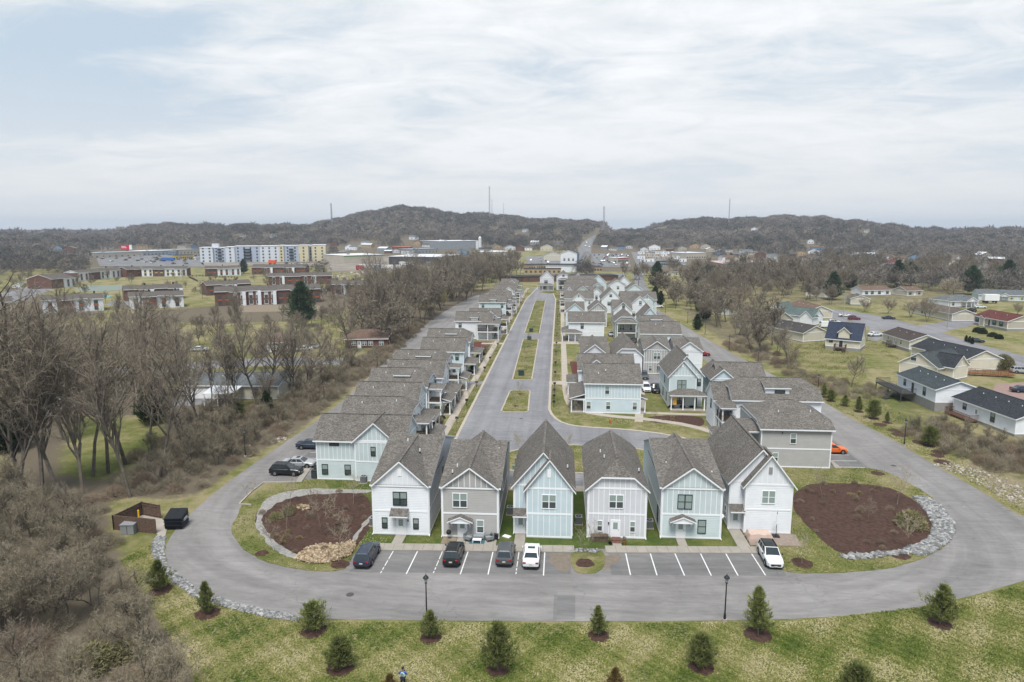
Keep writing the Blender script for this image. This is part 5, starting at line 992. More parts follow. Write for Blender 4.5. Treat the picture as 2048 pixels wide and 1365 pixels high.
# ------------------------------------------------------------ rocks
def rockmesh(name,P,n,smin,smax,z=.06,m=None,heap=0):
    xs=[p[0] for p in P]; ys=[p[1] for p in P]; V=[];Fc=[]
    base=np.array([(-1,-1,-.6),(1,-1,-.6),(1,1,-.6),(-1,1,-.6),(-.7,-.7,.7),(.7,-.7,.6),(.7,.7,.7),(-.7,.7,.6)])*.5
    fq=[(0,3,2,1),(4,5,6,7),(0,1,5,4),(1,2,6,5),(2,3,7,6),(3,0,4,7)]
    k=0; tries=0
    while k<n and tries<n*20:
        tries+=1; x=random.uniform(min(xs),max(xs)); y=random.uniform(min(ys),max(ys))
        if not inpoly(np.array([x]),np.array([y]),P)[0]: continue
        s=random.uniform(smin,smax); a=random.uniform(0,6.28); ca,sa=math.cos(a),math.sin(a)
        v=(base+RNG.normal(0,.1,base.shape))*np.array([s*random.uniform(.8,1.5),s,s*random.uniform(.5,.9)])
        v=np.stack([v[:,0]*ca-v[:,1]*sa,v[:,0]*sa+v[:,1]*ca,v[:,2]],-1)
        t=random.uniform(-.5,.5); v=np.stack([v[:,0],v[:,1]*math.cos(t)-v[:,2]*math.sin(t),v[:,1]*math.sin(t)+v[:,2]*math.cos(t)],-1)+np.array([x,y,z+s*.2+random.uniform(0,heap)])
        b=len(V)*0+k*8; V.append(v); Fc+=[tuple(b+i for i in q) for q in fq]; k+=1
    me=bpy.data.meshes.new(name); me.from_pydata(np.concatenate(V).tolist(),[],Fc); me.materials.append(m); me.update()
    return mkobj(name,me,kind='stuff')
def rockmat(name,a,b,c):
    m=bpy.data.materials.new(name); m.use_nodes=True; t=m.node_tree; N=t.nodes; L=t.links; p=N['Principled BSDF']; p.inputs['Roughness'].default_value=.9
    g=N.new('ShaderNodeNewGeometry'); r=N.new('ShaderNodeValToRGB'); L.new(g.outputs['Random Per Island'],r.inputs[0]); e=r.color_ramp.elements; e[0].color=(*a,1); e[1].color=(*c,1); q=e.new(.5); q.color=(*b,1); L.new(r.outputs[0],p.inputs['Base Color']); return m
M_rip=rockmat('riprap_stone',(.10,.10,.098),(.20,.20,.198),(.36,.36,.35)); M_tanrock=rockmat('tan_stone',(.17,.12,.075),(.30,.225,.14),(.44,.35,.235)); M_rub=rockmat('rubble_stone',(.17,.145,.11),(.26,.22,.17),(.42,.39,.34))
rockmesh('riprap',GP([(1826,996),(1850,995),(1880,1012),(1905,1045),(1908,1065),(1895,1085),(1868,1104),(1845,1113),(1820,1108),(1812,1098),(1840,1090),(1862,1075),(1868,1050),(1850,1020)]),3200,.14,.42,.09,M_rip)
rockmesh('riprap',GP([(1680,1113),(1735,1111),(1812,1102),(1815,1110),(1740,1118),(1684,1119)]),110,.25,.55,.1,M_rip)
rockmesh('riprap',GP([(314,1073),(330,1076),(326,1100),(334,1135),(356,1160),(350,1168),(322,1140),(305,1105),(306,1085)]),800,.12,.34,.02,M_rip)
rockmesh('riprap',GP([(340,1140),(362,1158),(400,1186),(470,1208),(540,1224),(600,1236),(598,1242),(540,1236),(450,1214),(385,1192),(350,1165)]),1700,.12,.34,.02,M_rip)
rockmesh('stone_heap',GP([(588,1121),(612,1100),(640,1092),(680,1092),(700,1085),(712,1088),(702,1112),(680,1122),(650,1130),(615,1128)]),1500,.13,.30,.08,M_tanrock,.22)
rockmesh('stone_heap',GP([(594,1019),(602,1012),(618,1013),(618,1020),(606,1023)]),60,.15,.3,.1,M_tanrock,.1)
rockmesh('stones',GP([(1142,1100),(1196,1100),(1196,1106),(1142,1105)]),70,.15,.32,.08,M_rip)
rockmesh('rubble',GP([(1868,930),(1900,925),(1960,940),(2048,975),(2100,1000),(2100,1045),(2000,995),(1930,955)]),650,.08,.32,.0,M_rub)
rockmesh('rubble',GP([(640,552),(740,540),(760,546),(720,556),(650,560)]),160,.5,1.8,.0,M_rub); rockmesh('rubble',GP([(535,880),(570,872),(575,880),(545,888)]),90,.15,.4,.0,M_rub)
# ------------------------------------------------------------ vegetation
def treemat(name,a,b,scale=.35,rough=.95):
    m=bpy.data.materials.new(name); m.use_nodes=True; t=m.node_tree; N=t.nodes; L=t.links; p=N['Principled BSDF']; p.inputs['Roughness'].default_value=rough; p.inputs['Specular IOR Level'].default_value=.1
    tc=N.new('ShaderNodeTexCoord'); oi=N.new('ShaderNodeObjectInfo'); n=noise_node(N,L,tc.outputs['Object'],scale,4,.65)
    r=N.new('ShaderNodeValToRGB'); L.new(n,r.inputs[0]); r.color_ramp.elements[0].position=.36; r.color_ramp.elements[1].position=.64; r.color_ramp.elements[0].color=(*a,1); r.color_ramp.elements[1].color=(*b,1)
    mr=N.new('ShaderNodeMapRange'); L.new(oi.outputs['Random'],mr.inputs[0]); mr.inputs[3].default_value=.78; mr.inputs[4].default_value=1.22
    s=N.new('ShaderNodeVectorMath'); s.operation='SCALE'; L.new(r.outputs[0],s.inputs[0]); L.new(mr.outputs[0],s.inputs[3]); L.new(s.outputs[0],p.inputs['Base Color']); return m
M_bark=treemat('bark',(.095,.080,.066),(.175,.15,.125),.8); M_twig=treemat('twigs',(.18,.15,.112),(.29,.25,.195),.3); M_twigpale=treemat('twigs_budding',(.24,.20,.145),(.38,.33,.25),.3); M_twigred=treemat('twigs_ruddy',(.165,.125,.09),(.27,.205,.15),.3); M_twiggreen=treemat('twigs_greening',(.14,.13,.06),(.23,.21,.11),.3)
M_brush=treemat('brush',(.16,.137,.095),(.30,.26,.19),.5); M_green=treemat('evergreen',(.02,.036,.018),(.05,.075,.032),.9); M_pine=treemat('pine_green',(.03,.055,.032),(.07,.11,.06),.5); M_jun=treemat('juniper_green',(.085,.108,.035),(.225,.24,.082),1.6); M_junbr=treemat('juniper_bronze',(.09,.06,.024),(.17,.125,.05),1.5); M_hedge=treemat('hedge_green',(.015,.028,.014),(.04,.06,.025),2); M_straw=treemat('straw_grass',(.20,.15,.08),(.32,.25,.15),3)
def crownmat(name,cols,lo=.02):
    m=bpy.data.materials.new(name); m.use_nodes=True; t=m.node_tree; N=t.nodes; L=t.links; p=N['Principled BSDF']; p.inputs['Roughness'].default_value=.95; p.inputs['Specular IOR Level'].default_value=.1
    at=N.new('ShaderNodeAttribute'); at.attribute_name='tone'; r=N.new('ShaderNodeValToRGB'); L.new(at.outputs['Fac'],r.inputs[0]); e=r.color_ramp.elements
    e[0].color=(*cols[0],1); e[1].color=(*cols[-1],1)
    for i,c in enumerate(cols[1:-1]): q=e.new((i+1)/(len(cols)-1)); q.color=(*c,1)
    L.new(r.outputs[0],p.inputs['Base Color']); return m
class TB:   # twig soup: triangles collected as numpy rows
    def __init__(s): s.t=[]
    def tri(s,p,q,w):
        d=q-p; n=RNG.normal(size=3); c=np.cross(d,n); l=np.linalg.norm(c)
        if l<1e-6: return
        c=c/l*w; s.t.append((p-c,p+c,q))
    def mesh(s,name,m):
        a=np.array(s.t,dtype=np.float32).reshape(-1,3); return rawtri(name,a,m)
def rawtri(name,a,m):
    n=len(a)//3; me=bpy.data.meshes.new(name); me.vertices.add(len(a)); me.vertices.foreach_set('co',np.ascontiguousarray(a,dtype=np.float32).ravel()); me.loops.add(len(a)); me.loops.foreach_set('vertex_index',np.arange(len(a),dtype=np.int32)); me.polygons.add(n); me.polygons.foreach_set('loop_start',np.arange(0,len(a),3,dtype=np.int32)); me.update(); me.validate() if 0 else None; me.materials.append(m); return me
def unit(v): return v/ (np.linalg.norm(v)+1e-9)
def bare(seed,H=14,spread=.5,trunk=.3,n1=9,n2=6,n3=6,tw=9,wood=None,twig=None,tr=.016,multi=1,hf=(.55,.68),upz=.62,lo=.38):
    global RNG; RNG=np.random.default_rng(seed); rd=random.Random(seed); W_=MB(); T=TB(); wood=wood or M_bark; twig=twig or M_twig
    def limb(p,d,L,r,n,lvl):
        pts=[p]; d=unit(d); k=3 if lvl<2 else 2
        for i in range(k):
            d=unit(d+RNG.normal(0,.16,3)+np.array([0,0,.10 if lvl else .0])); pts.append(pts[-1]+d*L/k)
        if r>.035:
            for i in range(k): W_.tube(pts[i],pts[i+1],r*(1-i/k*.55),r*(1-(i+1)/k*.55),5 if lvl==0 else 4 if lvl==1 else 3,wood,False)
        else:
            for i in range(k): T.tri(pts[i],pts[i+1]+(pts[i+1]-pts[i])*.2,max(r*.9,tr*1.2)*(1.1-i*.3))
        return pts,d
    def at(pts,f):
        x=f*(len(pts)-1); i=min(int(x),len(pts)-2); return pts[i]+(pts[i+1]-pts[i])*(x-i)
    for mt in range(multi):
        d0=np.array([0,0,1.])+RNG.normal(0,.05 if multi==1 else .25,3); d0[2]=1
        hs=H*rd.uniform(*hf); pts,d=limb(np.array([RNG.normal(0,.15*multi),RNG.normal(0,.15*multi),0.]),d0,hs,H*.0135*trunk/.3,3,0)
        for i in range(n1):
            f=lo+(1-lo)*(i+.5)/n1 if i<n1-2 else 1.; a=i*2.4+rd.random(); out=np.array([math.cos(a),math.sin(a),0])*(spread*(1.25-.5*f)+.05)*(.35 if i>=n1-2 else 1); L1=H*rd.uniform(.30,.42)*(1.15-.35*f)
            q,dd=limb(at(pts,f),out+np.array([0,0,upz]),L1,H*.0075*trunk/.3,3,1)
            for j in range(n2):
                f2=.25+.75*(j+.6)/n2; o2=unit(RNG.normal(size=3)); o2[2]=abs(o2[2])*.6; q2,d2=limb(at(q,f2),dd*.55+o2*.75,L1*rd.uniform(.35,.55),H*.0030,3,2)
                for k in range(n3):
                    f3=.2+.8*(k+.5)/n3; o3=unit(RNG.normal(size=3)); o3[2]+=.15; s=at(q2,min(f3,1)); dv=unit(d2*.5+o3*.8); l3=L1*rd.uniform(.16,.30); e=s+dv*l3; T.tri(s,e,tr*1.3)
                    for t in range(tw):
                        g=rd.random(); s4=s+(e-s)*g; dv4=unit(dv*.55+RNG.normal(0,.55,3)+np.array([0,0,.12])); T.tri(s4,s4+dv4*l3*rd.uniform(.3,.75),tr*.75)
    return W_.mesh('trunk'),T.mesh('crown',twig)
def evergreen(seed,H=3.,R=1.1,n=420,leaf=26,m=None,clear=.12,shape=1.15,ls=.2,lw=.035,droop=.0):
    global RNG; RNG=np.random.default_rng(seed); rd=random.Random(seed); W_=MB(); T=TB(); lean=RNG.normal(0,.02,2)*H
    W_.tube((0,0,-.05),(lean[0],lean[1],H*.93),H*.022,.01,5,M_bark); lob=[(rd.uniform(0,6.28),rd.uniform(.1,.9),rd.uniform(.12,.32)) for _ in range(7)]
    for i in range(n):
        f=clear+(1-clear)*(i/n)**.9; z=f*H; t=(f-clear)/(1-clear); r=R*(1-t)**(1/shape)*min(1,.55+t*3.2); a=rd.uniform(0,6.283)
        for la,lf,ll in lob: r*=1+ll*math.exp(-((math.cos(a-la)-1)**2*4+((t-lf)*5)**2))*rd.choice((1,1,-.6))
        r*=rd.choice((rd.uniform(.35,.8),rd.uniform(.8,1.2))); base=np.array([lean[0]*f,lean[1]*f,z-r*.28*(1-droop)+r*droop*.3]); tip=np.array([lean[0]*f+math.cos(a)*r,lean[1]*f+math.sin(a)*r,z+r*.30*(1-droop*2)])
        if i%3==0: T.tri(base,tip,.012*H/3)
        dv=unit(tip-base)
        for k in range(leaf):
            g=rd.uniform(.35,1.05)**.7; s=base+(tip-base)*g+RNG.normal(0,.05*R,3); T.tri(s,s+unit(dv*.8+RNG.normal(0,.5,3)+np.array([0,0,.45-droop]))*ls*rd.uniform(.6,1.3),lw)
    return W_.mesh('trunk'),T.mesh('crown',m or M_jun)
def shrub(seed,R=1.,H=1.2,n=1500,m=None,ls=.22,lw=.02,stems=14,flat=.0):
    global RNG; RNG=np.random.default_rng(seed); T=TB(); 
    for i in range(stems):
        a=RNG.uniform(0,6.28); T.tri(np.zeros(3),np.array([math.cos(a)*R*.6,math.sin(a)*R*.6,H*RNG.uniform(.5,.9)]),.03)
    for i in range(n):
        d=unit(RNG.normal(size=3)); d[2]=abs(d[2]); r=RNG.uniform(.3,1)**.5; p=d*np.array([R,R,H])*r; T.tri(p,p+unit(d+RNG.normal(0,.7,3)+np.array([0,0,.3]))*ls*RNG.uniform(.6,1.3),lw)
    return T.mesh('foliage',m)
PT={}
PT['tall']=[bare(s,22,sp,.27,15,6,6,8,tr=.017,hf=(.62,.76),upz=u,lo=l) for s,sp,u,l in ((11,.42,.85,.34),(12,.5,.75,.42),(13,.36,1.0,.30),(14,.6,.7,.48),(15,.45,.9,.25),(16,.3,1.1,.4))]
PT['mid']=[bare(s,13,.8,.26,11,7,6,9,tr=.026) for s in (21,22,23,24)]
PT['dense']=[bare(s,9,.75,.24,10,7,7,9,twig=M_twig,tr=.022,multi=2) for s in (31,32)]
PT['pale']=[bare(s,8,.8,.3,10,7,7,8,twig=M_twigpale,tr=.024,multi=2) for s in (41,42)]
PT['greening']=[bare(s,9,.6,.26,10,7,7,9,twig=M_twiggreen,tr=.03,multi=2) for s in (43,)]
PT['small']=[bare(s,3.4,.55,.22,9,5,4,5,wood=M_twigpale,twig=M_twigpale,tr=.008) for s in (51,52,53)]
PT['spread']=[bare(s,11,1.1,.5,9,7,6,8,tr=.022) for s in (61,)]
PT['thicket']=[bare(s,5.5,.7,.26,9,6,6,8,twig=M_brush,wood=M_bark,tr=.012,multi=3) for s in (71,72,73)]
PT['juniper']=[evergreen(s,h_,r_,n_,28,M_jun,ls=.27,lw=.027,shape=sh,droop=dr) for s,h_,r_,n_,sh,dr in ((81,2.7,1.45,210,1.9,-.1),(82,3.2,.95,180,1.2,.0),(83,3.0,1.2,200,1.5,-.15),(84,2.8,1.25,230,2.2,.05),(86,3.3,1.1,170,1.1,-.1))]; PT['bronze']=[evergreen(s,3.,1.1,240,28,M_junbr,ls=.27,lw=.028) for s in (85,)]
PT['pine']=[evergreen(s,12.,4.6,300,30,M_pine,clear=.1,shape=1.5,ls=.9,lw=.10,droop=.15) for s in (91,92)]; PT['cedar']=[evergreen(s,7.,2.3,300,26,M_green,clear=.05,shape=1.6,ls=.5,lw=.08) for s in (93,94)]
PS={'brush':[shrub(s,1.6,1.7,1700,M_brush,.6,.012,26) for s in (101,102,103)],'ruddy':[shrub(s,1.6,1.6,1700,M_twigred,.6,.012,26) for s in (104,105)],'hedge':[shrub(s,.8,.9,2400,M_hedge,.16,.05) for s in (106,107)],'straw':[shrub(s,.36,.42,500,M_straw,.2,.016) for s in (108,)],'greenshrub':[shrub(s,.9,1.1,2000,M_twiggreen,.2,.03) for s in (109,)],'globe':[shrub(110,2.6,4.2,7000,M_twiggreen,.4,.06)]}
def tree(kind,px,py,s=1.,label=None,cat='tree',group=None,name=None,rz=None,xy=None,sz=None,ring=0,ringz=.035,var=None):
    x,y=xy or G(px,py); z=float(terr(x,y)); tr,cr=PT[kind][var] if var is not None else random.choice(PT[kind]); r=empty(name or {'juniper':'juniper_tree','bronze':'juniper_tree','pine':'pine_tree','cedar':'cedar_tree','small':'sapling'}.get(kind,'bare_tree'),(x,y,z),random.uniform(0,6.28) if rz is None else rz,label,cat,group,sc=(s,s,sz or s*random.uniform(.93,1.07)))
    mkobj('trunk',tr,r); mkobj('crown',cr,r)
    if ring: 
        RINGS.append((x,y,ring*.95))
        P=[(x+math.cos(t)*ring*random.uniform(.88,1.12),y+math.sin(t)*ring*random.uniform(.88,1.12)) for t in np.linspace(0,6.283,19)[:-1]]; sheet('mulch_ring',P,ringz,M_mulch,.03)
    return r
def bush(kind,px=0,py=0,s=1.,label=None,group=None,xy=None,name='shrub',cat='shrub',sz=None,z=None):
    x,y=xy or G(px,py); return mkobj(name,random.choice(PS[kind]),None,(x,y,float(terr(x,y)) if z is None else z),random.uniform(0,6.28),(s,s*random.uniform(.85,1.15),sz or s*random.uniform(.8,1.2)),label=label,cat=cat,group=group)
RINGS=[]
PT['lite']=[bare(s,13,.85,.3,10,6,5,6,tr=.075) for s in (201,202,203,204)]
# foreground junipers along the lawn
for px,py,s,k,lb,rg in [(627,1262,1.22,'juniper','young juniper with broad feathery crown right of the stone edging, nearest the bend',1.35),(680,1338,1.22,'juniper','rounded yellow green juniper standing left of the person in the hi-vis vest',1.25),(862,1276,1.05,'juniper','young juniper directly in front of the left foreground lamp post',1.15),(996,1340,1.65,'juniper','tallest bushy juniper in the middle of the front lawn',1.1),(1197,1273,1.1,'juniper','small pointed juniper beside the asphalt patch at the lawn edge',1.1),(1403,1335,1.25,'juniper','juniper in the front lawn, just left of the right foreground lamp post',1.2),(1516,1270,1.55,'juniper','tall pointed juniper right of the right foreground lamp post',1.4),(1880,1248,1.5,'juniper','dark juniper at the right edge of the lawn near the road bend',1.2),(415,1228,1.18,'juniper','dark young juniper in its mulch ring on the left grass below the road bend',1.35),(320,1182,1.2,'juniper','young juniper against the riprap left of the road bend',1.3),(1712,1405,1.35,'juniper','juniper cut by the bottom edge of the picture on the right',1.1),(779,1408,.98,'bronze','bronze coloured juniper right beside the person at the bottom edge',1.1),(1228,1400,1.0,'bronze','top of a bronze juniper peeking over the bottom edge',1.)]:
    tree(k,px,py,s*.79,lb,'juniper','young junipers on the lawn',ring=rg*.85,var={627:0,680:3,862:2,996:2,1197:4,1403:3,1516:4,1880:2,415:1,320:2,1712:0}.get(px))
for i,(px,py,s) in enumerate([(1648,795,.9),(1662,803,.8),(1690,812,.75),(1718,824,.9),(1747,838,1.15),(1858,893,1.1),(1774,846,.55),(475,842,1.3),(693,1255,0)]):
    if s: tree('juniper',px,py,s,['young juniper in the row along the right alley, closest to the large grey roof','second young juniper from the far end of the row along the right alley','third young juniper from the far end of the row along the right alley','fourth young juniper from the far end of the row along the right alley','largest young juniper of the row along the right alley','dark young juniper behind the alley lamp post on the right','tiny juniper with a wide mulch ring in the right alley row','dark round evergreen in the brush left of the alley'][i],'juniper','young junipers along the right alley',ring=.9)
for px,py,r_ in ((1760,850,1.2),(1790,862,1.1),(1800,870,1.3),(1838,885,1.1),(1880,905,1.2),(1886,925,1.2),(1875,912,1.0)): onion(px,py,r_)
onion(1604,1128,1.1,.05); onion(1170,1128,.95,.06); onion(680,1130,.95,.05); onion(1800,1112,1.,.05); onion(1755,948,.9,.05); onion(524,1108,.7,.05)
for px,py,s,lb in [(1604,1128,1.15,'thin bare sapling in the round mulch ring beside the white parked crossover'),(1172,1118,1.35,'bare sapling on the small planted strip between the two parking bays'),(676,1125,1.7,'bare sapling by the tan stone heap'),(546,1104,1.35,'bare sapling at the lower left edge of the left mulch bed'),(642,1080,1.9,'tallest bare sapling in the middle of the left mulch bed'),(706,1010,1.3,'bare sapling in the left mulch bed near the side wall of the blue green house'),(578,1006,1.2,'thin sapling at the back of the left mulch bed'),(574,1058,.9,'sapling with leafy clumps in the left mulch bed'),(1640,996,1.2,'leaning sapling at the back of the right mulch bed'),(1793,1010,1.6,'tallest sapling in the right mulch bed beside the stones'),(1814,1100,1.4,'sapling at the lower right edge of the right mulch bed'),(1735,1045,.9,'low bare bush-like sapling in the middle of the right mulch bed'),(1885,912,1.1,'sapling in the rubble bank beyond the right alley'),(500,1008,1.,'bare sapling on the dry grass tip left of the mulch bed')]:
    tree('small',px,py,s,lb,'sapling','saplings around the loop road')
# street trees and shrubs of the main street
for i,(x,y,s) in enumerate([(-8.6,131,1.),(-8.3,141,.9),(-8.7,166,1.1),(-9.,182,1.1),(-9.2,200,1.),(-9.6,212,.9),(-9.4,240,1.),(-9.6,262,1.),(-9.8,285,1.),(-9.8,310,1.),(-6.,101,1.4),(1.,100,1.3),(9.5,102,1.2),(-8,375,1.),(-5,373,.9)]):
    tree('small',0,0,s,'small bare tree planted on the grass islands of the main street','tree','island street trees',xy=(x,y),ring=.6,ringz=.172)
for i in range(26):
    y=102+i*10.5+random.uniform(-1,1); 
    tree('small',0,0,random.uniform(.8,1.1),'small bare street tree in the strip between left sidewalk and kerb','tree','left kerb strip trees',xy=(-18.05,y))
for i in range(22):
    y=127+i*11+random.uniform(-1,1); tree('small',0,0,random.uniform(.7,1.0),'small bare street tree in the strip between right sidewalk and kerb','tree','right kerb strip trees',xy=(-1.0 if y>135 else -.2,y))
for x,y in ((3.5,125.),(17.2,121.0)): tree('small',0,0,1.,'small bare tree on the curving verge in front of the large pale blue corner house','tree','curved verge trees',xy=(x,y),ring=.7)
k=0
for y0,y1 in ((99,122),(124,148),(155,175),(182,195),(214,245),(262,300),(315,345)):
    y=y0+1
    while y<y1: bush(random.choice(['hedge','hedge','brush','greenshrub']),s=random.uniform(.6,1.0),label='low planted shrub in the beds along the left row porches',group='porch bed shrubs on the left row',xy=(random.uniform(-22.6,-21.2),y),z=.06); y+=random.uniform(1.5,2.8)
for y0,y1 in ((131,149),(212,222),(226,245),(260,300)):
    y=y0+.6
    while y<y1: bush(random.choice(['hedge','hedge','brush']),s=random.uniform(.5,.9),label='low planted shrub in the beds along the centre block porches',group='porch bed shrubs on the centre block',xy=(random.uniform(2.4,3.2),y),z=.06); y+=random.uniform(1.6,3)
for px,py,s in ((1342,817,.8),(1364,817,.8),(1382,817,.8)): bush('hedge',px,py,s,'dark round shrub below the white front porch with the orange flag','porch front shrubs')
for px,py in ((572,1076),(569,1081),(566,1089),(598,1079),(577,1067),(553,1076),(652,1016),(598,1016)): bush('straw',px,py,1.,'tuft of dry straw coloured grass in the left mulch bed','dry grass tufts in the left bed',name='grass_tuft',cat='grass tuft')
for px,py in ((1708,994),(1719,989),(1665,985),(1699,991),(1326,841),(1345,836),(1345,843)): bush('straw',px,py,1.,'tuft of dry straw coloured grass in the beds on the right','dry grass tufts in the right beds',name='grass_tuft',cat='grass tuft')
for px,py,s,lb in ((552,1040,1.0,'sage green shrub at the left of the left mulch bed'),(577,1030,1.,'second sage green shrub in the left mulch bed, the one with a thin stem'),(1822,1053,1.9,'large round olive shrub beside the grey stones in the right mulch bed')): bush('greenshrub',px,py,s,lb)
for i in range(46):
    P_=BEDL if i%2 else BR; 
    for _ in range(30):
        x=random.uniform(min(p[0] for p in P_),max(p[0] for p in P_)); y=random.uniform(min(p[1] for p in P_),max(p[1] for p in P_))
        if inpoly(np.array([x]),np.array([y]),P_)[0]: break
    bush('ruddy',s=random.uniform(.18,.36),label='tiny leafless shrub dotted over the mulch beds',group='tiny shrubs in mulch',xy=(x,y),z=.08)
bush('globe',2006,740,1.05,'large rounded olive bush at the gable end of the cream black-roofed house',name='shrub'); bush('hedge',1921,641,3.2,'dark green rounded evergreen bush by the street corner, upper right',sz=3.8)
bush('hedge',1756,590,3.6,'dark evergreen bush in front of the long white house, upper right',sz=3.2)
for px,py in ((1932,684),(1939,686),(1944,689)): tree('cedar',px,py,.28,'small pointed evergreen in the group of three behind the black roof','tree','three small pointed evergreens')
for px,py in ((1955,665),(1965,668),(1985,674),(1998,678)): bush('hedge',px,py,1.8,'dark hedge shrub at the foot of the beige red-roofed bungalow','foundation hedge shrubs')
# tall bare trees on the left
for i,(px,py,s,k,lb) in enumerate([(252,930,1.12,'tall','tall bare tree with high forked crown, in the grass clearing on the left'),(220,948,1.02,'tall','tall bare tree just left of the forked one in the left clearing'),(185,952,.95,'tall','slim tall bare tree in the left clearing, third from the clearing edge'),(168,992,.95,'tall','slender grey trunk at the front of the left clearing'),(118,992,1.1,'tall','tall bare tree with crooked lower limbs, front left woods'),(88,1000,1.15,'tall','leaning bare tree with low fork, front left woods'),(56,990,1.2,'tall','thick trunked bare tree close to the left edge'),(30,1004,1.15,'tall','bare tree at the far left edge of the front woods'),(262,996,.85,'tall','thin bare tree behind the dumpster fence'),(322,953,.9,'tall','ivy-footed bare trunk in the brush above the dumpster fence'),(404,862,.8,'tall','pale barked bare tree in front of the white garage doors'),(362,882,.8,'tall','pale slim bare tree left of the garage doors'),(451,828,.75,'tall','dark trunked bare tree beside the carport'),(512,812,.85,'tall','bare tree directly right of the carport'),(537,806,.8,'tall','bare tree with thin upright limbs right of the carport'),(589,795,.75,'tall','ivy-clad bare trunk near the alley bend on the left'),(623,766,1.25,'spread','wide spreading bare tree with many low limbs beside the left alley'),(421,817,.6,'tall','thin bare tree in front of the carport'),(479,815,.6,'tall','thin bare tree under the carport roof edge'),(20,860,.95,'tall','bare tree against dark evergreens at the left edge'),(130,880,.9,'tall','bare tree behind the front left group'),(300,870,.85,'tall','bare tree at the back of the clearing'),(60,820,.9,'tall','bare tree deep in the left woods near the dark brick house'),(660,740,.8,'mid','bare tree behind the spreading one by the left alley'),(707,707,1.2,'mid','bare tree in front of the brick ranch house')]):
    tree(k,px,py,s,lb,'tree','tall bare trees left of the alley')
MASS={}
def addmass(key,me,x,y,s,rz,sz):
    MASS.setdefault(key,[]).append((me,x,y,s,rz,sz))
def flushmass():
    for key,L_ in MASS.items():
        mats=[]; V=[];LP=[];LS=[];MI=[]; vo=0; lo=0
        for me,x,y,s,rz,sz in L_:
            n=len(me.vertices); a=np.empty(n*3,np.float32); me.vertices.foreach_get('co',a); a=a.reshape(-1,3); c,d=math.cos(rz)*s,math.sin(rz)*s
            b=np.stack([a[:,0]*c-a[:,1]*d+x,a[:,0]*d+a[:,1]*c+y,a[:,2]*sz+float(terr(x,y))],-1); V.append(b); l=np.empty(len(me.loops),np.int32); me.loops.foreach_get('vertex_index',l); LP.append(l+vo)
            p=np.empty(len(me.polygons),np.int32); me.polygons.foreach_get('loop_start',p); LS.append(p+lo); mi=np.empty(len(me.polygons),np.int32); me.polygons.foreach_get('material_index',mi)
            mp=[]
            for m in me.materials:
                if m not in mats: mats.append(m)
                mp.append(mats.index(m))
            MI.append(np.array(mp,np.int32)[mi]); vo+=n; lo+=len(l)
        V=np.concatenate(V);LP=np.concatenate(LP);LS=np.concatenate(LS);MI=np.concatenate(MI); me=bpy.data.meshes.new(key); me.vertices.add(len(V)); me.vertices.foreach_set('co',V.ravel()); me.loops.add(len(LP)); me.loops.foreach_set('vertex_index',LP); me.polygons.add(len(LS)); me.polygons.foreach_set('loop_start',LS); me.update()
        for m in mats: me.materials.append(m)
        me.polygons.foreach_set('material_index',MI); mkobj(key,me,kind='stuff')
def scatter(kind,poly,n,smin,smax,label,group,mind=3.,zone=None,bushk=False,cat=None,kinds=None,avoid=(),mass=None):
    P=GP(poly); xs=[p[0] for p in P]; ys=[p[1] for p in P]; done=[]; t=0
    while len(done)<n and t<n*60:
        t+=1; x=random.uniform(min(xs),max(xs)); y=random.uniform(min(ys),max(ys))
        if not inpoly(np.array([x]),np.array([y]),P)[0] or any((x-a)**2+(y-b)**2<mind*mind for a,b in done): continue
        done.append((x,y)); k=random.choice(kinds) if kinds else kind; s=random.uniform(smin,smax)
        if mass or bushk:
            rz=random.uniform(0,6.28); sz=s*random.uniform(.8,1.2)
            for me in ([random.choice(PS[k])] if bushk else random.choice(PT[k])): addmass(mass or 'underbrush',me,x,y,s,rz,sz)
            continue
        if bushk: bush(k,s=s,label=label,group=group,xy=(x,y))
        else: tree(k,0,0,s,label,cat or 'tree',group,xy=(x,y))
scatter('tall',[(-200,770),(100,760),(330,760),(420,790),(400,830),(300,850),(0,900),(-300,950)],22,.6,.95,'tall bare tree in the back of the left woods','back left woods trees',7)
scatter('mid',[(-200,690),(400,680),(640,700),(650,740),(400,760),(-200,770)],26,.5,.85,'bare tree between the apartment lawn and the lane on the left','middle left trees',8,kinds=['mid','mid','tall'])
scatter('mid',[(-150,640),(430,640),(640,632),(740,640),(760,690),(640,690),(400,676),(-150,684)],36,.35,.62,'bare tree below the brick apartments','trees below the apartments',9,kinds=['mid','mid','tall'])
scatter('lite',[(-150,640),(430,645),(640,632),(740,640),(760,690),(640,700),(400,700),(-150,720)],90,.30,.55,'','',4.5,mass='bare_woodland')
scatter('mid',[(-200,700),(400,690),(640,700),(660,745),(400,790),(200,830),(-200,800)],34,.5,.9,'','',6,mass='bare_woodland')
scatter('mid',[(280,900),(420,860),(520,820),(640,770),(740,720),(700,735),(560,800),(420,870)],14,.6,.9,'','',5,mass='bare_woodland')
scatter('lite',[(740,600),(930,556),(990,545),(1045,548),(1000,575),(960,586),(930,604),(860,645),(790,700),(700,690)],150,.9,1.4,'','',4.5,mass='bare_woodland')
scatter('lite',[(-100,560),(60,545),(160,550),(130,575),(0,620),(-200,640)],24,.4,.7,'','',6,mass='bare_woodland')
scatter('lite',[(630,575),(900,553),(930,556),(740,600),(640,625)],40,.35,.7,'','',7,mass='bare_woodland')
scatter('lite',[(1300,600),(1400,560),(1500,548),(2100,553),(2100,570),(1900,575),(1700,585),(1660,612),(1600,600),(1500,596),(1420,612),(1540,660),(1600,740),(1470,690),(1395,650)],210,.75,1.35,'','',5,mass='bare_woodland')
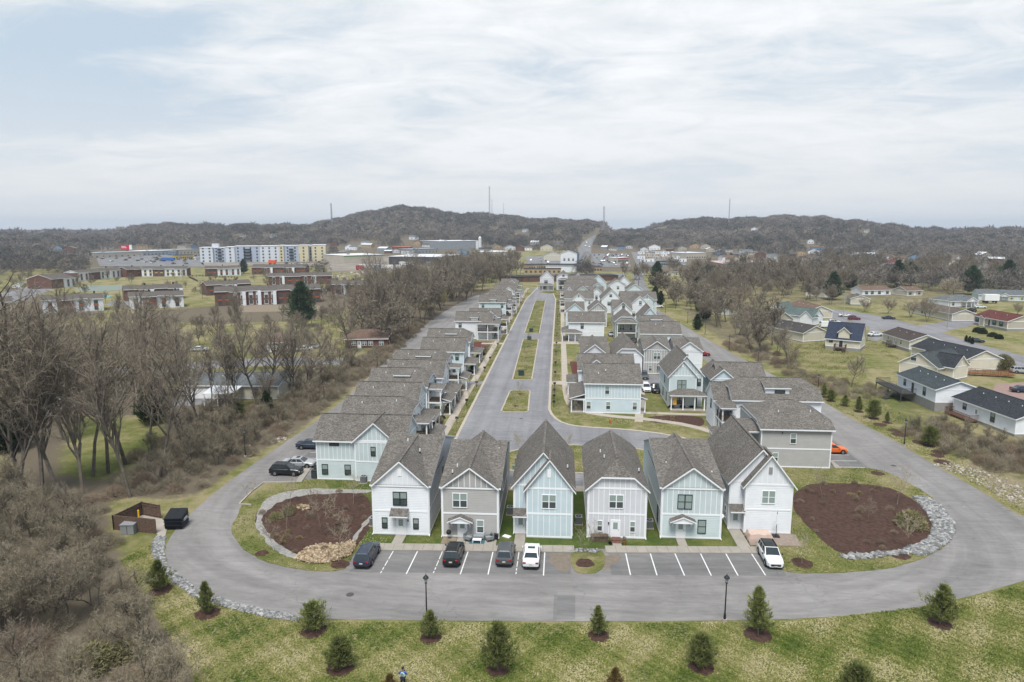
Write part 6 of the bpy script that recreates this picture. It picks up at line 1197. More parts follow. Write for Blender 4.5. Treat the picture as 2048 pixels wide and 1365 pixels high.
scatter('mid',[(760,735),(800,700),(860,650),(930,606),(960,588),(990,560),(930,556),(840,575),(740,600),(690,650),(700,700)],46,.7,1.15,'bare tree in the belt along the far left alley','trees along the far left alley',6,kinds=['mid','mid','dense','tall'])
scatter('dense',[(870,560),(1000,552),(1050,530),(1030,518),(940,525),(860,545)],30,1.,1.4,'dense bare tree right of the warehouses','trees right of the warehouses',9,kinds=['lite'],mass='bare_woodland')
tree('greening',858,640,1.1,'bare tree with yellow green new growth in the belt by the left alley','tree'); tree('greening',880,622,1.1,'second yellow green budding tree in the belt by the left alley, farther away','tree')
tree('pine',603,655,1.15,'big dark green pine in front of the large brick apartment block','pine','',sz=1.3); tree('pine',1313,577,1.15,'big evergreen by the bend of the far road','pine',sz=1.25); tree('pine',487,548,.9,'green pine in front of the big grey apartments','pine')
for px,py,s,lb in ((470,842,.75,'dark cedar bush at the foot of the trees left of the alley'),(535,832,.62,'dark cedar in the brush closest to the left alley'),(505,985,0,''),(300,850,1.2,'large dark cedar behind the bare trees of the clearing'),(30,900,1.1,'dark evergreen at the left edge'),(318,835,1.0,'dark cedar beside the dark brick house'),(10,905,1.2,'broad dark evergreen touching the left edge'),(1410,640,1.,'dark evergreen right of the far right alley'),(1310,605,1.,'dark evergreen at the far end of the right alley'),(1320,612,.9,'dark evergreen in the right alley belt, second from the far end'),(1395,660,.8,'dark cedar near the lamps of the right alley'),(1400,625,1.1,'tall dark cedar above the right alley belt')):
    if s: tree('cedar',px,py,s,lb,'cedar')
for px,py,s,lb in ((1393,605,1.,'green pine in the belt right of the alley'),(1415,560,.8,'blue green narrow spruce in the middle distance'),(1665,600,1.1,'green pine left of the utility pole, upper right'),(1700,580,.9,'green pine beyond the cream bungalow, upper right'),(1793,575,1.3,'dark broad cedar group behind the long white house, left one'),(1822,572,1.2,'dark broad cedar behind the long white house, right one'),(1945,590,1.2,'dark spruce left of the pale blue bungalow'),(2012,580,1.4,'large dark cedar above the pale blue bungalow'),(1750,560,.9,'dark spruce in the upper right distance'),(1520,560,.9,'green pine in the middle right woods'),(1560,555,.8,'green pine in the middle right woods, farther right'),(1585,560,1.,'tall pine in the middle right woods, rightmost'),(1470,700,0,'')):
    if s: tree('pine',px,py,s,lb,'pine')
scatter('cedar',[(700,625),(900,600),(960,580),(930,575),(840,600),(720,650)],6,.5,.8,'dark cedar in the belt along the far left alley','belt cedars',8)
# right belt
scatter('mid',[(1325,610),(1400,590),(1470,600),(1530,640),(1600,690),(1620,740),(1560,735),(1470,685),(1395,645)],40,.65,1.05,'bare tree in the belt right of the alley','right belt trees',5,kinds=['mid','dense','thicket'])
tree('spread',1575,735,.95,'dark bare tree with wide crown in front of the cream bungalows, right of the alley','tree'); tree('mid',1504,705,.75,'slim bare tree in the right belt near the alley lamps','tree'); tree('mid',1702,775,.62,'lone slim bare tree in the grass field on the right','tree')
scatter('mid',[(1380,580),(1500,560),(1620,570),(1690,590),(1660,612),(1600,600),(1500,592),(1420,596)],26,.8,1.3,'bare tree in the upper right woods behind the white gabled house','upper right trees',8,kinds=['mid','dense','pale'])
scatter('mid',[(1640,545),(2048,560),(2200,575),(2200,555),(1640,530)],34,.9,1.4,'bare tree behind the upper right bungalows','trees behind upper right bungalows',9,kinds=['lite'],mass='bare_woodland')
for i,(px,py,s) in enumerate([(1729,624,.8),(1775,628,.95),(1818,635,1.05),(1858,645,1.25),(1905,600,1.5),(1615,578,1.5),(1270,560,1.3),(1290,552,1.2),(2035,630,.7),(1700,560,1.2),(1365,600,1.)]):
    tree('pale',px,py,s,'pale budding tree %s'%['at the left end of the corner clump','second in the corner clump by the street','third in the corner clump by the street','with arching trunk at the right of the corner clump, upper right','above the grey hip roof','leaning over the small cream house','left of the far bend road','just behind the one by the far bend road','behind the dark red roof','in the upper right distance','with blossoms right of the low cream building'][i],'tree')
# foreground thicket and brush
scatter('thicket',[(-250,1010),(60,1030),(170,1070),(270,1180),(330,1260),(400,1380),(380,1500),(-250,1600),(-500,1200)],58,.8,1.35,'grey brown leafless thicket tree filling the lower left corner','lower left thicket trees',1.7,kinds=['thicket','thicket','thicket','mid'] if 0 else ['thicket'],cat='thicket tree')
scatter('mid',[(-150,1010),(100,1040),(230,1200),(330,1400),(-150,1500)],12,.45,.75,'taller bare tree rising from the lower left thicket','tall lower left thicket trees',4)
scatter('brush',[(-250,985),(230,1000),(205,1060),(260,1170),(330,1270),(440,1420),(-250,1600)],110,.5,1.1,'low brown brush in the lower left corner','lower left brush',1.3,bushk=True,kinds=['brush','brush','ruddy'])
scatter('brush',[(240,1000),(400,985),(480,925),(620,840),(760,735),(850,650),(830,640),(700,735),(560,800),(420,850),(300,900),(200,980)],210,.45,1.1,'brown leafless shrub on the bank left of the alley','bank shrubs left of the alley',1.8,bushk=True,kinds=['brush','brush','ruddy'])
scatter('thicket',[(280,985),(400,965),(480,900),(600,830),(740,735),(700,735),(560,790),(420,840),(300,900)],42,.55,1.0,'tangled bare thicket on the bank left of the alley','bank thickets left of the alley',3.,cat='thicket tree')
scatter('brush',[(1800,860),(1860,850),(1960,870),(2100,920),(2100,985),(1980,940),(1880,905)],52,.5,1.1,'brown brush on the bank below the right bungalows','brush below the right bungalows',1.6,bushk=True,kinds=['brush','ruddy','brush'])
scatter('thicket',[(1820,865),(1880,850),(1990,885),(2100,930),(2100,960),(1960,920)],16,.35,.6,'tangled bare thicket on the bank below the right bungalows','thickets below the right bungalows',3,cat='thicket tree')
scatter('brush',[(1440,690),(1500,680),(1600,735),(1760,790),(1750,800),(1640,780),(1540,735)],48,.5,1.1,'reddish brown brush along the right alley bank','brush along the right alley',1.8,bushk=True,kinds=['brush','ruddy'])
scatter('brush',[(1640,790),(1700,800),(1780,800),(1760,780),(1660,770)],16,.5,.9,'brown brush behind the young juniper row','brush behind the juniper row',2,bushk=True)
scatter('brush',[(1860,700),(1800,730),(1790,760)],3,.4,.6,'small brush by the cream house','small brush',2,bushk=True)
bush('greenshrub',185,1335,2.2,'yellow green leafy bush in the lower left thicket',sz=1.6); bush('greenshrub',255,1315,1.8,'second yellow green bush in the lower left thicket, nearer the lawn',sz=1.3)
def tufts(name,P,n,seed,ls=.11,lw=.022,zb=0.,sd=0):
    rg=np.random.default_rng(seed); xs=[p[0] for p in P]; ys=[p[1] for p in P]; X=rg.uniform(min(xs),max(xs),n*2); Y=rg.uniform(min(ys),max(ys),n*2); k=inpoly(X,Y,P); X,Y=X[k][:n],Y[k][:n]; n=len(X)
    for hx,hy,hr in RINGS+RINGS0:
        k=(X-hx)**2+(Y-hy)**2>hr*hr; X,Y=X[k],Y[k]
    for B_ in (BEDL,BR,GV):
        k=~inpoly(X,Y,B_); X,Y=X[k],Y[k]
    n=len(X); c=np.stack([X,Y,np.full(n,zb)],-1); V=[]
    f=.5+.22*np.sin(X*.55+1.7*np.sin(Y*.31+.5*X*.2))+.2*np.sin(Y*.9+X*.23+2*np.sin(X*.13))+.14*np.sin(X*1.9-Y*1.3)+.1*np.sin(X*3.7+Y*4.1); f=(f-.5)*1.05+.47+sd; hue=np.clip(f+.05+rg.normal(0,.17,n),0,1)
    for j in range(4):
        a=rg.uniform(0,6.283,n); s=ls*rg.uniform(.5,1.5,n); d=np.stack([np.cos(a)*s,np.sin(a)*s,s*rg.uniform(.25,.8,n)],-1); q=np.stack([-np.sin(a)*lw,np.cos(a)*lw,0*a],-1)*2; V.append(np.stack([c-q,c+q,c+d],1))
    V=np.stack(V,1).reshape(-1,3); me=rawtri(name,V,M_tuft); at=me.attributes.new('tone','FLOAT','POINT'); at.data.foreach_set('value',np.repeat(hue,12).astype(np.float32)); return mkobj(name,me,kind='stuff')
M_tuft=crownmat('grass_tufts',[(.055,.088,.015),(.11,.14,.028),(.18,.187,.056),(.26,.24,.098),(.35,.31,.17)])
tufts('lawn_grass',GP([(330,1075),(335,1165),(400,1200),(520,1232),(640,1244),(1200,1248),(1600,1243),(1900,1207),(2060,1166),(2100,1420),(420,1420),(330,1260),(240,1120)]),105000,1)
for i_,P_ in enumerate(ISL): tufts('island_grass',roundc(P_),5000 if i_ in(1,2,3) else 1600,20+i_,.10,.03,.16,.06)
tufts('verge_grass',[(-18.9,99),(-17.45,99),(-17.3,330),(-18.6,330)],7000,40,.10,.03,.045,.08); tufts('verge_grass',[(-2.1,132),(.1,132),(-.3,330),(-2.3,330)],7000,41,.10,.03,.05,.08); tufts('verge_grass',[(-.6,126.5),(2.4,122.8),(12,119.8),(22,116),(23.5,118.8),(16,122.3),(9,123.9),(4,126.6),(1.6,130)],2500,42,.1,.03,.05,.12)
tufts('lawn_grass',YR,22000,2,.09,.02,.055); tufts('lawn_grass',YL,14000,3,.09,.02,.055)
tufts('lawn_grass',GP([(1640,800),(1790,880),(1980,988),(2060,1040),(2060,980),(1890,880),(1760,800),(1700,690),(1800,720),(1700,640),(1560,700)]),60000,4,.14,.03,0.,.12)
# ------------------------------------------------------------ distant woods: one mass each
M_wood=crownmat('distant_wood',[(.035,.05,.038),(.085,.078,.074),(.125,.11,.10),(.17,.15,.135),(.25,.22,.19)])
def woodmass(name,pts,rad,ntri,size,seed,m,hgt=1.25,wr=.3):
    rg=np.random.default_rng(seed); n=len(pts); pts=np.asarray(pts); rr=rad*rg.uniform(.65,1.35,n); tone=np.clip(rg.normal(.55,.27,n)+.16*np.sin(pts[:,0]*.012+2*np.sin(pts[:,1]*.009)),0,1); ev=rg.random(n)<.06+.10*(np.sin(pts[:,0]*.02)*np.sin(pts[:,1]*.017)>.5); tone[ev]=0.02
    d=rg.normal(size=(n,ntri,3)); d/=np.linalg.norm(d,axis=2,keepdims=True); d[:,:,2]=np.abs(d[:,:,2])*1.0-.25; rad_=rg.uniform(.55,1.,(n,ntri,1))**.6
    c=d*rad_*rr[:,None,None]*np.array([1,1,hgt]); c=c+np.concatenate([pts[:,:2],(pts[:,2]+rr*1.0)[:,None]],1)[:,None,:]
    dirs=d+rg.normal(0,.45,d.shape); dirs[:,:,2]+=.05; dirs/=np.linalg.norm(dirs,axis=2,keepdims=True); nn=np.cross(dirs,rg.normal(size=d.shape)); nn/=np.linalg.norm(nn,axis=2,keepdims=True)
    s=size*rg.uniform(.6,1.4,(n,ntri,1)); w=s*wr
    V=np.stack([c-nn*w,c+nn*w,c+dirs*s*1.5],2).reshape(-1,3); me=rawtri(name,V,m)
    at=me.attributes.new('tone','FLOAT','POINT'); tv=np.repeat(np.clip(tone[:,None]+rg.normal(0,.05,(n,ntri)),0,1).reshape(-1),3); at.data.foreach_set('value',tv.astype(np.float32)); return mkobj(name,me,kind='stuff')
def hillpts():
    rg=np.random.default_rng(5); out=[]; clr=[gtp([(1145,512),(1160,483),(1176,472),(1188,464),(1201,464),(1197,480),(1191,492),(1188,512),(1160,545),(1130,545)]),gtp([(655,562),(640,520),(690,508),(690,488),(750,484),(760,500),(880,498),(970,495),(1040,508),(1150,508),(1150,565)]),gtp([(1178,500),(1370,500),(1420,512),(1450,530),(1450,556),(1385,566),(1370,582),(1240,582),(1180,560)]),gtp([(1450,515),(1540,512),(1545,545),(1450,548)]),gtp([(180,506),(400,504),(660,494),(665,545),(560,562),(160,566),(175,530)]),gtp([(60,512),(175,512),(175,524),(60,524)]),gtp([(0,555),(130,550),(140,600),(0,640)]),gtp([(1225,459),(1340,459),(1335,466),(1225,466)]),gtp([(1190,463),(1240,463),(1235,469),(1190,469)])]
    for (r0,r1,sp,fr) in ((430,760,8.5,1),(760,1150,9.5,1),(1150,2150,11.5,1),(2150,4200,34,1)):
        n=int((r1*r1-r0*r0)*1.9/2/(sp*sp)); 
        r=np.sqrt(rg.uniform(r0*r0,r1*r1,n)); a=rg.uniform(-.95,.95,n)+YAW; X=-np.sin(a)*r; Y=np.cos(a)*r
        keep=np.ones(n,bool)
        for P in clr: keep&=~inpoly(X,Y,P)
        for hx,hy in HILLH:
            rr=math.hypot(hx,hy); ux,uy=hx/rr,hy/rr; al=(X-hx)*ux+(Y-hy)*uy; pe=np.abs((X-hx)*uy-(Y-hy)*ux); keep&=~((pe<13)&(al<12)&(al>-95))
        keep&=~((X>-60)&(X<70)&(Y<470)); keep&=~((Y<430)&(X<0)); keep&=~((Y<350)&(X>0)); keep&=~((X<-60)&(X>-330)&(Y<480))
        out.append(np.stack([X[keep],Y[keep],terr(X[keep],Y[keep])],-1))
    return out
scatter('lite',[(140,562),(560,552),(760,570),(700,615),(420,628),(120,640)],64,.35,.65,'','',7,mass='bare_woodland')
scatter('lite',[(1240,560),(1330,545),(1480,545),(1560,560),(1480,600),(1400,640),(1330,600)],40,.7,1.2,'','',6,mass='bare_woodland')
flushmass()
HP=hillpts()
woodmass('distant_wood',HP[0],4.6,330,.85,1,M_wood,1.5,.13); woodmass('distant_wood',HP[1],5.0,170,1.2,2,M_wood,1.5,.16); woodmass('distant_wood',HP[2],5.4,84,1.5,3,M_wood,1.1,.26); woodmass('distant_wood',HP[3],10,30,5,4,M_wood,.5)
# ------------------------------------------------------------ cars
def carpaint(n,c,metal=.0): return mat('paint_'+n,c,.28,spec=.5,metal=metal)
PAINT=dict(white=(.66,.67,.68),black=(.010,.011,.013),navy=(.022,.032,.055),grey=(.07,.075,.08),silver=(.33,.34,.35),red=(.25,.012,.018),orange=(.62,.12,.015),maroon=(.14,.012,.02),blue=(.03,.06,.14),green=(.03,.08,.05),tan=(.25,.21,.16))
M_tyre=mat('tyre',(.012,.012,.012),.9); M_rim=mat('rim',(.22,.23,.24),.35,metal=.6); M_lamp=mat('headlight',(.45,.48,.5),.15); M_tail=mat('taillight',(.30,.012,.015),.25); M_plate=mat('number_plate',(.50,.48,.40),.6); M_cglass=mat('car_glass',(.018,.026,.03),.06,spec=.8); M_trimblk=mat('black_trim',(.015,.015,.016),.6)
CARM={}
SH={ # stations: x, hood/belt top z, half width ; cabin: x base rear, x roof rear, x roof front, x base front, roof z
 'suv':dict(L=4.55,st=[(-2.27,.86,.74),(-2.2,1.02,.86),(-1.6,1.06,.91),(0,1.04,.92),(.95,1.03,.92),(1.55,.99,.89),(2.05,.90,.84),(2.27,.72,.70)],cab=(-2.15,-1.75,.25,1.05,1.66),wh=.35),
 'sedan':dict(L=4.8,st=[(-2.4,.78,.72),(-2.3,.98,.84),(-1.6,1.0,.90),(0,.94,.91),(1.0,.93,.91),(1.7,.88,.88),(2.2,.78,.82),(2.4,.60,.66)],cab=(-1.75,-1.0,.35,1.15,1.42),wh=.33),
 'wagon':dict(L=4.8,st=[(-2.4,.82,.74),(-2.32,1.0,.86),(-1.6,1.02,.9),(0,1.0,.91),(1.0,.98,.91),(1.7,.94,.88),(2.2,.84,.82),(2.4,.66,.68)],cab=(-2.28,-1.95,.35,1.15,1.58),wh=.34),
 'hatch':dict(L=4.4,st=[(-2.2,.84,.72),(-2.12,1.0,.85),(-1.5,1.05,.9),(0,1.0,.9),(.95,.98,.9),(1.5,.94,.87),(2.0,.84,.82),(2.2,.66,.68)],cab=(-2.05,-1.5,.25,1.05,1.55),wh=.34),
 'pickup':dict(L=5.5,st=[(-2.75,.98,.86),(-2.7,1.06,.93),(-1.0,1.06,.95),(0,1.06,.95),(1.2,1.05,.95),(1.9,1.0,.93),(2.55,.94,.88),(2.75,.75,.76)],cab=(-.7,-.55,.75,1.35,1.78),wh=.38),
 'van':dict(L=5.6,st=[(-2.8,1.15,.9),(-2.76,1.2,.97),(-1.0,1.2,.98),(0,1.2,.98),(1.3,1.18,.98),(2.0,1.08,.95),(2.6,.95,.88),(2.8,.7,.75)],cab=(-2.76,-2.7,1.1,1.95,2.35),wh=.36)}
def carmesh(kind,col,roofcol=None):
    key=(kind,col,roofcol)
    if key in CARM: return CARM[key]
    S=SH[kind]; P=carpaint(col,PAINT[col]); RP=carpaint(roofcol,PAINT[roofcol]) if roofcol else P
    B=MB(); rings=[]
    for x,zt,hw in S['st']:
        zb=.24 if abs(x)<S['L']/2-.12 else .32
        h=[(hw*.86,zb),(hw*.98,zb+.12),(hw*1.0,zt*.62),(hw*.97,zt-.09),(hw*.88,zt-.01),(hw*.45,zt+.025)]
        rings.append([(x,-a,z) for a,z in h]+[(x,a,z) for a,z in h[::-1]])
    for i in range(len(rings)-1):
        a,b=rings[i],rings[i+1]; n=len(a)
        for k in range(n): 
            j=(k+1)%n; m=M_trimblk if (k==0 or k==n-2 or k==n-1) else P
            B.poly([a[k],b[k],b[j],a[j]],m)
    B.poly(rings[0][::-1],P); B.poly(rings[-1],P)
    body=B.mesh('body',True)
    for e in body.edges: pass
    bR,rR,rF,bF,zr=S['cab']; zb=S['st'][3][1]-.03; hw=.86 if kind not in('van','pickup') else .91; rw=hw*.80 if kind!='van' else hw*.9
    def lerp(a,b,t): return tuple(a[i]+(b[i]-a[i])*t for i in range(3))
    b1,b2,b3,b4=(bR,-hw,zb),(bF,-hw*.93,zb-.02),(bF,hw*.93,zb-.02),(bR,hw,zb); t1,t2,t3,t4=(rR,-rw,zr-.05),(rF,-rw*.97,zr-.04),(rF,rw*.97,zr-.04),(rR,rw,zr-.05)
    C=MB(); C.poly([b1,b2,t2,t1],RP if kind=='van' else P); C.poly([b3,b4,t4,t3],RP if kind=='van' else P); C.poly([b2,b3,t3,t2],P); C.poly([b4,b1,t1,t4],P)
    mr=(rR+rF)/2
    top=[(rR,-rw,zr-.05),(mr,-rw*1.0,zr-.02),(rF,-rw*.97,zr-.04),(rF-.05,-rw*.6,zr),(mr,-rw*.6,zr+.03),(rR+.05,-rw*.6,zr-.01)]
    C.poly([top[0],top[1],top[4],top[5]],RP); C.poly([top[1],top[2],top[3],top[4]],RP)
    mm=lambda p:(p[0],-p[1],p[2]); C.poly([mm(top[5]),mm(top[4]),mm(top[1]),mm(top[0])],RP); C.poly([mm(top[4]),mm(top[3]),mm(top[2]),mm(top[1])],RP)
    C.poly([top[5],top[4],mm(top[4]),mm(top[5])],RP); C.poly([top[4],top[3],mm(top[3]),mm(top[4])],RP); C.poly([t1,top[5],mm(top[5]),t4],RP); C.poly([top[3],t2,t3,mm(top[3])],RP)
    if kind in('suv','wagon'):
        for s in (-1,1): C.box(rR+.15,rF-.1,s*rw*.86-.02,s*rw*.86+.02,zr+.0,zr+.055,M_rim if col!='white' else M_trimblk)
    if kind=='sedan': C.box(-.35,.15,-.38,.38,zr-.005,zr+.035,M_cglass)
    roof=C.mesh('roof')
    def pane(a,b,c,d,u0,u1,v0,v1,off):
        def q(u,v): return lerp(lerp(a,b,u),lerp(d,c,u),v)
        G_=MB(); pts=[q(u0,v0),q(u1,v0),q(u1,v1),q(u0,v1)]; n=(Vector(pts[1])-Vector(pts[0])).cross(Vector(pts[3])-Vector(pts[0])).normalized()*off
        G_.poly([tuple(Vector(p)+n) for p in pts],M_cglass); return G_.mesh('window')
    parts=[('body',body),('roof',roof)]
    ws=pane(b2,b3,t3,t2,.05,.95,.06,.93,.012); parts.append(('windshield',ws)); parts.append(('rear_window',pane(b4,b1,t1,t4,.08,.92,.12 if kind!='van' else .5,.90,.012)))
    if kind=='van': rngs=((.78,.97),)
    elif kind=='pickup': rngs=((.08,.46),(.52,.95))
    else: rngs=((.06,.24),(.27,.56),(.60,.94))
    for u0,u1 in rngs: parts.append(('side_window',pane(b1,b2,t2,t1,u0,u1,.1,.90,.012))); parts.append(('side_window',pane(b3,b4,t4,t3,1-u1,1-u0,.1,.90,.012)))
    L=S['L']; wx=(-L*.295,L*.31); r=S['wh']
    for x in wx:
        for s in (-1,1):
            a=MB(); a.tube((x,s*.70,r),(x,s*.935,r),r,r,18,M_tyre); wm=a.mesh('wheel'); b=MB(); b.tube((x,s*.93,r),(x,s*.945,r),r*.62,r*.58,14,M_rim); parts.append(('wheel',wm,[('rim',b.mesh('rim'))]))
            a=MB(); a.tube((x,s*.80,r+.02),(x,s*.925,r+.02),r+.075,r+.075,18,M_trimblk,True); parts.append(('wheel_arch',a.mesh('wheel_arch')))
    xr=-L/2; zl=S['st'][1][1]
    for s in (-1,1):
        a=MB(); a.box(xr-.02,xr+.16,s*.80,s*.50,zl-.22,zl-.08,M_tail); parts.append(('taillight',a.mesh('taillight')))
        a=MB(); a.box(L/2-.28,L/2-.03,s*.78,s*.5,.60,.74,M_lamp); parts.append(('headlight',a.mesh('headlight')))
        a=MB(); a.box(bF-.35,bF-.2,s*.92,s*1.06,zb+.02,zb+.17,RP if roofcol else P); parts.append(('mirror',a.mesh('mirror')))
    a=MB(); a.box(xr-.03,xr+.05,-.17,.17,.62,.75,M_plate); parts.append(('number_plate',a.mesh('number_plate')))
    a=MB(); a.box(L/2-.1,L/2+.015,-.5,.5,.42,.62,M_trimblk); a.box(L/2-.05,L/2+.03,-.16,.16,.36,.48,M_plate); parts.append(('grille',a.mesh('grille')))
    a=MB(); a.box(xr-.025,xr+.06,-.72,.72,.34,.46,M_trimblk); parts.append(('bumper',a.mesh('bumper')))
    if kind=='pickup': a=MB(); a.box(-2.62,-.8,-.78,.78,1.0,1.075,M_trimblk); parts.append(('bed',a.mesh('bed')))
    CARM[key]=parts; return parts
def car(kind,col,x,y,rz,label,cat='car',group=None,roof=None,z=.03,name='parked_car'):
    r=empty(name,(x,y,z),rz,label,cat,group)
    for p in carmesh(kind,col,roof):
        o=mkobj(p[0],p[1],r)
        if len(p)>2:
            for nm,me in p[2]: mkobj(nm,me,o)
    return r
def rear(px,py,rz,kind):   # rear bumper on the ground at this point of the photograph
    x,y=G(px,py); L=SH[kind]['L']/2; return x+math.cos(rz)*L,y+math.sin(rz)*L
H90=math.pi/2
def C1(kind,col,px,py,rz,label,cat,**k): x,y=rear(px,py,rz,kind); return car(kind,col,x,y,rz,label,cat,**k)
C1('wagon','navy',722,1141,H90,'navy blue estate car parked beside the tan stone heap, leftmost in the front car park','car')
C1('suv','black',901,1138,H90,'black crossover with red lights parked in front of the grey beige cottage','car')
C1('suv','grey',1007.5,1137.5,H90,'dark grey compact crossover parked left of the white sedan','car')
C1('sedan','white',1061,1142.5,H90,'white sedan with sunroof seen from behind in the front car park','car')
x,y=G(1553,1142); car('suv','white',x,y+2.3,-H90-.03,'white crossover with black roof, rightmost in the front car park','car',roof='black')
x,y=G(572,950); car('suv','black',x,y+.2,0,'black crossover parked side-on in the left alley bays','car'); x,y=G(592,936); car('sedan','silver',x+.3,y+.6,0,'silver white sedan parked just behind the black crossover in the left alley bays','car'); x,y=G(624,897); car('sedan','navy',x,y,0,'dark sedan half hidden by the blue green side-on house','car')
car('hatch','orange',42.9,106.6,math.pi-math.pi,'bright orange hatchback parked beside the large grey house','car')
for kind,col,px,py,rz,lb in [('suv','white',1292,782,-H90,'white crossover facing the camera in the small car court behind the pale blue corner house'),('pickup','black',1311,783,-H90,'black pickup beside the white crossover in the small car court'),('suv','grey',1288,757,-H90,'dark car parked close to the porch of the grey batten cottage'),('sedan','silver',1222,672,-H90,'silver car between the pale porch house and the long white house'),('hatch','red',1404,712,0,'red car on the right alley behind the white clapboard cottage'),('suv','white',1316,616,0,'white car on the far right alley beside the side-on roof'),('sedan','black',1268,685,H90,'dark car under the small pavilion roof')]:
    x,y=G(px,py); car(kind,col,x,y,rz,lb,'pickup' if kind=='pickup' else 'car')
for kind,col,px,py,rz,lb in [('suv','maroon',1708,640,-.25,'dark red crossover on the street beside the white utility pole'),('sedan','white',1690,634,-.2,'white car parked behind the dark red crossover'),('van','white',1655,656,.1,'white van beside the dark blue roofed house'),('suv','white',1668,648,.1,'white crossover behind the white van'),('sedan','white',1750,673,.25,'white sedan on the drive right of the dark blue roofed house'),('sedan','navy',1777,639,-.12,'navy sedan parked on the street before the pale blossoming trees'),('sedan','navy',1951,685,-.3,'dark sedan parked on the street bend beside the black roof'),('sedan','white',1960,617,0,'white sedan in front of the grey hip-roofed bungalow'),('suv','white',1937,633,.05,'white crossover right of the round evergreen bush'),('pickup','black',1912,630,.2,'black pickup left of the round evergreen bush'),('suv','black',1943,624,H90,'dark car behind the white crossover, upper right'),('suv','silver',2042,747,-.15,'silver crossover at the right edge next to the rounded olive bush'),('sedan','navy',2046,785,-.1,'dark car on the pink gravel drive at the right edge'),('sedan','white',2046,604,0,'white car at the right edge beside the pale blue bungalow'),
  ('sedan','black',1563,612,0,'dark car left of the white steep gabled house, upper right')]:
    x,y=G(px,py); car(kind,col,x,y,rz,lb,'van' if kind=='van' else 'car',z=.05)
# small far cars: one mesh each
FAR={}
def farcar(kind,col,x,y,rz,label,group,z):
    k=(kind,col)
    if k not in FAR:
        S=SH[kind]; B=MB(); P=carpaint(col,PAINT[col]); L=S['L']/2; bR,rR,rF,bF,zr=S['cab']
        pr=[(-L,.4),(-L,.95),(bR,1.0),(rR,zr),(rF,zr),(bF,1.0),(L-.3,.9),(L,.7),(L,.4)]
        for s in (-1,1): B.poly([(x_,s*.9,z_) for x_,z_ in (pr if s<0 else pr[::-1])],P)
        for i in range(len(pr)-1):
            m=M_cglass if i in(2,4) else P; a,b=pr[i],pr[i+1]; B.poly([(a[0],.9,a[1]),(b[0],.9,b[1]),(b[0],-.9,b[1]),(a[0],-.9,a[1])],m)
        for s in (-1,1): B.poly([(bR+.2,s*.915,1.),(bF-.2,s*.915,1.),(rF-.05,s*.915,zr-.1),(rR+.05,s*.915,zr-.1)],M_cglass)
        for xx in (-L*.6,L*.6):
            for s in (-1,1): B.tube((xx,s*.6,.33),(xx,s*.93,.33),.33,.33,10,M_tyre)
        FAR[k]=B.mesh('parked_car')
    return mkobj('parked_car',FAR[k],None,(x,y,z),rz,label=label,cat='car',group=group)
def carlot(poly,n,label,group,rz=0,cols=('white','white','silver','grey','black','blue','red','tan')):
    P=gtp(poly); xs=[p[0] for p in P]; ys=[p[1] for p in P]; done=[]; t=0
    while len(done)<n and t<4000:
        t+=1; x=round(random.uniform(min(xs),max(xs))/3.2)*3.2; y=round(random.uniform(min(ys),max(ys))/9)*9
        if (x,y) in done or not inpoly(np.array([x]),np.array([y]),P)[0]: continue
        done.append((x,y)); col=random.choice(cols); farcar(random.choice(['sedan','suv','pickup','sedan']),col,x,y,H90+rz+random.choice((0,math.pi)),label%col,group%col,float(terr(x,y))+.35)
carlot([(1184,512),(1254,510),(1260,533),(1184,533)],60,'%s car in the dealer lot right of the arterial road','%s cars in the dealer lot',0)
carlot([(1305,528),(1368,526),(1370,533),(1310,535)],9,'%s car in front of the trailer rows','%s cars before the trailers'); carlot([(1400,539),(1438,537),(1438,549),(1400,549)],7,'%s car on the road by the pinkish roofed store','%s cars by the pinkish store')
carlot([(195,514),(400,512),(410,530),(205,530)],44,'%s car in the lots left of the big grey apartments','%s cars left of the big apartments'); carlot([(1060,518),(1105,516),(1100,528),(1060,529)],10,'%s car by the tan shops left of the arterial road','%s cars by the tan shops')
carlot([(900,518),(1030,514),(1030,524),(930,530)],12,'%s car in the yard right of the dark warehouse','%s cars in the warehouse yard'); carlot([(560,528),(655,526),(655,534),(560,534)],10,'%s car on the building site below the apartments','%s cars on the building site')
for px,py,c,lb in ((1173,487,'white','white car driving on the arterial road'),(1178,496,'black','dark car driving toward the camera on the arterial road'),(1171,494,'red','red car on the far part of the arterial road')): x,y,z=GT(px,py); farcar('suv',c,x,y,H90,lb,'',z+.6)
for px,py,rz,c,lb in ((31,577,.2,'white','white car in the far left apartment car park, nearest the edge'),(38,573,.2,'white','second white car in the far left apartment car park'),(45,569,.2,'silver','silver car behind the white ones, far left'),(72,578,.1,'grey','grey car left of the blank brick gable'),(80,575,.1,'white','white car left of the blank brick gable'),(88,576,.1,'black','dark car touching the white one left of the blank brick gable'),(645,583,.3,'white','white car between the brick blocks beside the pine'),(655,582,.3,'grey','grey car between the brick blocks beside the pine'),(372,792,0.2,'silver','silver car near the white garage doors in the left woods'),(608,702,.3,'white','white car glimpsed through bare trees below the brick apartments'),(628,697,.3,'silver','pale car glimpsed through the trees near the brick ranch'),(285,612,1.,'black','dark car beside the nearest brick apartment block'),(400,703,.2,'white','white car deep in the left woods lane')): x,y=G(px,py); farcar('sedan',c,x,y,rz,lb,'',.03)
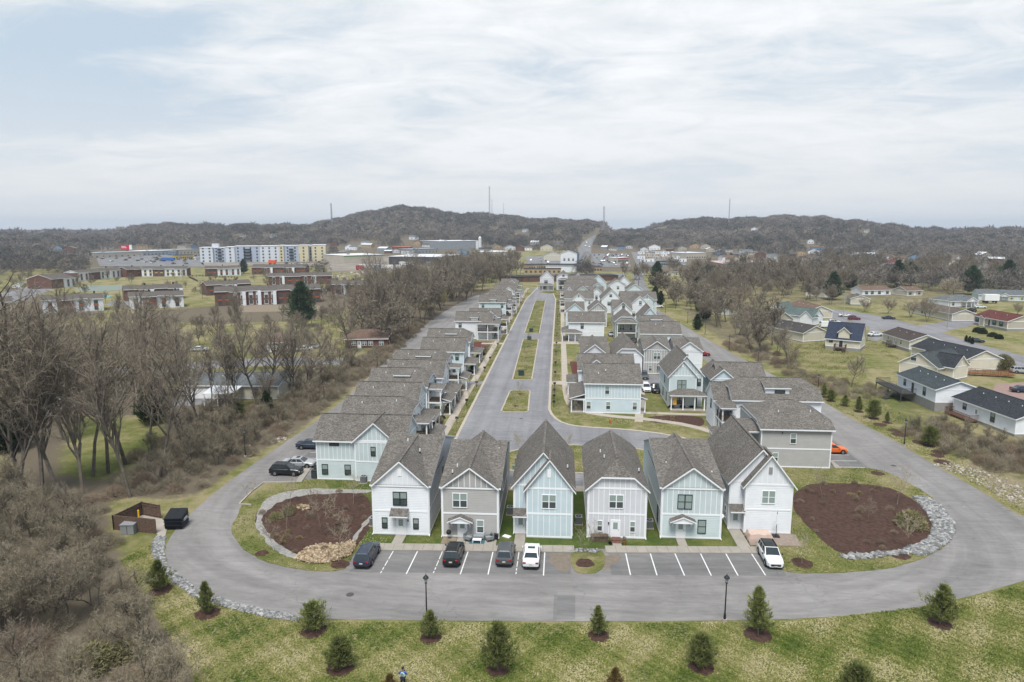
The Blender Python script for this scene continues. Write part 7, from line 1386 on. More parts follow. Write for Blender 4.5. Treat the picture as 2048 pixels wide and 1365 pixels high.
# truck trailers, mobile homes
def trailer(px,py,rz,L,label,col=M_apwhite if 0 else M_white,cab=None,z=None):
    x,y,z=GT(px,py); r=empty('truck_trailer',(x,y,z+.3),rz,label,'trailer'); B=MB(); B.box(-L/2,L/2,-1.3,1.3,1.1,4.,col); B.box(-L/2-.03,-L/2,-1.25,1.25,1.1,3.9,cab or col); B.build('body',r)
    for xx in (-L*.38,-L*.30,L*.3):
        for s in (-1,1): w=MB(); w.tube((xx,s*.9,.5),(xx,s*1.25,.5),.5,.5,10,M_tyre); w.build('wheel',r)
    b=MB(); b.box(-L*.45,L*.4,-.5,.5,.8,1.1,M_dark); b.build('chassis',r)
M_redend=mat('trailer_red',(.30,.02,.03),.6)
trailer(735,539,.25,14,'white truck trailer with red door, left one of the pair',cab=M_redend); trailer(748,540,.25,15,'white truck trailer with red door, right one of the pair',cab=M_redend); trailer(783,541,0,17,'long white truck trailer right of the blue tractor'); trailer(814,534,.3,14,'white truck trailer with red door at the dark warehouse dock',cab=M_redend); trailer(720,542,0,6,'red container left of the trailer pair',M_redend)
trailer(755,541,0,6,'bright blue truck body in front of the trailer pair',mat('truck_blue',(.05,.22,.42),.5)); trailer(337,524,0,14,'bright blue container in the car lot left of the grey apartments',mat('container_blue',(.03,.12,.38),.5)); trailer(545,530,0,7,'orange construction machine bed on the building site',mat('machine_orange',(.6,.10,.03),.5)); trailer(1980,608,0,6.5,'white box trailer on the drive of the pale blue bungalow')
k=0
for py,pxs in ((509,(1284,1296,1306,1319,1333,1346)),(514,(1282,1293,1305,1316,1328,1341,1355)),(519,(1284,1298,1311,1325,1340,1356)),(525,(1288,1300,1352,1364))):
    for px in pxs:
        x,y,z=GT(px+random.uniform(-2,2),py); h=MB(); h.box(-4.5,4.5,-1.6,1.6,.5,3.3,random.choice([M_cream,M_wroof,M_white,M_tanw,M_greyw])); h.box(-4.6,4.6,-1.7,1.7,3.3,3.5,M_wroof); h.box(-2,-1,-1.63,-1.6,1.6,2.5,M_glass); h.box(1,1.9,-1.63,-1.6,.6,2.6,M_glass); h.build('mobile_home',None,loc=(x,y,z),rz=random.choice((0,0,.15,1.5)),label='pale mobile home in the trailer lot below the dark wood',cat='mobile home',group='mobile homes in the trailer lot')
# ------------------------------------------------------------ lamps, poles, masts
def lampparts():
    B=MB(); B.tube((0,0,.25),(0,0,.75),.13,.10,10,M_dark); B.tube((0,0,.75),(0,0,3.75),.07,.05,8,M_dark); B.tube((0,0,3.7),(0,0,3.82),.11,.11,8,M_dark)
    b=MB(); b.tube((0,0,-.3),(0,0,.26),.24,.22,12,M_conc); g=MB(); g.tube((0,0,3.82),(0,0,4.2),.11,.2,8,mat('lamp_glass',(.35,.38,.40),.2)); c=MB(); c.tube((0,0,4.2),(0,0,4.27),.27,.25,10,M_dark); c.tube((0,0,4.27),(0,0,4.5),.25,.05,10,M_dark); c.tube((0,0,4.5),(0,0,4.62),.03,.02,6,M_dark)
    return [('post',B.mesh('post')),('footing',b.mesh('footing')),('lamp_glass',g.mesh('lamp_glass')),('lamp_cap',c.mesh('lamp_cap'))]
LP=lampparts()
for px,py,lb in [(853.5,1243,'black lamp post behind a juniper at the left of the foreground lawn edge'),(1449,1243,'black lamp post on a pale stone footing at the right of the foreground lawn edge'),(491,914,'black lamp post by the fallen log on the left alley'),(649,810,'black lamp post on the left alley behind the row houses'),(1808,892,'black lamp post beside a dark juniper on the right alley bend'),(1635,790,'black lamp post at the far end of the juniper row on the right alley'),(1515.5,734,'lamp post on the right alley below the bushy bank, nearest'),(1458,702,'second lamp post on the right alley bank'),(1410,671,'third lamp post on the right alley bank'),(1375,648,'fourth lamp post on the right alley bank'),(1331,627,'farthest lamp post on the right alley bank'),(755,742,'lamp post behind the left row roofs at the road junction')]:
    x,y=G(px,py); r=empty('street_lamp',(x,y,0),0,lb,'street lamp','alley street lamps')
    for n,me in LP: mkobj(n,me,r)
M_pole=mat('pole_wood',(.13,.105,.085),.9,var=.15,vscale=2); M_polelt=mat('pole_pale',(.30,.29,.26),.8)
def pole(px,py,H,label,m=M_pole,arm=True,light=False,tr=False):
    x,y,z=GT(px,py); r=empty('utility_pole',(x,y,z),random.uniform(-.4,.4),label,'utility pole'); B=MB(); B.tube((0,0,0),(0,0,H),.17,.11,8,m); B.build('post',r)
    if arm: a=MB(); a.box(-1.2,1.2,-.06,.06,H-.7,H-.55,m); [a.tube((u,0,H-.55),(u,0,H-.3),.06,.05,6,M_metal) for u in (-1.1,-.4,.4,1.1)]; a.build('crossarm',r)
    if light: a=MB(); a.tube((0,0,H-1.8),(-2.4,0,H-1.2),.05,.04,5,M_metal); a.box(-3.0,-2.3,-.15,.15,H-1.28,H-1.15,M_metal); a.build('lamp_arm',r)
    if tr: a=MB(); a.tube((.35,0,H-2.6),(.35,0,H-1.5),.28,.28,10,M_metal); a.build('transformer',r)
    return (x,y,z+H-.3)
q=[pole(1686,642,10.5,'pale utility pole with transformer beside the dark red crossover',M_polelt,tr=True),pole(1894,661,11,'utility pole at the driveway corner, upper right',M_polelt,light=True),pole(1846,580,10,'utility pole with street light arm behind the blossoming trees'),pole(1650,563,10,'pale utility pole in the upper right trees'),pole(1480,600,9.5,'utility pole with transformer among the bare trees of the right belt',tr=True),pole(1315,572,9,'utility pole beside the big evergreen at the far road bend',light=True)]
def wire(a,b,label):
    B=MB(); P=[]
    for i in range(13): t=i/12; P.append((a[0]+(b[0]-a[0])*t,a[1]+(b[1]-a[1])*t,a[2]+(b[2]-a[2])*t-4*t*(1-t)*1.2))
    for p,q_ in zip(P,P[1:]): B.tube(p,q_,.025,.025,4,M_dark,False)
    B.build('power_line',label=label,cat='power line')
wire(q[0],q[1],'power line between the pale transformer pole and the driveway corner pole'); wire(q[0],q[3],'power line from the pale transformer pole back to the upper trees'); wire(q[1],q[2],'power line over the blossoming trees'); wire(q[3],q[4],'power line over the middle right woods')
pole(776,690,8,'wooden utility pole with cobra light on the lane behind the left row',light=True,arm=False)
for i,(px,py,h_) in enumerate([(870,590,12),(654,523,17),(1146,503,15),(1150,496,15),(1153,488,14),(1156,483,14),(1160,478,14),(1255,520,14),(1366,515,17),(1290,528,14),(1305,522,13),(1277,575,11),(1268,568,11),(1083,552,11),(1245,549,10),(690,510,14),(820,512,14),(1331,512,15),(600,535,12),(940,570,11)]):
    pole(px,py,h_,'distant utility pole '+['in the belt left of the far row','at the right end of the big grey apartments','first along the left of the arterial road','second along the left of the arterial road','third along the left of the arterial road','fourth along the left of the arterial road','farthest along the arterial road','at the left of the trailer lot','tall at the right of the trailer lot','in front of the trailer lot','within the trailer lot','left of the bend road, nearest','left of the bend road, second','in front of the blue and white building','beside the grass plot behind the block','beside the hill road','behind the dark warehouse','at the back of the trailer lot','on the building site','near the warehouse trees'][i])
def mast(px,py,ptop,w,label):
    py+=11; w*=1.7
    x,y,z=GT(px,py); R=math.hypot(x,y); H=(py-ptop)/F*R*1.02; B=MB()
    for a in range(3): t=a*2.094; B.tube((x*0+math.cos(t)*w,math.sin(t)*w,0),(math.cos(t)*w*.6,math.sin(t)*w*.6,H),w*.28,w*.2,4,M_metal)
    n=int(H/8)
    for i in range(n):
        for a in range(3): t=a*2.094; u=(a+1)*2.094; B.tube((math.cos(t)*w*.8,math.sin(t)*w*.8,i*H/n),(math.cos(u)*w*.8,math.sin(u)*w*.8,(i+1)*H/n),w*.12,w*.12,3,M_metal)
    return B.build('radio_mast',None,loc=(x,y,z),label=label,cat='radio mast')
mast(979,433,377,1.0,'tallest lattice radio mast on the central hill'); mast(984,433,402,.5,'thin mast right beside the tallest one'); mast(1007,434,408,.4,'short thin mast right of the tall pair on the central hill'); mast(664,444,411,1.1,'radio mast above the left end of the big hill'); mast(1207,452,416,1.4,'mast with round top section near the saddle of the hills'); mast(1457,444,403,.7,'thin lattice mast on the right hill')
x,y,z=GT(255,512); r=empty('billboard',(x,y,z),.15,'red and white billboard standing above the strip mall on the far left','billboard')
b=MB(); b.tube((0,0,0),(0,0,7),.5,.5,8,M_dark); b.build('post',r); b=MB(); b.box(-7,3,-.4,.4,7,13,mat('billboard_red',(.50,.02,.04),.5)); b.box(3.05,6,-.4,.4,7.5,13,M_wroof); b.box(-6,-1,-.45,-.4,10.8,11.5,M_wroof); b.box(-6,0,-.45,-.4,9.4,10.1,M_wroof); b.build('panel',r)
x,y,z=GT(960,500); b=MB(); b.tube((0,0,0),(0,0,17),2.2,2.2,12,M_wroof); b.tube((0,0,17),(0,0,19),2.2,.3,12,M_wroof); b.tube((-4,0,0),(-4,0,12),2,2,12,M_wroof); b.build('silo',None,loc=(x,y,z),label='pale silo tower at the right end of the industrial hall',cat='silo')
# ------------------------------------------------------------ small things near the camera
def ac(x,y,label): 
    r=empty('air_conditioner',(x,y,.05),0,label,'air conditioner','air conditioners between the cottages'); B=MB(); B.box(-.4,.4,-.4,.4,0.08,.92,M_grille); B.box(-.43,.43,-.43,.43,.92,1.0,M_metal); B.build('body',r); c=MB(); c.tube((0,0,1.0),(0,0,1.015),.33,.33,16,M_dark); c.tube((0,0,1.015),(0,0,1.03),.1,.1,8,M_metal); c.build('fan_grille',r); p=MB(); p.box(-.5,.5,-.5,.5,0,.08,M_conc); p.build('base',r)
M_grille=mat('grille_metal',(.12,.13,.13),.6,var=.2,vscale=30)
ac(-5.9,79.6,'air conditioner right of the grey beige cottage'); ac(2.45,77.4,'air conditioner between the pale blue and the lavender cottages'); ac(10.75,76.9,'air conditioner between the lavender and the sea green cottages'); ac(-21.9,75.3,'air conditioner at the left wall of the leftmost white cottage'); ac(-27,88.7,'air conditioner at the wall of the blue green side-on house behind the mulch bed'); ac(15.6,137.5,'air conditioner behind the pale porch house lawn')
# dumpster, enclosure, cabinet, bollard
def fence(P,Hh,label,pieces):
    r=empty('wooden_fence',(P[0][0],P[0][1],0),0,label,'fence'); x0,y0=P[0]
    for i in range(len(P)-1):
        (ax,ay),(bx,by)=P[i],P[i+1]; L=math.hypot(bx-ax,by-ay); n=int(L/.15); B=MB(); a=math.atan2(by-ay,bx-ax)
        for k in range(n):
            t=(k+.5)/n; cx,cy=ax+(bx-ax)*t-x0,ay+(by-ay)*t-y0; w=.068; hh=Hh+random.uniform(-.03,.03); dx,dy=math.cos(a)*w,math.sin(a)*w; nx,ny=-math.sin(a)*.012,math.cos(a)*.012
            B.prism([(cx-dx-nx,cy-dy-ny,hh),(cx+dx-nx,cy+dy-ny,hh),(cx+dx+nx,cy+dy+ny,hh),(cx-dx+nx,cy-dy+ny,hh)],hh,M_fence,M_fence)
        B.build('panel',r); q=MB(); nx,ny=-math.sin(a)*.05,math.cos(a)*.05
        for z in (.35,Hh-.3,Hh+.0): q.tube((ax-x0-nx,ay-y0-ny,z),(bx-x0-nx,by-y0-ny,z),.045,.045,4,M_fence)
        q.build('rail',r)
        for t in (0,.5,1): p=MB(); cx,cy=ax+(bx-ax)*t-x0,ay+(by-ay)*t-y0; p.box(cx-.06,cx+.06,cy-.06,cy+.06,0,Hh+.05,M_fence); p.build('post',r)
M_fence=mat('fence_wood',(.085,.055,.04),.9,base2=(.15,.10,.075),vscale=5)
fence(GP([(312,1068),(228,1060),(285,1031),(321,1038)]),1.75,'weathered brown board fence around the dumpster pad, lower left','')
x,y=G(354,1054); r=empty('dumpster',(x,y,.03),.12,'black steel dumpster standing on the road edge outside its fence','dumpster'); B=MB()
B.poly([(-1,-.9,.15),(1,-.9,.15),(1,-.9,1.35),(-1,-.9,1.35)],M_dump:=mat('dumpster_steel',(.012,.015,.022),.5)); B.box(-1,1,-.9,.95,.15,1.35,M_dump)
for z in (.5,.95,1.32): B.box(-1.06,1.06,-.96,1.0,z,z+.09,M_dump)
B.build('body',r); 
for s in (-1,0): l=MB(); l.poly([(s*1.02,-.97,1.42),(s*1.02+1.0,-.97,1.42),(s*1.02+1.0,1.0,1.92),(s*1.02,1.0,1.92)],M_black); l.poly([(s*1.02,1.0,1.92),(s*1.02,-.97,1.42),(s*1.02,1.0,1.42)],M_dump); l.poly([(s*1.02+1,1.0,1.92),(s*1.02+1,1.0,1.42),(s*1.02+1,-.97,1.42)],M_dump); l.build('lid',r)
l=MB(); l.box(-1.,1.,.96,1.0,1.3,1.9,M_dump); l.build('back_panel',r)
for s in (-1,1): l=MB(); l.box(s*1.0,s*1.14,-.5,.5,.9,1.1,M_metal); l.build('lift_pocket',r)
l=MB(); l.box(1.061,1.075,-.3,.5,1.0,1.2,mat('white_lettering',(.7,.7,.7),.6)); l.build('lettering',r)
x,y=G(260,1066); r=empty('utility_cabinet',(x,y,0),.1,'grey metal utility cabinet in front of the dumpster fence','cabinet'); B=MB(); B.box(-.75,.75,-.6,.6,.05,1.15,M_metal); B.box(-.8,.8,-.65,.65,1.15,1.25,M_metal); B.build('body',r); B=MB(); B.box(-.02,.02,-.62,-.6,.1,1.1,M_dark); B.build('door_seam',r)
x,y=G(278,1039); B=MB(); B.tube((0,0,0),(0,0,1.1),.11,.11,12,M_boll:=mat('bollard_yellow',(.65,.38,.02),.5)); B.tube((0,0,1.1),(0,0,1.15),.11,.04,12,M_boll); B.build('bollard',None,loc=(x,y,.06),label='yellow steel bollard inside the dumpster fence',cat='bollard')
# fallen log
x,y=G(503,903); r=empty('fallen_log',(x,y,.1),-1.0,'pale fallen log with a splayed root end beside the left alley lamp','log'); B=MB(); B.tube((-2,0,.25),(2.4,0,.15),.22,.15,8,M_log:=mat('log_bark',(.26,.20,.14),.9,var=.2,vscale=4)); B.build('trunk',r)
for i in range(7): b=MB(); b.tube((2.2,0,.15),(2.2+random.uniform(.6,1.6),random.uniform(-1.1,1.1),random.uniform(.0,.5)),.06,.02,5,M_log); b.build('branch',r)
# patio set
M_wicker=mat('grey_wicker',(.20,.21,.21),.8,var=.2,vscale=25)
def seat(x,y,rz,w,name,label,cat):
    r=empty(name,(x,y,.12),rz,label,cat); B=MB(); B.box(-w/2,w/2,-.35,.35,.25,.42,M_wicker); B.build('seat',r); B=MB(); B.prism([(-w/2,.42,.88),(w/2,.42,.88),(w/2,.5,.88),(-w/2,.5,.88)][:4],.6,M_wicker,M_wicker); B.build('backrest',r)
    for s in (-1,1): B=MB(); B.box(s*w/2-.05,s*w/2+.05,-.38,.42,.3,.64,M_wicker); B.build('armrest',r)
    for a in (-1,1):
        for b in (-1,1): B=MB(); B.box(a*(w/2-.06)-.03,a*(w/2-.06)+.03,b*.3-.03,b*.3+.03,0,.26,M_wicker); B.build('leg',r)
    B=MB(); B.box(-w/2+.06,w/2-.06,-.33,.36,.42,.50,M_greyw); B.build('cushion',r)
sheet('rug',[(-9.9,71.1),(-8.2,71.15),(-8.2,72.1),(-9.9,72.1)],.142,mat('teal_rug',(.05,.12,.14),.9),.008,kind=None); o=bpy.data.objects['rug']; put(o,None,'teal outdoor rug under the patio table of the grey beige cottage','rug')
seat(-9.0,72.3,0,1.35,'patio_bench','grey slatted patio bench against the grey beige cottage wall','bench'); seat(-10.05,71.85,1.1,.72,'patio_chair','grey wicker armchair left of the patio bench','chair'); seat(-7.75,71.95,-1.1,.72,'patio_chair','grey wicker armchair right of the patio bench','chair')
r=empty('coffee_table',(-9.05,71.45,.13),0,'low white coffee table on the teal rug','table'); B=MB(); B.box(-.5,.5,-.27,.27,.34,.4,M_white); B.build('tabletop',r)
for a in (-1,1):
    for b in (-1,1): B=MB(); B.box(a*.44-.03,a*.44+.03,b*.22-.03,b*.22+.03,0,.34,M_white); B.build('leg',r)
r=empty('kettle_grill',(-12.35,72.1,.13),0,'black kettle grill beside the door of the grey beige cottage','grill'); bm=bmesh.new(); bmesh.ops.create_uvsphere(bm,u_segments=14,v_segments=9,radius=.29); me=bpy.data.meshes.new('bowl'); bm.to_mesh(me); bm.free(); me.materials.append(M_black); mkobj('bowl',me,r,(0,0,.82))
for a in range(3): t=a*2.09; B=MB(); B.tube((math.cos(t)*.15,math.sin(t)*.15,.65),(math.cos(t)*.3,math.sin(t)*.3,0),.014,.014,5,M_metal); B.build('leg',r)
B=MB(); B.tube((-.06,0,1.12),(.06,0,1.12),.02,.02,5,M_black); B.build('handle',r)
B=MB(); B.box(-.45,.45,-.2,.2,0,.55,M_dark); B.box(-.48,.48,-.23,.23,.55,.6,M_black); B.build('storage_box',None,loc=(-7.2,72.45,.13),label='dark storage box at the right corner of the grey beige cottage patio',cat='box')
B=MB(); B.box(-.45,.45,-.3,.3,0,.08,M_white); B.build('board',None,loc=(-5.85,73.3,.06),rz=-.5,label='white board lying on the grass between two cottages',cat='board')
r=empty('planter_box',(4.7,72.95,.06),0,'long wooden planter box with dry plants left of the lavender cottage door','planter'); B=MB(); B.box(-1,1,-.3,.3,0,.75,M_deckwood); B.box(-1.03,1.03,-.36,-.3,.6,.68,M_deckwood); B.build('box',r); mkobj('plants',shrub(301,1.,.4,700,M_twigred,.2,.015,5),r,(0,0,.72),0,(.95,.3,.6))
r=empty('door_steps',(6.6,73.1,.05),0,'brick door steps with pots at the lavender cottage','steps'); B=MB(); B.box(-.6,.6,-.75,.58,0,.12,M_brick); B.box(-.5,.5,-.25,.58,.12,.24,M_brick); B.build('step',r)
for i,(x,y) in enumerate([(5.75,72.7),(5.85,72.2),(7.45,72.75),(7.4,72.3)]):
    r=empty('flower_pot',(x,y,.06),0,['dark flower pot left of the lavender cottage steps, nearer the wall','pale flower pot left of the lavender cottage steps, nearer the path','terracotta pot right of the lavender cottage steps, nearer the wall','terracotta pot right of the lavender cottage steps, nearer the path'][i],'flower pot'); B=MB(); B.tube((0,0,0),(0,0,.36),.12,.18,10,mat('terracotta',(.28,.10,.05),.8) if i>1 else M_dark); B.build('pot',r); mkobj('plant',shrub(310+i,.22,.4,200,M_twiggreen,.12,.02,4),r,(0,0,.34))
# covered furniture + closed parasol
r=empty('covered_furniture',(22.75,74.55,.14),.03,'patio furniture under a pinkish beige fabric cover beside the white cottage','furniture cover'); bm=bmesh.new(); bmesh.ops.create_cube(bm,size=1); bmesh.ops.subdivide_edges(bm,edges=bm.edges[:],cuts=5,use_grid_fill=True)
for v in bm.verts:
    c=v.co; f=1-.22*max(0,c.z+.1); c.x*=2.7*f*(1+.04*math.sin(c.y*9+c.z*5)); c.y*=1.6*f*(1+.05*math.sin(c.x*4)); c.z=(c.z+.5)*.85+.05*math.sin(c.x*5+c.y*4)
bmesh.ops.smooth_vert(bm,verts=bm.verts[:],factor=.4); me=bpy.data.meshes.new('cover'); bm.to_mesh(me); bm.free(); me.materials.append(mat('beige_cover',(.50,.38,.32),.8,var=.06,vscale=3,bump=.5,bscale=5)); mkobj('cover',me,r)
r=empty('parasol',(24.9,75.4,.14),0,'closed parasol with white and dark canopy on a black base beside the covered furniture','parasol'); B=MB(); B.tube((0,0,0),(0,0,3.0),.035,.03,8,M_black); B.build('pole',r); B=MB(); B.tube((.03,0,1.5),(.0,0,2.75),.13,.05,8,M_white); B.tube((0,0,2.75),(0,0,3.0),.05,.02,8,M_black); B.build('canopy',r); B=MB(); B.box(-.35,.35,-.35,.35,0,.12,M_black); B.build('base',r)
# hydrant, utility boxes, bins, mailboxes
x,y=G(1220,848); r=empty('fire_hydrant',(x,y,.06),0,'orange fire hydrant on the verge in front of the large pale blue house','hydrant'); B=MB(); B.tube((0,0,0),(0,0,.7),.13,.12,10,M_hyd:=mat('hydrant_orange',(.45,.09,.03),.5)); B.tube((0,0,.7),(0,0,.85),.14,.03,10,M_hyd); B.build('body',r)
for s in (-1,1): B=MB(); B.tube((0,0,.5),(s*.24,0,.5),.06,.06,8,M_hyd); B.build('nozzle',r)
M_ubox=mat('utility_green',(.14,.20,.16),.6); M_uboxd=mat('utility_dark_green',(.03,.05,.045),.6)
for i,(x,y,s,lb) in enumerate([(-8.6,100.4,1.2,'pale green utility box on the grass island behind the grey beige cottage'),(-6.1,97.8,.9,'second pale green utility box at the left eave of the pale blue cottage'),(-6.5,95.4,.55,'small utility pedestal on the grass island'),(-9.2,159.5,1.3,'dark green transformer box on the second street island'),(-9.7,211.5,1.2,'dark green transformer box at the far end of the second street island'),(-9.9,229,1.2,'dark green transformer box on the third street island'),(15.0,136.,1,'dark bin cabinet beside the car court lawn')]):
    r=empty('utility_box',(x,y,.16),.1,lb,'utility box'); m=M_ubox if i<3 else M_uboxd; B=MB(); B.box(-.5*s,.5*s,-.45*s,.45*s,0,.95*s,m); B.build('body',r); B=MB(); B.box(-.55*s,.55*s,-.5*s,.5*s,.95*s,1.02*s,m); B.build('lid',r)
for x,y,lb in ((-34.5,90.1,'dark green wheeled bin at the left wall of the blue green side-on house'),(-34.5,91.2,'second dark bin behind the first at the blue green side-on house')):
    r=empty('rubbish_bin',(x,y,.05),0,lb,'bin'); B=MB(); B.prism([(-.35,-.4,1.05),(.35,-.4,1.05),(.35,.4,1.05),(-.35,.4,1.05)],1.0,M_uboxd,M_uboxd); B.build('body',r); B=MB(); B.box(-.37,.37,-.43,.43,1.05,1.12,M_black); B.build('lid',r)
for x,ys in ((-18.4,(104,118,131,147,163,176,198,225,250,280,310)),(-1.1,(131,136,141,147,159,171,186,201,219,240,262,288,312))):
    for y in ys:
        r=empty('mailbox',(x,y,.05),0,'black mailbox on a post along the kerb strip of the main street','mailbox','mailboxes along the main street kerbs'); B=MB(); B.box(-.05,.05,-.05,.05,0,1.05,M_dark); B.build('post',r); B=MB(); B.box(-.28,.28,-.14,.14,1.0,1.3,M_dark); B.tube((-.28,0,1.3),(.28,0,1.3),.14,.14,10,M_dark); B.build('box',r)
x,y=-20.0+0,0
r=empty('porch_flag',(22.3,130.3,.9),.0,'orange and yellow flag hanging from the white porch of the pale green blue house','flag'); B=MB(); B.box(-.4,.3,-.02,.02,.3,2.0,mat('flag_orange',(.65,.22,.05),.7,base2=(.75,.5,.1),vscale=2)); B.build('cloth',r); B=MB(); B.tube((.35,0,2.2),(-.45,0,2.1),.02,.02,5,M_white); B.build('pole',r)
r=empty('satellite_dish',(19.3,78.,.1),.4,'white satellite dish on a short post between the sea green and the white cottage','satellite dish'); B=MB(); B.tube((0,0,0),(0,0,1.1),.03,.03,6,M_metal); B.build('post',r); B=MB(); B.tube((0,0,1.1),(-.08,-.12,1.28),.34,.30,14,M_white); B.build('dish',r)
# park-like horse fences on the apartment lawn
for i,P in enumerate([[(378,555),(400,553),(475,557),(470,563),(395,564),(378,556)]]):
    Q=GP(P); r=empty('paddock_fence',(Q[0][0],Q[0][1],0),0,'dark rail fence enclosing a grass square on the apartment lawn','fence')
    for a,b in zip(Q,Q[1:]):
        q_=MB(); [q_.tube((a[0]-Q[0][0],a[1]-Q[0][1],z),(b[0]-Q[0][0],b[1]-Q[0][1],z),.09,.09,4,M_dark) for z in (.5,1.1)]; q_.build('rail',r); n=int(math.hypot(a[0]-b[0],a[1]-b[1])/3)
        for k in range(max(1,n)): p=MB(); cx,cy=a[0]+(b[0]-a[0])*k/n-Q[0][0],a[1]+(b[1]-a[1])*k/n-Q[0][1]; p.box(cx-.12,cx+.12,cy-.12,cy+.12,0,1.3,M_dark); p.build('post',r)
x,y=G(1950,760); Q=GP([(1938,752),(2030,757)]); r=empty('wheelchair_ramp',(Q[0][0],Q[0][1],0),math.atan2(Q[1][1]-Q[0][1],Q[1][0]-Q[0][0]),'long reddish wooden ramp with railings behind the cream black-roofed house','ramp'); Lr=math.hypot(Q[1][0]-Q[0][0],Q[1][1]-Q[0][1]); M_ramp=mat('ramp_wood',(.22,.085,.045),.85,var=.2,vscale=2)
B=MB(); B.box(0,Lr,0,1.5,.5,.65,M_ramp); B.build('deck',r)
for y_ in (0,1.45): B=MB(); [B.box(0,Lr,y_,y_+.05,z,z+.1,M_ramp) for z in (.85,1.15,1.45)]; [B.box(u,u+.09,y_,y_+.07,0,1.5,M_ramp) for u in np.arange(0,Lr,1.6)]; B.build('railing',r)
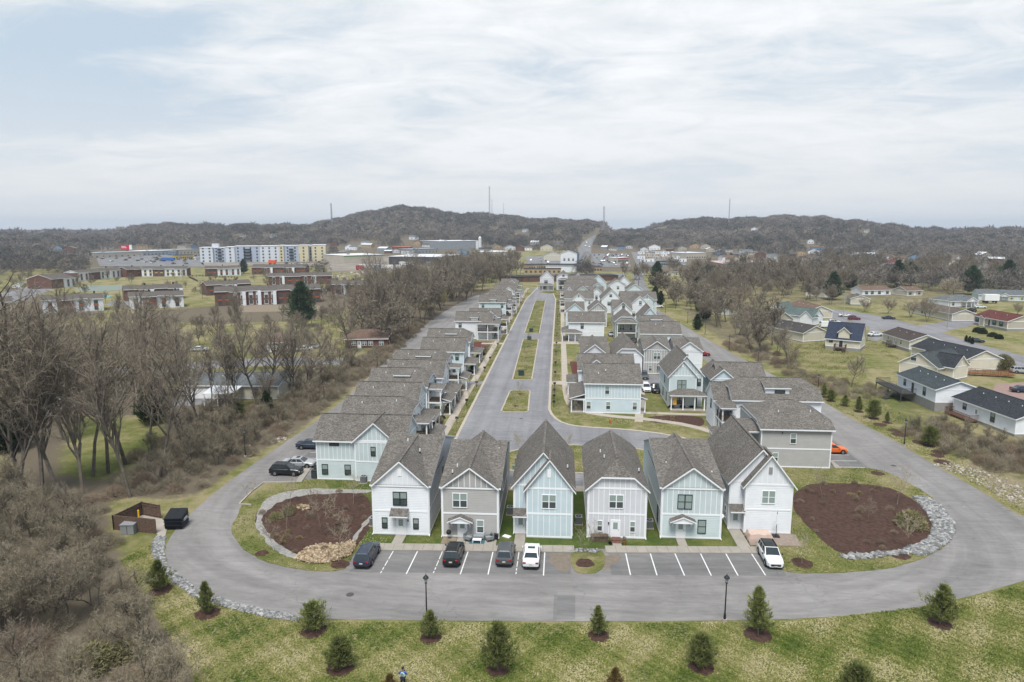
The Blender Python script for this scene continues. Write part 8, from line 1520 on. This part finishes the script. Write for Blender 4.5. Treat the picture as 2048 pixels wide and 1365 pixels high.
# ------------------------------------------------------------ the person
def skin(name,V,E,Rd,m,parent,sub=2):
    me=bpy.data.meshes.new(name); me.from_pydata(V,E,[]); o=bpy.data.objects.new(name,me); COL.objects.link(o); o.parent=parent
    s=o.modifiers.new('skin','SKIN'); 
    for i,r in enumerate(Rd): me.skin_vertices[0].data[i].radius=r if isinstance(r,tuple) else (r,r)
    me.skin_vertices[0].data[0].use_root=True; s.use_smooth_shade=True; b=o.modifiers.new('sub','SUBSURF'); b.levels=b.render_levels=sub; me.materials.append(m); return o
def person():
    x,y=-11.75,46.75; r=empty('person',(x,y,0),-.05,'person in blue shirt, black cap and banded white vest standing on the lawn','person')
    sk=mat('skin',(.30,.17,.12),.6); den=mat('dark_trousers',(.018,.02,.03),.9); sh=mat('blue_shirt',(.025,.10,.33),.8); vs=mat('vest_white',(.60,.72,.62),.6); vd=mat('vest_navy',(.03,.045,.10),.8)
    V=[(0,0,.95),(0,.0,1.12),(0,0,1.3),(0,-.01,1.45),(0,0,1.53),(0,.02,1.62),(0,.03,1.70),(.10,0,.9),(.12,.01,.5),(.12,-.02,.09),(.13,.12,.04),(-.10,0,.9),(-.12,.01,.5),(-.12,-.02,.09),(-.13,.12,.04),(.19,0,1.42),(.29,.04,1.20),(.22,.24,1.13),(.12,.33,1.16),(-.19,0,1.42),(-.29,.04,1.20),(-.22,.24,1.13),(-.12,.33,1.16)]
    E=[(0,1),(1,2),(2,3),(3,4),(4,5),(5,6),(0,7),(7,8),(8,9),(9,10),(0,11),(11,12),(12,13),(13,14),(3,15),(15,16),(16,17),(17,18),(3,19),(19,20),(20,21),(21,22)]
    Rd=[(.12,.09),(.11,.08),(.12,.08),(.07,.06),.055,.085,.088,.08,.055,.045,.045,.08,.055,.045,.045,.045,.045,.04,.033,.045,.045,.04,.033]
    skin('body',V,E,Rd,sk,r)
    skin('shirt',[(0,0,.97),(0,0,1.14),(0,0,1.3),(0,-.01,1.44),(.19,0,1.42),(.28,.03,1.23),(.265,.13,1.17),(-.19,0,1.42),(-.28,.03,1.23),(-.265,.13,1.17)],[(0,1),(1,2),(2,3),(3,4),(4,5),(5,6),(3,7),(7,8),(8,9)],[(.19,.14),(.18,.13),(.20,.14),(.17,.125),.095,.08,.065,.095,.08,.065],sh,r)
    skin('trousers',[(0,0,.97),(.10,0,.88),(.12,.01,.5),(.12,-.02,.1),(-.10,0,.88),(-.12,.01,.5),(-.12,-.02,.1)],[(0,1),(1,2),(2,3),(0,4),(4,5),(5,6)],[(.18,.13),.11,.085,.07,.11,.085,.07],den,r)
    skin('vest',[(0,0,1.0),(0,0,1.15),(0,0,1.32),(0,-.01,1.45)],[(0,1),(1,2),(2,3)],[(.215,.165),(.205,.155),(.215,.16),(.18,.135)],vs,r)
    B=MB(); 
    def curved(x0,x1,z0,z1,off,m):
        n=6
        for i in range(n):
            a,b=x0+(x1-x0)*i/n,x0+(x1-x0)*(i+1)/n; f=lambda u:-off+.10*(u/.2)**2*.5; B.poly([(a,f(a),z0),(b,f(b),z0),(b,f(b),z1),(a,f(a),z1)],m)
    curved(-.10,.10,1.12,1.42,.19,vd); curved(-.075,.075,1.33,1.345,.194,vs); curved(-.07,.07,1.27,1.30,.194,vs); curved(-.06,.06,1.21,1.235,.194,vs); curved(-.065,.065,1.16,1.175,.194,vs); curved(-.19,.19,1.05,1.085,.175,vd); B.build('vest_patch',r)
    bm=bmesh.new(); bmesh.ops.create_uvsphere(bm,u_segments=14,v_segments=10,radius=.105,matrix=Matrix.Translation((0,.03,1.72))); bmesh.ops.scale(bm,vec=(1,1.1,1),verts=bm.verts[:]); me=bpy.data.meshes.new('cap'); bm.to_mesh(me); bm.free(); me.materials.append(M_black); mkobj('cap',me,r)
    B=MB(); B.box(-.07,.07,.11,.22,1.705,1.72,M_black); B.build('cap_brim',r)
    for s in (-1,1):
        b=MB(); b.tube((s*.12,.0,.02),(s*.13,.16,.03),.055,.045,8,M_black); b.build('shoe',r)
        for k in range(5): b=MB(); bx=s*(.10-.018*k) ; b.tube((bx,.33,1.17),(bx-s*.01,.40,1.165-.01*k),.010,.009,5,sk); b.tube((bx-s*.01,.40,1.165-.01*k),(bx-s*.02,.41,1.13),.009,.008,5,sk); b.build('finger',r)
    c=empty('remote_controller',(x,y+.42,1.14),0,'small dark drone controller held by the person in the hi-vis vest','controller'); b=MB(); b.box(-.10,.10,-.05,.05,-.02,.03,M_dark); b.build('body',c); b=MB(); b.box(-.08,.08,.03,.05,.03,.12,M_dark); b.build('screen',c)
person()
# ------------------------------------------------------------ haze
def haze(d):
    B=MB(); m=bpy.data.materials.new('haze'); m.use_nodes=True; N=m.node_tree.nodes; L=m.node_tree.links; N.remove(N['Principled BSDF']); v=N.new('ShaderNodeVolumePrincipled'); v.inputs['Color'].default_value=(.78,.86,.97,1); v.inputs['Density'].default_value=d; v.inputs['Anisotropy'].default_value=.0
    L.new(v.outputs[0],N['Material Output'].inputs['Volume']); B.box(-9500,9500,-420,16500,-12,175,m); o=B.build('haze',kind='stuff'); return o
HAZE=1.25e-4
if HAZE: haze(HAZE)
SC.cycles.volume_bounces=0; SC.cycles.max_bounces=5; SC.cycles.diffuse_bounces=3; SC.cycles.glossy_bounces=2; SC.cycles.transparent_max_bounces=4
